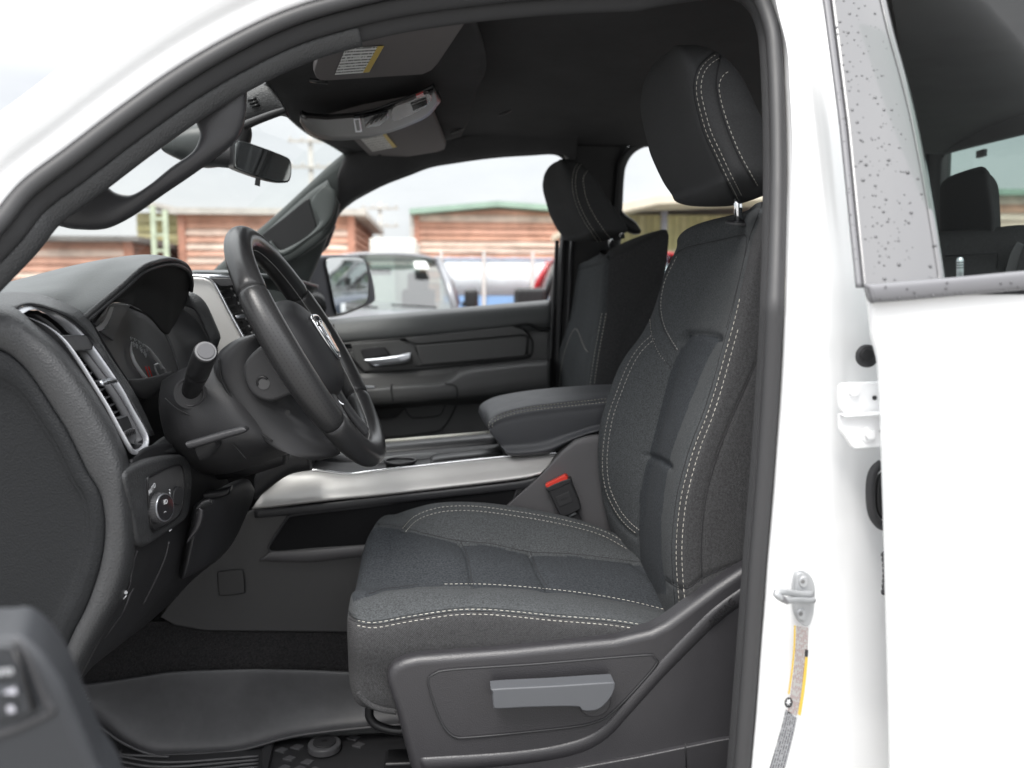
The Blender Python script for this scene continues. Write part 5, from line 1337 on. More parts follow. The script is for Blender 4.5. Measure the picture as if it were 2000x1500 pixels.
    def DM(pts, lift=0.):
        o = []
        for x, y in pts:
            d_ = ray(x, y); t = ((C + nn * lift - CAM) @ nn) / (d_ @ nn); o.append(CAM + d_ * t)
        return np.array(o)
    plate('mirror_housing', DM(shell, -.004), mat('mirror_shell', (.05, .05, .06), .35, bump=[('noise', 400, .1, .0004)]), m, (-.09, .05, 0), .010, 5)
    inn = [((x - 680) * 1.05 + 680, (y - 557) * 1.04 + 557) for x, y in face]
    plate('mirror_rim', DM(inn, .002), black, m, tuple(-nn * .02), .002)
    plate('mirror_glass', DM(face, .005), mirror_m, m, tuple(-nn * .003), .0006)
    tube('mirror_arm', [P(600, 575, 1.93), P(612, 585, 1.85), P(615, 600, 1.76)], .035, black, m, 14)
far_door()
# ---------------- dashboard
def dashboard():
    D = thing_part('dashboard', (-.6, .9, 1.1), T)
    # pad and hood over the instruments
    ns = 0
    cols = []
    lip = [(158, 626, .365), (200, 590, .385), (240, 556, .41), (276, 524, .44), (300, 513, .475), (328, 507, .53), (350, 511, .58), (366, 522, .63), (373, 540, .67), (372, 560, .69)]
    top = [(118, 613, .365), (150, 588, .385), (180, 560, .41), (215, 530, .44), (245, 508, .475), (285, 500, .53), (318, 502, .58), (345, 510, .63), (362, 528, .67), (362, 552, .70)]
    m1 = [(60, 598, .365), (100, 575, .385), (130, 556, .41), (165, 530, .44), (200, 511, .475), (240, 504, .53), (275, 506, .58), (310, 516, .63), (330, 535, .67), (330, 560, .70)]
    m2 = [(0, 592, .365), (20, 578, .385), (50, 565, .41), (80, 548, .44), (110, 531, .475), (150, 520, .53), (190, 522, .58), (225, 530, .63), (250, 548, .67), (255, 570, .70)]
    m3 = [(-90, 592, .365), (-80, 584, .385), (-70, 578, .41), (-60, 572, .44), (-50, 568, .475), (-30, 566, .53), (0, 568, .58), (30, 574, .63), (50, 582, .67), (60, 592, .70)]
    m4 = [(-260, 600, .365), (-250, 596, .385), (-240, 594, .41), (-220, 592, .44), (-210, 590, .475), (-200, 590, .53), (-170, 590, .58), (-140, 592, .63), (-120, 596, .67), (-100, 600, .70)]
    rows = [[P(*p) for p in r] for r in (m4, m3, m2, m1, top, lip)]
    sheet('instrument_hood', rows, dash_top, D, 90, 90, .004)
    q = smooth(PP([(p[0], p[1], p[2]) for p in lip]), 90)
    tube('hood_lip', q, .0038, leather, D, 12)
    q2 = np.array([P(p[0] + 2.0, p[1] + 9, p[2] + .004) for p in smooth(np.array(lip), 90)]); tube('hood_bead', q2, .0030, leather, D, 12)
    tube('hood_groove', (q + q2) / 2 + np.array([0.0, .003, 0]), .0022, black, D, 8)
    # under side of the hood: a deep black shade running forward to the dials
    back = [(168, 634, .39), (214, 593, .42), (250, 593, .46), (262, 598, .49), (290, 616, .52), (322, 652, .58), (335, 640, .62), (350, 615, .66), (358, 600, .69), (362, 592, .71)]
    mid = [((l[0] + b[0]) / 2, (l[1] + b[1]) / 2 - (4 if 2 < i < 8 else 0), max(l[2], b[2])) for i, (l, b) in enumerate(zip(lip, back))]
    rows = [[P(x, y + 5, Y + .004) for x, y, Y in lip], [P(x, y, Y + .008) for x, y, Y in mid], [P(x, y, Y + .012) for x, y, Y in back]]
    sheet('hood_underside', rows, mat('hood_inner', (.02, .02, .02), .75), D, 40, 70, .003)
    # instrument lens housing
    C = thing_part('instrument_cluster', (-.5, .5, 1.25), T)
    lens = [(172, 628), (190, 610), (214, 593), (240, 591), (254, 598), (290, 617), (322, 652), (342, 695), (356, 740), (300, 760), (262, 762), (240, 735), (205, 680)]
    def XZ(x, y, lift=0): # dial face: plane facing rearwards, leaning back
        return PX(x, y, -.545 + lift + (y - 690) * .00022)
    plate('dial_panel', [XZ(*p) for p in lens], mat('cluster_face', (.15, .15, .155), .35), C, (-.01, 0, 0), .001)
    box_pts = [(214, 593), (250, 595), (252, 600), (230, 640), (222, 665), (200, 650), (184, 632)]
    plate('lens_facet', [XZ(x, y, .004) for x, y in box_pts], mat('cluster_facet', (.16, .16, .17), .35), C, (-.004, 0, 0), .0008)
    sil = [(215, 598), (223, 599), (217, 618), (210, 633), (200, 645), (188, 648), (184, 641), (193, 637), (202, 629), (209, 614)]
    plate('painted_glint', [XZ(x, y, .016) for x, y in sil], mat('glint_white', (.80, .79, .80), .3), C, (-.002, 0, 0), .0005)  # outdoor reflection on the lens, painted as a pale plate
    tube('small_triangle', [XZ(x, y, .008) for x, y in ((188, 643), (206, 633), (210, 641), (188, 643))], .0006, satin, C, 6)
    # right inner wall of the binnacle
    rows = [[P(254, 598, .60), P(290, 610, .66), P(330, 600, .70), P(352, 600, .72)], [P(290, 617, .60), P(330, 640, .66), P(365, 640, .71), P(385, 628, .73)], [P(322, 652, .60), P(355, 668, .66), P(385, 668, .71), P(408, 664, .74)], [P(342, 700, .60), P(365, 712, .66), P(388, 705, .71), P(420, 695, .74)], [P(356, 750, .60), P(380, 750, .66), P(400, 750, .71), P(424, 740, .74)]]
    sheet('binnacle_wall', rows, mat('binnacle_grey', (.075, .075, .078), .5), C, 30, 30, .003)
    tube('wall_edge', smooth([XZ(*p, .006) for p in ((254, 600), (290, 618), (322, 652), (342, 695), (356, 740))], 40), .0018, black, C, 8)
    a = [(352, 596), (366, 572), (384, 575), (402, 592), (418, 625), (430, 655), (428, 668), (420, 690)]
    b = [(352, 600), (360, 598), (378, 604), (388, 618), (400, 645), (408, 664), (405, 690), (400, 700)]
    inflate('binnacle_rim', PP(a, .725), PP(b, .71), leather, C, .008, 60, 16, 2.2)
    # dials
    chr_ = mat('dial_ring', (.85, .85, .86), .35, metal=.1)
    def ell(cx, cy, rx, ry, rot, a0, a1, n=40):
        o = []
        for t in np.linspace(a0, a1, n):
            u, v = rx * math.cos(t), ry * math.sin(t); o.append((cx + u * math.cos(rot) - v * math.sin(rot), cy + u * math.sin(rot) + v * math.cos(rot)))
        return o
    R_ = math.radians(-32)
    cx, cy = 286, 708
    pts = ell(cx, cy, 18, 62, R_, 0, 2 * math.pi, 60)
    lft = [(257, 668), (256, 685), (262, 705), (272, 722), (284, 738), (290, 745)]
    tube('dial_ring', smooth([XZ(x, y, .006) for x, y in lft], 30), [.001, .003, .0036, .0034], chr_, C, 8)
    rgt = [(280, 672), (290, 681), (300, 694), (310, 707), (317, 720)]
    tube('dial_ring', smooth([XZ(x, y, .006) for x, y in rgt], 30), [.001, .0026, .0036, .003], chr_, C, 8)
    sm = [(302, 713), (310, 711), (320, 720), (327, 733)]
    tube('dial_ring', smooth([XZ(x, y, .006) for x, y in sm], 20), .0018, chr_, C, 8); tube('dial_ring', smooth([XZ(x, y, .006) for x, y in ((302, 716), (306, 727), (312, 736))], 20), .0016, chr_, C, 8)
    for i, t in enumerate(np.linspace(0, 1, 9)):
        x = 255 + 31 * t; y = 658 + 6 * t + 16 * t ** 2
        tube('tick', [XZ(x, y, .005), XZ(x + .6 + 1.2 * t, y + (6 if i % 2 == 0 else 3), .005)], .0007 if i % 2 else .0010, white_print, C, 5)
    for s, x, y in (('40', 261, 672), ('80', 267, 675), ('160', 275, 682), ('200', 283, 691)):
        text_mesh('dial_number', s, XZ(x, y, .006), (0, .6, -.50), (0, .45, 1.), .0115, white_print, C, .0003)
    for dx in (0, 6): tube('needle_line', [XZ(284 + dx, 716, .006), XZ(292 + dx, 738, .006)], .0010, mat('needle_red', (.8, .03, .02), .4), C, 6)
    # lower bezel
    bz = [(172, 628), (205, 683), (240, 738), (262, 768), (285, 775), (296, 766), (302, 748), (318, 738), (336, 733)]
    tube('cluster_bezel', smooth([XZ(x, y, .012) for x, y in bz], 70), .0052, plastic, C, 12)
    inflate('cluster_sill', [XZ(x, y, .012) for x, y in ((240, 738), (262, 740), (300, 735), (335, 724))], [XZ(x, y, .016) for x, y in ((258, 768), (282, 782), (300, 772), (335, 745))], plastic_dark, C, .006, 30, 12, 2.4, out=(-1., 0, 0))
    plate('binnacle_back', PP([(205, 606), (250, 586), (330, 570), (372, 566), (425, 640), (440, 760), (200, 760)], .87), black, D, (0, .02, 0), 0)
    # ---- body of the dash: end cap, grained band, rear face
    gap = [(-30, 672), (0, 681), (18, 690), (45, 712), (75, 751), (102, 793), (129, 835), (156, 888), (174, 925), (190, 950), (201, 975), (207, 1018), (206, 1060), (198, 1105), (183, 1153), (162, 1204), (138, 1249), (118, 1300), (80, 1380), (40, 1450)]
    outr = [(-30, 590), (10, 594), (50, 622), (90, 650), (125, 684), (155, 724), (185, 768), (215, 820), (240, 870), (248, 905), (252, 950), (258, 1000), (262, 1045), (258, 1100), (245, 1150), (225, 1192), (197, 1240), (170, 1288), (130, 1370), (90, 1450)]
    gs = smooth(gap, 20, even=True); os_ = smooth(outr, 20, even=True)
    def mix(t, dx=0): return gs * (1 - t) + os_ * t
    def rowp(t, Y, dx=0, dy=0): return [P(x + dx, y + dy, Y) for x, y in mix(t)]
    rows = [rowp(0, .206), rowp(.06, .196), rowp(.3, .190), rowp(.6, .192), rowp(.82, .202), rowp(.95, .220), rowp(1.0, .240), rowp(1.0, .28, 1.5)]
    sheet('end_band', rows, leather, D, 70, 120, .003)
    ins = offset2(gs, 7); i2 = offset2(gs, 26); i3 = offset2(gs, 55); i4 = offset2(gs, 75); 
    def cl(q, Y): return [P(min(x, 5000), y, Y) for x, y in q]
    c = np.array([30., 1010.])
    k1 = gs * .988 + c * .012; k2 = gs * .90 + c * .10; k25 = gs * .84 + c * .16; k3 = gs * .80 + c * .2; c2 = np.array([-220., 1010.]); k35 = gs * .7 + np.array([-20., 1010.]) * .3; k4 = gs * .4 + c2 * .6; k5 = gs * .05 + c2 * .95
    rows = [cl(k1, .207), cl(k1 * .992 + c * .008, .199), cl(k2, .195), cl(k25, .196), cl(k3, .199), cl(k35, .203), cl(k4, .206), cl(k5, .206)]
    sheet('end_cap', rows, mat('end_cap_vinyl', (.014, .015, .0165), .55, spec=.3, bump=[('voronoi', 420, .6, .0008), ('noise', 160, .3, .001)]), D, 90, 120, .003)
    tube('cap_joint', smooth(PP([tuple(g) for g in gs], .204), 120), .0022, black, D, 8)
    # shoulder between hood and band, above the outer vent
    rows = [[P(*p) for p in r] for r in (
        [(-60, 572, .33), (10, 572, .34), (60, 574, .35), (112, 588, .36), (166, 618, .37), (205, 684, .37), (262, 770, .385), (300, 850, .41)],
        [(-60, 594, .225), (15, 596, .25), (60, 592, .295), (115, 608, .315), (155, 631, .34), (195, 676, .362), (250, 763, .372), (296, 850, .39)],
        [(-60, 600, .20), (20, 604, .235), (60, 595, .30), (120, 612, .34), (150, 636, .354), (181, 672, .358), (241, 759, .362), (292, 852, .37)])]
    sheet('dash_shoulder', rows, leather, D, 20, 50, .003)
    # ---- outer air vent
    v = thing_part('air_vent', (-.47, .3, 1.2), T)
    far = [(20, 607), (38, 600), (60, 596), (90, 601), (120, 614), (150, 638), (180, 673), (210, 715), (240, 760), (261, 799), (279, 829), (290, 853), (290, 871), (280, 883)]
    nearl = [(20, 607), (34, 611), (60, 622), (90, 637), (120, 664), (150, 706), (180, 754), (204, 793), (228, 838), (249, 877), (261, 887), (270, 888), (280, 883)]
    outer = [(20, 607), (38, 600), (60, 596), (90, 600), (120, 613), (150, 637), (180, 672), (210, 714), (240, 759), (261, 798), (279, 829), (290, 853), (289, 871), (279, 884), (261, 888), (249, 878), (228, 839), (204, 794), (180, 755), (150, 707), (120, 665), (90, 638), (60, 623), (34, 613), (20, 607)]
    inner = [(46, 612), (58, 606), (74, 606), (92, 615), (112, 630), (137, 653), (168, 686), (200, 727), (231, 770), (253, 808), (269, 838), (278, 857), (278, 868), (270, 876), (262, 878), (256, 871), (237, 838), (213, 793), (189, 754), (159, 706), (129, 665), (97, 639), (66, 624), (48, 617), (46, 612)]
    Yo = [.245, .27, .30, .335, .350, .354, .356, .358, .360, .362, .364, .364, .352, .32, .265, .242, .236, .234, .233, .232, .232, .234, .236, .238, .245]
    fo = np.array([P(x, y, Y) for (x, y), Y in zip(outer, Yo)]); fin_ = np.array([P(x, y, Y - .001) for (x, y), Y in zip(inner, Yo)])
    inflate('vent_bezel', fo, fin_, mat('bezel_silver', (.62, .63, .66), .36, metal=.35), v, .0036, 200, 14, 2.6, out=(.6, -.8, 0))
    fr_o = [np.array(P(x, y, Y)) for (x, y), Y in zip(inner[5:13], Yo[5:13])]; fr_i = [np.array(P(x - 11, y + 4, Y - .006)) for (x, y), Y in zip(inner[5:13], Yo[5:13])]
    inflate('vent_frame', np.array(fr_o), np.array(fr_i) + np.array([-.004, 0, 0]), mat('vent_frame', (.13, .13, .135), .42, metal=.2), v, .003, 60, 12, 3, out=(.8, -.6, 0))
    # cavity
    cav = fin_[:-1] + np.array([-.032, 0, 0]); mid_ = [np.array(c) for c in cav]
    Vc = list(fin_[:-1]) + mid_ + [cav.mean(0)]; n_ = len(mid_)
    mk('vent_cavity', Vc, [(i, (i + 1) % n_, n_ + (i + 1) % n_, n_ + i) for i in range(n_)] + [(n_ + i, n_ + (i + 1) % n_, 2 * n_) for i in range(n_)], black, v, sm=False)
    plate('vent_pocket', [P(x, y, Y) + np.array([-.006, 0, 0]) for x, y, Y in ((74, 612, .325), (92, 617, .34), (112, 632, .347), (136, 655, .35), (124, 650, .35), (96, 628, .34))], mat('pocket_grey', (.10, .10, .105), .45), v, (-.01, 0, 0), .001)
    blk = [P(116, 658, .245), P(122, 655, .25), P(168, 654, .345), P(186, 672, .352), P(180, 684, .35), P(136, 688, .25), P(118, 666, .245)]
    plate('vent_divider', blk, plastic, v, (-.02, 0, 0), .003)
    nl_ = np.array([(129, 665), (159, 706), (189, 754), (213, 793), (237, 838), (256, 871)], float); fl_ = np.array([(126, 657), (157, 690), (189, 731), (220, 774), (242, 812), (258, 842), (267, 861)], float)
    for ya in (707, 722, 737, 753, 769, 784, 799, 813):
        xa = np.interp(ya, nl_[:, 1], nl_[:, 0]); yb = ya - 9; xb = np.interp(yb, fl_[:, 1], fl_[:, 0])
        a = P(xa - 2, ya, .238) + np.array([-.005, 0, 0]); b = P(xb + 2, yb, .350) + np.array([-.005, 0, 0])
        dx = np.array([-.020, 0, -.002]); up_ = np.array([0, 0, .0016])
        V_ = [a, b, b + dx, a + dx, a + up_, b + up_, b + dx + up_, a + dx + up_]
        mk('vent_slat', V_, [(0, 1, 2, 3), (7, 6, 5, 4), (0, 4, 5, 1), (1, 5, 6, 2), (2, 6, 7, 3), (3, 7, 4, 0)], mat('slat_grey', (.07, .07, .075), .35), v, sm=False)
    for i in range(3):
        t = (i + .5) / 3
        a = P(162 + i * 9, 700 + 2 * i, .27 + .03 * i) + np.array([-.026, 0, 0]); b = P(234 + i * 8, 826 - i * 2, .27 + .03 * i) + np.array([-.026, 0, 0])
        tube('vent_vane', [a, (a + b) / 2, b], .0014, plastic_side, v, 6)
    inflate('vent_tab', [P(194, 744, .27), P(210, 739, .30), P(222, 739, .33)], [P(197, 754, .27), P(212, 751, .30), P(225, 748, .33)], satin, v, .004, 24, 12, 3, out=(1., 0, 0))
    inflate('tab_inset', [P(204, 744, .285), P(219, 741, .32)], [P(206, 750, .285), P(221, 746, .32)], black, v, .0052, 12, 10, 3, out=(1., 0, 0))
    wh = [P(x, y, Y) for x, y, Y in ((232, 818, .26), (250, 812, .30), (266, 850, .345), (262, 868, .33), (250, 866, .28))]
    plate('vent_wheel_plate', wh, plastic_smooth, v, (-.01, 0, 0), .001)
    inflate('vent_wheel', [P(236, 842, .27), P(246, 838, .29), P(256, 836, .31)], [P(241, 855, .27), P(250, 851, .29), P(258, 846, .31)], plastic_side, v, .005, 20, 12, 2.4, out=(1., 0, 0))
    for k in range(6): tube('wheel_rib', [P(238 + k * 3.4, 842.5 - k, .2705 + .0065 * k) + np.array([.0052, 0, 0]), P(241 + k * 3.2, 853 - k * 1.2, .2705 + .0065 * k) + np.array([.0052, 0, 0])], .0006, black, v, 5)
    for k in range(3): tube('wheel_mark', [P(257, 836 + 3.2 * k, .335), P(263, 838 + 3.2 * k, .345)], .0006, white_print, v, 5)
    # ---- centre of the dash: silver frame and vent
    sil = [(372, 546), (399, 543), (412, 549), (421, 560), (447, 610), (474, 659), (480, 672), (432, 684), (428, 655), (410, 612), (388, 578), (372, 570)]
    plate('silver_panel', PP([(372, 541), (398, 542), (411, 549), (420, 560), (446, 610), (474, 660), (440, 720), (425, 700), (425, 650), (400, 600), (366, 590)], .80), silver, D, (-.004, .02, 0), .004)
    tube('silver_edge', smooth(PP([(366, 538), (399, 540), (413, 547), (422, 559), (448, 609), (476, 660)], .792), 60), .0028, chrome, D, 10)
    tube('dash_edge', PP([(370, 538), (410, 539), (456, 541)], .81), .003, satin, D, 10)
    rows = [[P(372, 536, .82), P(415, 537, .84), P(460, 538, .86), P(560, 545, .95), P(620, 560, 1.2)], [P(372, 534, .95), P(415, 534, .97), P(460, 535, 1.0), P(560, 548, 1.2), P(620, 562, 1.5)], [P(300, 560, 1.4), P(350, 560, 1.45), P(420, 558, 1.5), P(520, 562, 1.55), P(600, 575, 1.6)]]
    sheet('dash_pad', rows, dash_top, D, 14, 20, .01)
    cv = thing_part('air_vent', (-.5, .9, 1.3), T)
    plate('vent_recess', PP([(404, 541), (458, 542), (520, 620), (520, 680), (476, 668), (450, 612), (424, 562)], .85), black, cv, (-.01, .03, 0), .001)
    plate('vent_cap', PP([(404, 542), (457, 543), (462, 558), (430, 560), (420, 552)], .83), plastic, cv, (0, .02, 0), .002)
    for i, (xa, ya, xb, yb) in enumerate(((430, 568, 462, 563), (436, 582, 470, 577), (443, 597, 478, 592), (450, 612, 486, 607), (457, 627, 492, 622), (464, 642, 498, 637), (470, 655, 502, 650))):
        inflate('vent_slat', [P(xa, ya, .815), P(xb, yb, .90)], [P(xa + 2, ya + 5, .815), P(xb + 2, yb + 5, .90)], mat('slat_black', (.03, .03, .03), .3), cv, .003, 10, 10, 2.4)
        tube('slat_clip', [P((xa + xb) / 2 + 5, ya - 7, .835), P((xa + xb) / 2 + 9, ya + 2, .835)], .0024, plastic_dark, cv, 6)
    inflate('vent_tab', [P(461, 616, .80), P(483, 612, .85)], [P(464, 623, .80), P(485, 619, .85)], satin, cv, .005, 14, 12, 3)
    # ---- lower dash: switch pod, knee panels
    def kx(p, X=-.40, s=0): return PX(p[0], p[1], X + s)
    rows = [[P(255, 898, .25), P(290, 872, .33), P(340, 868, .42), P(388, 890, .52), P(430, 900, .60)],
            [P(258, 960, .25), P(290, 940, .32), P(340, 930, .42), P(392, 950, .53), P(450, 950, .62)],
            [P(262, 1045, .25), P(292, 1030, .32), P(340, 1020, .41), P(396, 1010, .52), P(482, 940, .66)],
            [P(258, 1100, .25), P(290, 1090, .32), P(330, 1085, .40), P(392, 1070, .52), P(470, 1010, .66)],
            [P(245, 1150, .25), P(270, 1150, .31), P(310, 1145, .39), P(372, 1110, .51), P(440, 1070, .65)],
            [P(197, 1240, .25), P(230, 1230, .31), P(280, 1200, .38), P(340, 1150, .49), P(420, 1095, .63)],
            [P(148, 1336, .25), P(180, 1300, .30), P(230, 1260, .37), P(310, 1196, .48), P(400, 1105, .62)]]
    sheet('knee_panel', rows, mat('knee_dark', (.030, .030, .032), .48, bump=[('voronoi', 700, .25, .0004)]), D, 60, 60, .004)
    # shelf under the vent joining the shroud
    rows = [[P(290, 876, .375), P(330, 850, .44), P(380, 850, .5)], [P(266, 894, .29), P(305, 874, .37), P(360, 868, .45)], [P(255, 905, .25), P(290, 885, .33), P(345, 885, .42)]]
    sheet('vent_chin', rows, leather, D, 16, 20, .003)
    sw = thing_part('headlight_switch', (-.4, .32, 1.07), T)
    def KZ(x, y, lift=0): return PX(x, y, -.392 + lift)
    fr = smooth([(247, 925), (262, 912), (300, 897), (346, 888), (362, 890), (372, 905), (376, 940), (373, 985), (366, 1012), (345, 1030), (300, 1060), (283, 1068), (272, 1060), (262, 1010), (250, 960)], 80, True)
    plate('switch_frame', [KZ(x, y, .004) for x, y in fr], leather, sw, (-.02, 0, 0), .006, 4)
    pn = smooth([(288, 938), (296, 930), (330, 913), (350, 908), (357, 920), (358, 960), (352, 1000), (340, 1015), (305, 1035), (296, 1030), (292, 1000)], 60, True)
    plate('switch_panel', [KZ(x, y, .0065) for x, y in pn], plastic_smooth, sw, (-.01, 0, 0), .0012)
    tube('panel_rim', [KZ(x, y, .006) for x, y in pn], .0018, black, sw, 8, closed=True)
    ax = np.array([.955, -.27, .10]); ax /= np.linalg.norm(ax)
    top_c = np.array(PX(321, 991, -.372))
    V, Fc = tube_data([top_c - ax * .026, top_c - ax * .016, top_c], [.0215, .0195, .0182], 36)
    knob = mk('light_knob', V, Fc, plastic_smooth, sw)
    for k in range(36):
        th = k * math.pi / 18; u_ = np.cross(ax, [0, 0, 1.]); u_ /= np.linalg.norm(u_); v_ = np.cross(ax, u_); e = u_ * math.cos(th) + v_ * math.sin(th)
        tube('knob_ridge', [top_c - ax * .02 + e * .0204, top_c - ax * .002 + e * .0185], .0005, plastic_smooth, knob, 5)
    disc('knob_ring', top_c, .0184, .0014, satin, sw, ax, 36, .0006)
    disc('knob_face', top_c + ax * .0010, .0168, .0008, gloss_black, sw, ax, 36)
    for dz, t_ in ((.007, 'ID'), (-.008, 'Q=')):
        text_mesh('switch_mark', t_, top_c + ax * .0022 + np.array([0, 0, dz]), (.27, .955, 0), (0, 0, 1), .0085, white_print, sw, .0002)
    text_mesh('switch_mark', 'AUTO', KZ(297, 955, .0085), (0, 1, .25), (0, 0, 1), .009, white_print, sw, .0002)
    disc('dimmer_wheel', KZ(340, 968, .004), .013, .008, plastic_dark, sw, (1, -.3, 0), 30, .002)
    tube('dimmer_mark', [KZ(332, 968, .009), KZ(333, 984, .009)], .0009, white_print, sw, 6)
    for k in range(2): tube('dimmer_mark', [KZ(331, 956 + 6 * k, .009), KZ(332, 959 + 6 * k, .009)], .0009, white_print, sw, 6)
    tube('panel_mark', [KZ(331, 1037, .0075), KZ(335, 1034, .0075)], .0008, white_print, sw, 6)
    # knee bolster block in front, trim handles
    inflate('knee_bolster', [P(x, y, Y) for x, y, Y in ((384, 985, .43), (440, 950, .50), (480, 935, .58), (492, 950, .62))], [P(x, y, Y) for x, y, Y in ((352, 1130, .43), (410, 1100, .48), (450, 1060, .56), (484, 985, .62))], mat('bolster', (.026, .026, .028), .42, bump=[('voronoi', 700, .25, .0004)]), D, .018, 40, 24, 4, out=(.5, -.8, 0))
    rel = inflate('release_handle', PP([(388, 990), (385, 1010), (378, 1030), (368, 1050)], .40), PP([(398, 996), (396, 1015), (388, 1035), (366, 1062)], .40), plastic_side, D, .004, 24, 12, 2.6)
    inflate('release_top', PP([(384, 992), (395, 980), (410, 975)], .40), PP([(388, 1000), (400, 992), (415, 985)], .41), leather, D, .004, 20, 10, 2)
    for pts_, Y in (([(268, 1075), (258, 1105), (254, 1140), (245, 1160)], .262), ([(330, 1058), (322, 1090), (305, 1130), (280, 1180)], .33)):
        tube('panel_joint', smooth(PP(pts_, Y - .02), 30), .0014, plastic_side, D, 6)
    inflate('brake_release', PP([(262, 1148), (245, 1190), (226, 1215), (208, 1243)], .225), PP([(250, 1165), (238, 1200), (222, 1225), (206, 1246)], .225), plastic_side, D, .003, 24, 10, 2.4)
    disc('release_icon', P(246, 1157, .226), .0022, .0005, white_print, D)
    tube('release_icon', PP([(241, 1170), (247, 1163)], .225), .0008, white_print, D, 6)
    # underside pieces around the column
    for (a, b, Y, th, m) in (([(382, 890), (430, 880), (520, 860), (560, 870)], [(400, 940), (440, 935), (500, 925), (560, 905)], .60, .03, plastic_dark), ([(500, 925), (560, 880), (596, 868)], [(500, 975), (560, 930), (610, 918)], .74, .02, plastic_dark), ([(400, 960), (430, 955), (452, 948)], [(404, 975), (430, 972), (448, 966)], .46, .012, black)):
        inflate('column_cover_lower', PP(a, Y), PP(b, Y), m, D, th, 30, 14, 2.4)
    # centre stack edge behind the wheel
    plate('stack_side', PP([(470, 660), (620, 640), (640, 860), (605, 915), (560, 930), (500, 920), (470, 800)], .86), plastic_dark, D, (0, .24, 0), .004)
    tube('stack_trim', smooth(PP([(568, 895), (586, 880), (590, 868), (588, 860)], .80), 24), .004, satin, D, 10)
    tube('stack_trim', smooth(PP([(596, 905), (604, 885), (606, 868)], .82), 24), .003, satin, D, 10)
    box('dash_core', (-.82, .98, 1.08), (.5, 1.3, .36), black, D, bevel=.05)
    # cowl side and brake pedal
    pd = thing_part('brake_pedal', (-.6, .45, .75), T)
    pl = PP([(152, 1345), (162, 1342), (180, 1375), (168, 1396), (150, 1380)], .42)
    plate('pedal_pad', pl, plastic_dark, pd, (-.01, .01, 0), .002)
    for k in range(5): tube('pedal_rib', PP([(153 + k * 3.5, 1349 + k * 6), (162 + k * 3.6, 1344 + k * 6.4)], .417), .0011, mat('pedal_rib', (.2, .2, .2), .5), pd, 6)
dashboard()

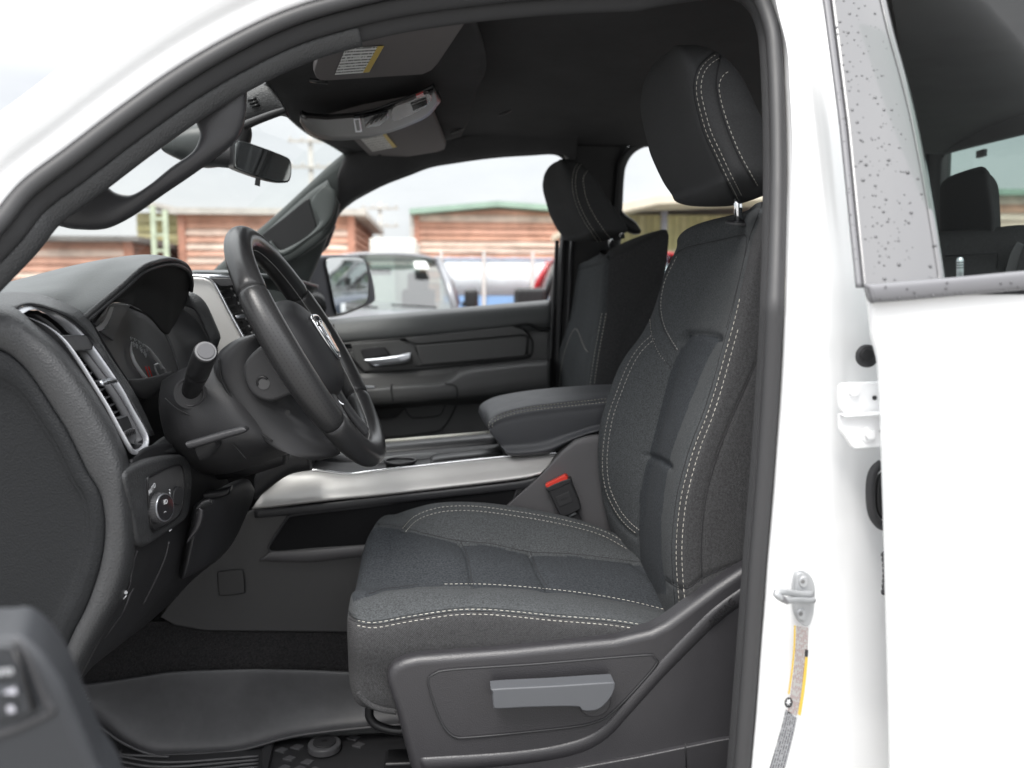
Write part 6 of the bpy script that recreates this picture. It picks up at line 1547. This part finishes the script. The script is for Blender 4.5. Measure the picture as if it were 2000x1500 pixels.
def column_and_wheel():
    K = thing_part('steering_column', (-.35, .5, 1.2), T)
    cover_m = mat('column_grey', (.036, .036, .038), .45, bump=[('voronoi', 800, .35, .0005)])
    rows = [[P(318, 745, .46), P(345, 728, .43), P(380, 712, .42), P(425, 700, .43), P(480, 690, .5)],
            [P(312, 780, .43), P(345, 772, .395), P(385, 765, .385), P(440, 755, .39), P(500, 745, .44)],
            [P(316, 820, .42), P(350, 822, .38), P(400, 820, .37), P(470, 812, .375), P(530, 800, .42)],
            [P(332, 870, .42), P(370, 872, .385), P(420, 868, .375), P(500, 858, .38), P(560, 845, .42)],
            [P(370, 905, .45), P(400, 905, .42), P(450, 900, .41), P(520, 880, .42), P(580, 865, .45)],
            [P(400, 925, .52), P(425, 925, .50), P(465, 918, .50), P(530, 895, .51), P(590, 875, .53)]]
    sheet('column_cover', rows, cover_m, K, 60, 60, .004)
    tube('cover_joint', smooth(PP([(322, 778), (348, 800), (395, 822), (425, 840), (455, 868), (482, 898)], .372), 40), .0010, black, K, 6)
    disc('stalk_collar', P(372, 768, .378), .0225, .004, cover_m, K, (.1, -1, .05), 30, .001)
    tube('collar_ring', [P(372, 766, .374) + .0185 * np.array([math.cos(t), 0, 1.05 * math.sin(t)]) for t in np.linspace(0, 2 * math.pi, 41)[:-1]], .0016, plastic_side, K, 8, closed=True)
    # stalk
    s0, s1 = P(372, 766, .385), P(402, 686, .262)
    d = s1 - s0; L = np.linalg.norm(d); d /= L
    pth = [s0 + d * L * t for t in (0, .15, .3, .45, .5, .515, .53, .6, .75, .9, .97, 1.0)]
    V, Fc = tube_data(pth, [.0125, .0130, .0135, .0148, .0150, .0140, .0150, .0150, .0150, .0150, .0147, .0138], 40)
    st = mk('turn_signal_stalk', V, Fc, mat('stalk_black', (.016, .016, .017), .38), K)
    disc('stalk_cap', s1 - d * .001, .0132, .0012, mat('cap_ring', (.16, .16, .165), .4), K, d, 40, .0006)
    disc('stalk_button', s1, .0108, .0018, mat('button_grey2', (.085, .085, .09), .4), K, d, 40, .001)
    inflate('tilt_lever', PP([(366, 862), (372, 860), (402, 851), (440, 840), (474, 832), (483, 835)], .33), PP([(368, 872), (374, 876), (404, 868), (442, 856), (476, 846), (484, 841)], .33), plastic, K, .009, 40, 16, 2.6)
    inflate('lever_root', PP([(382, 862), (405, 852), (420, 850)], .35), PP([(395, 900), (412, 892), (430, 872)], .36), plastic_dark, K, .014, 24, 14, 2.6)
    # hub housing
    a = [(500, 652), (470, 660), (442, 678), (430, 694), (424, 712), (432, 738), (450, 772), (476, 812), (505, 842), (534, 862), (560, 868)]
    b = [(560, 660), (560, 690), (575, 730), (590, 760), (610, 800), (640, 830), (655, 850), (668, 862), (672, 872), (668, 882), (640, 890)]
    hub_m = mat('hub_dark', (.034, .034, .036), .42, bump=[('voronoi', 800, .25, .0004)])
    inflate('hub_housing', PP(a, .43), PP(b, .47), hub_m, K, .06, 90, 30, 3)
    tube('housing_seam', smooth(PP([(428, 700), (433, 740), (452, 776), (478, 815), (508, 846), (532, 862)], .382), 50), .0016, black, K, 8)
    cvr = smooth([(517, 672), (498, 684), (480, 704), (474, 722), (477, 745), (487, 765), (505, 780), (530, 785), (560, 775), (590, 762), (580, 720), (560, 690), (540, 672)], 70, True)
    plate('rear_switch_cover', PP(cvr, .352), mat('switch_cover', (.030, .030, .032), .5, bump=[('weave', 500, .3, .0004)]), K, (0, .05, 0), .006, 5)
    disc('dimple', P(515, 749, .3515), .0085, .0006, mat('dimple_grey', (.07, .07, .072), .4), K)
    tube('dimple_edge', [P(513, 747, .351) + .0075 * np.array([math.cos(t), 0, math.sin(t)]) for t in np.linspace(.6, 3.6, 20)], .0018, black, K, 8)
    disc('screw_hole', P(562, 806, .366), .0038, .0006, black, K)
    # ---- wheel
    W = thing_part('steering_wheel', (-.22, .5, 1.26), T)
    C = P(606, 679, .50)
    tilt = math.radians(29.5)
    e1 = np.array([-math.sin(tilt), 0, math.cos(tilt)]); e2 = np.array([0, 1., 0]); nrm = np.cross(e2, e1); nrm /= np.linalg.norm(nrm)
    nrm = nrm if nrm[0] > 0 else -nrm
    R = .1905
    def rim_pt(th): return C + R * (e1 * math.cos(th) + e2 * math.sin(th))
    n = 220; ns = 26
    def rim_r(th):
        a = (math.degrees(th) + 360) % 360; dd = min(abs(a - 90), abs(a - 270))
        return .0195 + .0030 * math.exp(-(dd / 35) ** 2)
    joints = [60, 125, 235, 300]
    def seg(name, a0, a1, m):
        nn = max(20, int((a1 - a0) / 1.6)); V = []
        for i in range(nn + 1):
            th = math.radians(a0 + (a1 - a0) * i / nn); c = rim_pt(th); rad = e1 * math.cos(th) + e2 * math.sin(th)
            r = rim_r(th); ed = min(i, nn - i)
            if ed < 2: r *= (.90, .975)[ed]
            for k in range(ns):
                f = 2 * math.pi * k / ns; V.append(c + rad * r * 1.08 * math.cos(f) + nrm * r * .98 * math.sin(f))
        Fc = gridfaces(nn + 1, ns, False, True) + [tuple(range(ns))[::-1], tuple(nn * ns + k for k in range(ns))]
        return mk(name, V, Fc, m, W)
    seg('rim', joints[3] - 360, joints[0], wheel_leather); seg('rim', joints[1], joints[2], wheel_leather)
    g1 = seg('rim_grip', joints[0], joints[1], wheel_leather); g2 = seg('rim_grip', joints[2], joints[3], wheel_leather)
    # pin-holes in the perforated grips
    V = []; Fc = []
    for (a0, a1) in ((joints[0] + 2, joints[1] - 2), (joints[2] + 2, joints[3] - 2)):
        na = int((a1 - a0) / 1.5)
        for i in range(na):
            for k in range(12):
                th = math.radians(a0 + (a1 - a0) * (i + .5 * (k % 2)) / na); f = math.radians(-80 + 150 * k / 11) if True else 0
                for side in (1,):
                    f2 = f; c = rim_pt(th); rad = e1 * math.cos(th) + e2 * math.sin(th); r = rim_r(th)
                    no = rad * math.cos(f2) + nrm * math.sin(f2); p = c + rad * r * 1.08 * math.cos(f2) + nrm * r * .98 * math.sin(f2) + no * .00015
                    u = np.cross(no, [0.3, .2, 1.]); u /= np.linalg.norm(u); v = np.cross(no, u); k0 = len(V)
                    for q in range(5): V.append(p + (u * math.cos(q * 1.2566) + v * math.sin(q * 1.2566)) * .00085)
                    Fc.append(tuple(k0 + q for q in range(5)))
    mk('perforation', V, Fc, black, W, kind='stuff', sm=False)
    # inner seam line round the rim
    for s in (1,):
        tube('rim_seam', [rim_pt(t) - (e1 * math.cos(t) + e2 * math.sin(t)) * rim_r(t) * 1.06 + nrm * .004 for t in np.linspace(0, 2 * math.pi, 181)[:-1]], .0008, mat('rim_seam', (.22, .22, .22), .5), W, 6, closed=True)
    # spokes + airbag cover
    def Wp(u, v, w): return C + e1 * u + e2 * v + nrm * w
    hub = [(.075, -.045), (.085, 0), (.075, .045), (.055, .080), (.01, .088), (-.04, .075), (-.075, .05), (-.085, 0), (-.075, -.05), (-.04, -.075), (.01, -.088), (.055, -.08)]
    hb = smooth(hub, 60, True)
    rings = []
    for sc, w in ((.80, -.055), (1.0, -.03), (1.02, -.012), (.96, .006), (.8, .018), (.5, .026), (.2, .029)):
        rings.append([Wp(u * sc, v * sc, w) for u, v in hb])
    V, Fc = loft_closed(np.array(rings), 40, 80); o = mk('airbag_cover', V, Fc, plastic_dark, W); fix_normals(o)
    for (u, sgn) in ((.005, -1), (.005, 1)):
        A = [Wp(.05 + u, sgn * .06, -.008), Wp(.045 + u, sgn * .12, -.010), Wp(.05 + u, sgn * (R - .006), -.004)]; B = [Wp(-.04 + u, sgn * .06, -.008), Wp(-.028 + u, sgn * .12, -.010), Wp(-.035 + u, sgn * (R - .006), -.004)]
        inflate('spoke', np.array(A), np.array(B), plastic_dark, W, .010, 30, 18, 2.6, out=tuple(nrm))
    for sg in (-1, 1):
        A = np.array([Wp(-.06, sg * .045, -.006), Wp(-.12, sg * .055, -.006), Wp(-.178, sg * .075, .0)]); B = np.array([Wp(-.07, sg * .012, -.006), Wp(-.12, sg * .025, -.006), Wp(-.188, sg * .045, .0)])
        inflate('spoke', A, B, plastic_smooth, W, .007, 30, 16, 2.6, out=tuple(nrm))
    # emblem: shield with a horned head
    E = []
    sh = smooth([(.030, -.022), (.033, 0), (.030, .022), (.012, .024), (-.012, .016), (-.030, 0), (-.012, -.016), (.012, -.024)], 50, True)
    w0 = .030
    tube('emblem_shield', [Wp(u * 1.2, v * 1.3, w0) for u, v in sh], .0030, chrome, W, 10, closed=True)
    for sg in (-1, 1):
        hn = smooth([(.018, sg * .003), (.022, sg * .010), (.016, sg * .018), (.004, sg * .018), (-.003, sg * .012), (.002, sg * .008)], 30)
        tube('emblem_horn', [Wp(u * 1.2, v * 1.3, w0 + .001) for u, v in hn], [.0046, .0044, .0038, .0026], chrome, W, 10)
    plate('emblem_face', [Wp(u * 1.3, v * 1.7, w0 + .006) for u, v in ((.018, -.006), (.020, 0), (.018, .006), (.004, .006), (-.010, .005), (-.020, .003), (-.022, 0), (-.020, -.003), (-.010, -.005), (.004, -.006))], chrome, W, tuple(-nrm * .006), .0012)
    for s_, v_ in (('S', .03), ('R', .02), ('S', -.03)):
        pass
    inflate('shift_paddle', PP([(660, 778), (668, 786), (672, 788)], .52), PP([(664, 792), (670, 792), (673, 790)], .52), chrome, W, .003, 10, 10)
column_and_wheel()

def console():
    c = thing_part('centre_console', (-.05, .95, .95), T)
    Y = .775
    # side wall
    side = [(340, 1222), (312, 1206), (330, 1180), (400, 1100), (440, 1050), (470, 1010), (492, 997), (600, 988), (800, 966), (1000, 942), (1056, 928), (1094, 884), (1125, 858), (1170, 848), (1250, 845), (1330, 1000), (1330, 1215), (1000, 1228), (700, 1236), (400, 1233)]
    wall = plate('side_wall', PP(side, Y + .004), mat('console_dark', (.062, .061, .062), .5, bump=[('voronoi', 650, .3, .0005)]), c, (0, .02, 0), .004)
    # lighter buckle panel near the seat
    pn = [(1002, 1000), (1010, 960), (1058, 926), (1096, 886), (1112, 868), (1128, 857), (1165, 849), (1260, 846), (1300, 1060), (1100, 1060), (985, 1010)]
    inflate('buckle_panel', PP([(1056, 927), (1094, 885), (1112, 868), (1130, 856), (1170, 848), (1260, 846)], Y - .003), PP([(975, 1000), (1000, 1030), (1050, 1060), (1120, 1060), (1200, 1100), (1300, 1100)], Y - .003), grey_trim, c, .006, 60, 16, 5)
    # silver blade
    rows = [[(540, 930, .80), (552, 926, .808), (612, 920, .815), (680, 926, .82), (744, 919, .82), (1000, 891, .82), (1094, 885, .82)],
            [(530, 940, .790), (548, 936, .798), (612, 930, .802), (680, 934, .804), (744, 928, .804), (1000, 898, .804), (1086, 891, .804)],
            [(510, 968, .780), (540, 963, .783), (610, 956, .785), (680, 953, .786), (744, 946, .786), (1000, 917, .786), (1074, 907, .786)],
            [(495, 990, .768), (540, 985, .768), (610, 977, .768), (680, 970, .768), (760, 962, .768), (1000, 934, .768), (1058, 923, .768)],
            [(492, 993, .778), (540, 989, .778), (610, 981, .778), (680, 974, .778), (760, 966, .778), (1000, 938, .778), (1056, 926, .778)]]
    sheet('silver_blade', [[P(*p) for p in r] for r in rows], silver, c, 30, 90, .003)
    tube('blade_edge', smooth(PP([(552, 925), (612, 918), (680, 925), (744, 918), (1000, 890), (1092, 884)], .812), 80), .0022, chrome, c, 8)
    # ledge under blade and side pocket
    rows = smooth([(497, 996), (600, 986), (760, 968), (1000, 941), (1050, 930)], 40); 
    inflate('blade_ledge', PP(rows, Y - .004), PP(offset2(rows, 16), Y - .002), plastic, c, .005, 50, 14, 3)
    pk = smooth([(524, 1070), (536, 1078), (620, 1072), (760, 1062), (990, 1040), (1000, 990), (1007, 962), (1000, 954), (900, 964), (760, 984), (640, 998), (572, 1006), (560, 1014), (545, 1036)], 90, True)
    plate('side_pocket', PP(pk, Y - .0005), mat('pocket_shade', (.012, .012, .013), .7, spec=.1), c, (0, .01, 0), .0008)  # deep shade of the recess painted as a flat black panel
    tube('pocket_rim', PP(pk, Y - .001), .0025, plastic, c, 8, closed=True)
    inflate('pocket_lip', PP([(528, 1078), (600, 1074), (700, 1066), (900, 1050)], Y - .004), PP([(505, 1095), (600, 1098), (700, 1088), (900, 1072)], Y + .002), grey_trim, c, .008, 40, 14, 2)  # paler trim paints in the light band along the lip
    cv = smooth([(426, 1122), (430, 1117), (468, 1114), (474, 1118), (477, 1152), (473, 1158), (434, 1162), (429, 1158)], 50, True)
    plate('service_cover', PP(cv, Y - .0015), mat('cover_dark', (.052, .051, .052), .5), c, (0, .004, 0), .0008)
    tube('cover_gap', PP(cv, Y + .0002), .0016, black, c, 8, closed=True)
    # top tray, cup holder
    ztop = P(900, 900, .85)[2]
    rows = [[P(600, 922, .82), P(700, 931, .825), P(760, 922, .825), P(1000, 894, .825), P(1110, 880, .825)], [P(600, 908, .88), P(700, 918, .88), P(760, 914, .88), P(1000, 884, .88), P(1110, 872, .88)], [P(600, 880, 1.02), P(700, 885, 1.02), P(760, 884, 1.02), P(960, 868, 1.02), P(1100, 860, 1.02)], [P(600, 862, 1.12), P(700, 864, 1.12), P(760, 862, 1.12), P(955, 845, 1.12), P(1080, 838, 1.12)]]
    sheet('console_top', [[p + np.array([0, 0, -.004]) for p in r] for r in rows], plastic_dark, c, 20, 40, .01)
    inflate('cup_surround', PP([(690, 918), (720, 901), (760, 891), (840, 884), (866, 892)], .93), PP([(700, 926), (740, 919), (790, 913), (840, 907), (868, 902)], .93), mat('tray_grey', (.16, .165, .17), .4), c, .004, 30, 16, 3)
    def hring(c_, r, z, n=48): return [np.array([c_[0] + r * math.cos(t), c_[1] + r * math.sin(t), z]) for t in np.linspace(0, 2 * math.pi, n + 1)[:-1]]
    for (px_, r) in ((782, .031),):
        q = PZ(px_, 903 if px_ == 782 else 913, 1.004)
        tube('cup_ring', hring(q, r, q[2] + .003), .003, plastic_side, c, 10, closed=True)
        V = [np.array(p) for p in hring(q, r - .001, q[2] + .001)] + [np.array(p) for p in hring(q, r * .85, q[2] - .05)]
        Fc = gridfaces(2, 48, False, True) + [tuple(range(48, 96))]
        mk('cup_well', V, Fc, mat('well_black', (.02, .02, .02), .5), c)
        mk('cup_mouth', hring(q, r, q[2] + .0012), [tuple(range(48))], mat('well_black2', (.012, .012, .012), .6), c, sm=False)
    inflate('tray_wall', PP([(610, 902), (640, 905), (690, 918)], .93), PP([(615, 885), (650, 880), (700, 890)], .97), plastic, c, .02, 20, 12, 2.4)
    inflate('coin_tray', PP([(842, 893), (860, 888), (975, 876)], .90), PP([(840, 903), (862, 900), (985, 888)], .88), black, c, .03, 20, 12, 4)
    inflate('console_ledge', PP([(740, 868), (850, 858), (965, 848)], 1.06), PP([(740, 888), (850, 878), (972, 866)], 1.04), plastic, c, .03, 20, 12, 4)
    tube('console_blade', PP([(740, 863), (850, 854), (958, 845)], 1.10), .0042, mat('blade_bright', (.85, .84, .76), .4), c, 8)
    # armrest
    A = thing_part('armrest', (.2, .95, 1.1), T)
    top_s = [(957, 841, .80), (953, 830, .80), (963, 817, .80), (990, 806, .80), (1035, 796, .80), (1110, 787, .80), (1188, 779, .80), (1260, 773, .80)]
    topb = [(936, 806, .98), (940, 795, 1.0), (958, 784, 1.02), (985, 776, 1.04), (1050, 766, 1.05), (1140, 758, 1.06), (1200, 755, 1.06), (1270, 752, 1.06)]
    md = [(944, 824, .88), (945, 812, .88), (956, 800, .88), (985, 790, .88), (1040, 780, .88), (1120, 771, .88), (1195, 766, .88), (1265, 762, .88)]
    dn1 = [(960, 848, .796), (958, 842, .793), (972, 832, .791), (1000, 824, .790), (1045, 815, .790), (1115, 806, .790), (1188, 799, .790), (1260, 792, .79)]
    dn2 = [(970, 860, .800), (978, 868, .796), (990, 868, .793), (1015, 866, .792), (1060, 860, .792), (1120, 842, .792), (1180, 826, .792), (1260, 815, .79)]
    dn3 = [(985, 882, .83), (992, 888, .805), (1002, 891, .80), (1025, 891, .80), (1075, 884, .80), (1120, 862, .80), (1170, 847, .80), (1260, 840, .8)]
    dn4 = [(975, 870, 1.0), (985, 878, 1.0), (1000, 880, 1.0), (1020, 880, 1.0), (1080, 874, 1.0), (1120, 860, 1.0), (1170, 850, 1.0), (1260, 845, 1.)]
    rings = [[P(*r[i]) for r in (top_s, md, topb, dn4, dn3, dn2, dn1)] for i in range(8)]
    V, Fc = loft_closed(np.array(rings), 100, 110); o = mk('armrest_pad', V, Fc, vinyl_arm, A); fix_normals(o)
    sp = [(957, 836), (955, 829), (963, 818), (990, 806), (1035, 796), (1110, 787), (1186, 779)]
    groove(o, [(sp, 2.5, .0022)])
    bv = bvh_of(o)
    stitches('stitching', bv, [sp, offset2(np.array(sp, float), 6)], mat('stitch_cream', (.50, .48, .40), .8), A, .0042, .0026, .0006)
    # buckle
    b = thing_part('seat_belt_buckle', (.2, .76, .98), T)
    body = smooth([(1067, 953), (1110, 935), (1118, 948), (1134, 990), (1130, 997), (1108, 1008), (1098, 1009), (1090, 1000), (1074, 965)], 60, True)
    plate('buckle_body', PP(body, .742), plastic_dark, b, (.004, .022, 0), .003, 4)
    plate('release_button', PP([(1066, 951), (1065, 947), (1103, 928), (1107, 930), (1109, 937), (1070, 953)], .743), red_m, b, (.004, .018, 0), .0016)
    plate('buckle_plate', PP([(1085, 971), (1111, 960), (1119, 980), (1093, 990)], .7405), mat('buckle_inset', (.04, .04, .042), .4), b, (0, .003, 0), .0006)
    d = P(1111, 968, .739) - P(1088, 977, .739)
    text_mesh('pressed_word', 'PRESS', P(1101, 974, .7398), d, np.cross([0, -1, 0], d), .006, plastic_side, b, .0002)
    tube('buckle_seam', PP([(1072, 960), (1112, 943)], .7415), .0006, black, b, 6)
    inflate('buckle_strap', PP([(1104, 1006), (1120, 1030), (1135, 1060)], .755), PP([(1128, 998), (1142, 1025), (1155, 1055)], .755), plastic_dark, b, .003, 14, 10)
    inflate('buckle_anchor', PP([(1106, 1002), (1112, 1010)], .750), PP([(1122, 996), (1126, 1003)], .750), steel, b, .002, 8, 8)
console()

def floor():
    Fz = .63
    # carpet rising to the tunnel
    rows = [[P(x, 1215, .80) for x in (60, 300, 500, 700, 1000)], [P(x, 1236, .79) for x in (60, 300, 500, 700, 1000)], [P(x, 1290, .76) for x in (60, 300, 500, 700, 1000)], [P(x, 1345, .74) for x in (60, 300, 500, 700, 1000)], [P(x, 1420, .72) for x in (60, 300, 500, 700, 1000)]]
    sheet('carpet', rows, carpet_m, T, 30, 40, .01)
    box('kick_carpet', (-.95, .5, .82), (.04, .6, .45), carpet_m, T, bevel=.01)
    m = thing('floor_mat', (-.15, .5, Fz), 'moulded dark grey rubber floor liner with ribs in the driver footwell', 'floor mat')
    tp = [(40, 1352), (157, 1342), (248, 1331), (325, 1320), (395, 1316), (535, 1313), (689, 1318), (860, 1330)]
    bt = [(60, 1395), (171, 1406), (237, 1446), (290, 1469), (342, 1472), (465, 1463), (560, 1438), (640, 1426), (717, 1418), (860, 1405)]
    T_ = smooth(tp, 24); B_ = smooth(bt, 24)
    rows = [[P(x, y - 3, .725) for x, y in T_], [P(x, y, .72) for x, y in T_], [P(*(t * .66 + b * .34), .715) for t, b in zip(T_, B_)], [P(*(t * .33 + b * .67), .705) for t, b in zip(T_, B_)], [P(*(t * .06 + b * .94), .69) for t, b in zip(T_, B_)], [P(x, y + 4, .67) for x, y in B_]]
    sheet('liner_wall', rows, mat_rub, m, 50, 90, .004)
    # floor pan of the liner
    zf = P(400, 1470, .67)[2]
    pan = [PZ(-200, 1380, zf), PZ(100, 1398, zf)] + [PZ(x, y + 2, zf) for x, y in B_[4:]] + [PZ(1100, 1440, zf), PZ(1100, 1760, zf), PZ(-200, 1760, zf)]
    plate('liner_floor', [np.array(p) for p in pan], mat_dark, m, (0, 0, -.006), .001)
    for i in range(8):
        y = 1466 + i * 9 + (0 if i else 0)
        x0, x1 = 236 - i * 10, (330 if i == 0 else 505)
        pts = [PZ(x0, y, zf + .004), PZ((x0 + x1) / 2 - 40, y + 14 if i else y + 8, zf + .004), PZ(x1, y + (4 if i else 12) - i * 2, zf + .004)]
        tube('rib', smooth(pts, 24), .0024, mat_rub, m, 8)
    plate('panel_edge', [PZ(x, y, zf + .010) for x, y in ((512, 1462), (533, 1440), (536, 1442), (524, 1500), (520, 1560), (505, 1560), (512, 1500))], mat_dark, m, (0, 0, -.008), .002)
    k = PZ(634, 1462, zf + .004); disc('anchor_base', k, .030, .012, mat_rub, m, (0.01, 0, 1), 36, .003); disc('anchor_cap', k + np.array([0, 0, .011]), .021, .004, mat_dark, m, (0.01, 0, 1), 36, .001)
    disc('anchor_slot', k + np.array([0, 0, .015]), .006, .0006, black, m, (0.01, 0, 1), 6)
    for (x, y) in ((550, 1462), (580, 1456), (565, 1478), (600, 1485), (556, 1496), (690, 1438), (700, 1452), (615, 1500), (585, 1498)):
        w = 13
        q = [PZ(x - w, y + 3, zf + .003), PZ(x, y - 4, zf + .003), PZ(x + w, y, zf + .003), PZ(x + 4, y + 7, zf + .003)]
        plate('tread_block', [np.array(a) for a in q], mat_rub, m, (0, 0, -.003), .0008)
floor()

def open_door():
    d = thing_part('front_door', (-.3, -.3, 1.0), T)
    Y = -.36
    grey = mat('door_armrest_grey', (.030, .032, .036), .42, bump=[('noise', 300, .1, .0004)])
    ol = smooth([(-260, 1600), (-260, 1262), (-120, 1254), (0, 1253), (24, 1250), (42, 1251), (62, 1262), (80, 1277), (97, 1297), (119, 1330), (133, 1357), (151, 1402), (170, 1447), (192, 1501), (235, 1620), (0, 1680)], 90, True)
    plate('armrest_end', PP(ol, Y), grey, d, (-.02, .05, 0), .010, 6)
    tube('armrest_crease', smooth(PP([(28, 1252), (48, 1275), (62, 1300), (78, 1340), (92, 1370), (104, 1388), (80, 1402), (30, 1425), (-20, 1440)], Y - .0), 40), .0018, plastic, d, 8)
    plate('switch_plate', PP([(-120, 1268), (20, 1262), (34, 1275), (66, 1386), (40, 1400), (-120, 1420)], Y - .003), mat('door_switch_plate', (.03, .032, .036), .4), d, (0, .006, 0), .001)
    tube('plate_gap', PP([(28, 1270), (48, 1330), (66, 1388)], Y - .003), .0012, black, d, 6)
    for (x, y, w, h) in ((4, 1313, 34, 12), (14, 1349, 36, 14), (20, 1384, 14, 12)):
        o = plate('door_switch', PP([(x - w / 2, y - h / 2 + 3), (x + w / 2 - 2, y - h / 2), (x + w / 2 + 2, y + h / 2), (x - w / 2 + 4, y + h / 2 + 2)], Y - .005), mat('switch_face', (.06, .065, .075), .35), d, (0, .003, 0), .0006)
    text_mesh('switch_word', 'AUTO', P(3, 1314, Y - .0058), (1, 0, .1), (0, 0, 1), .0042, white_print, d, .0002)
    plate('switch_icon', PP([(4, 1354), (22, 1345), (30, 1344), (32, 1356)], Y - .0056), mat('icon_grey', (.5, .5, .55), .5), d, (0, .0004, 0), 0)
    plate('switch_icon', PP([(13, 1381), (26, 1379), (29, 1390), (16, 1392)], Y - .0056), mat('icon_grey', (.5, .5, .55), .5), d, (0, .0004, 0), 0)
    box('door_skin', (-.62, -.42, .93), (.05, .8, .72), white_paint, d, bevel=.015)
open_door()
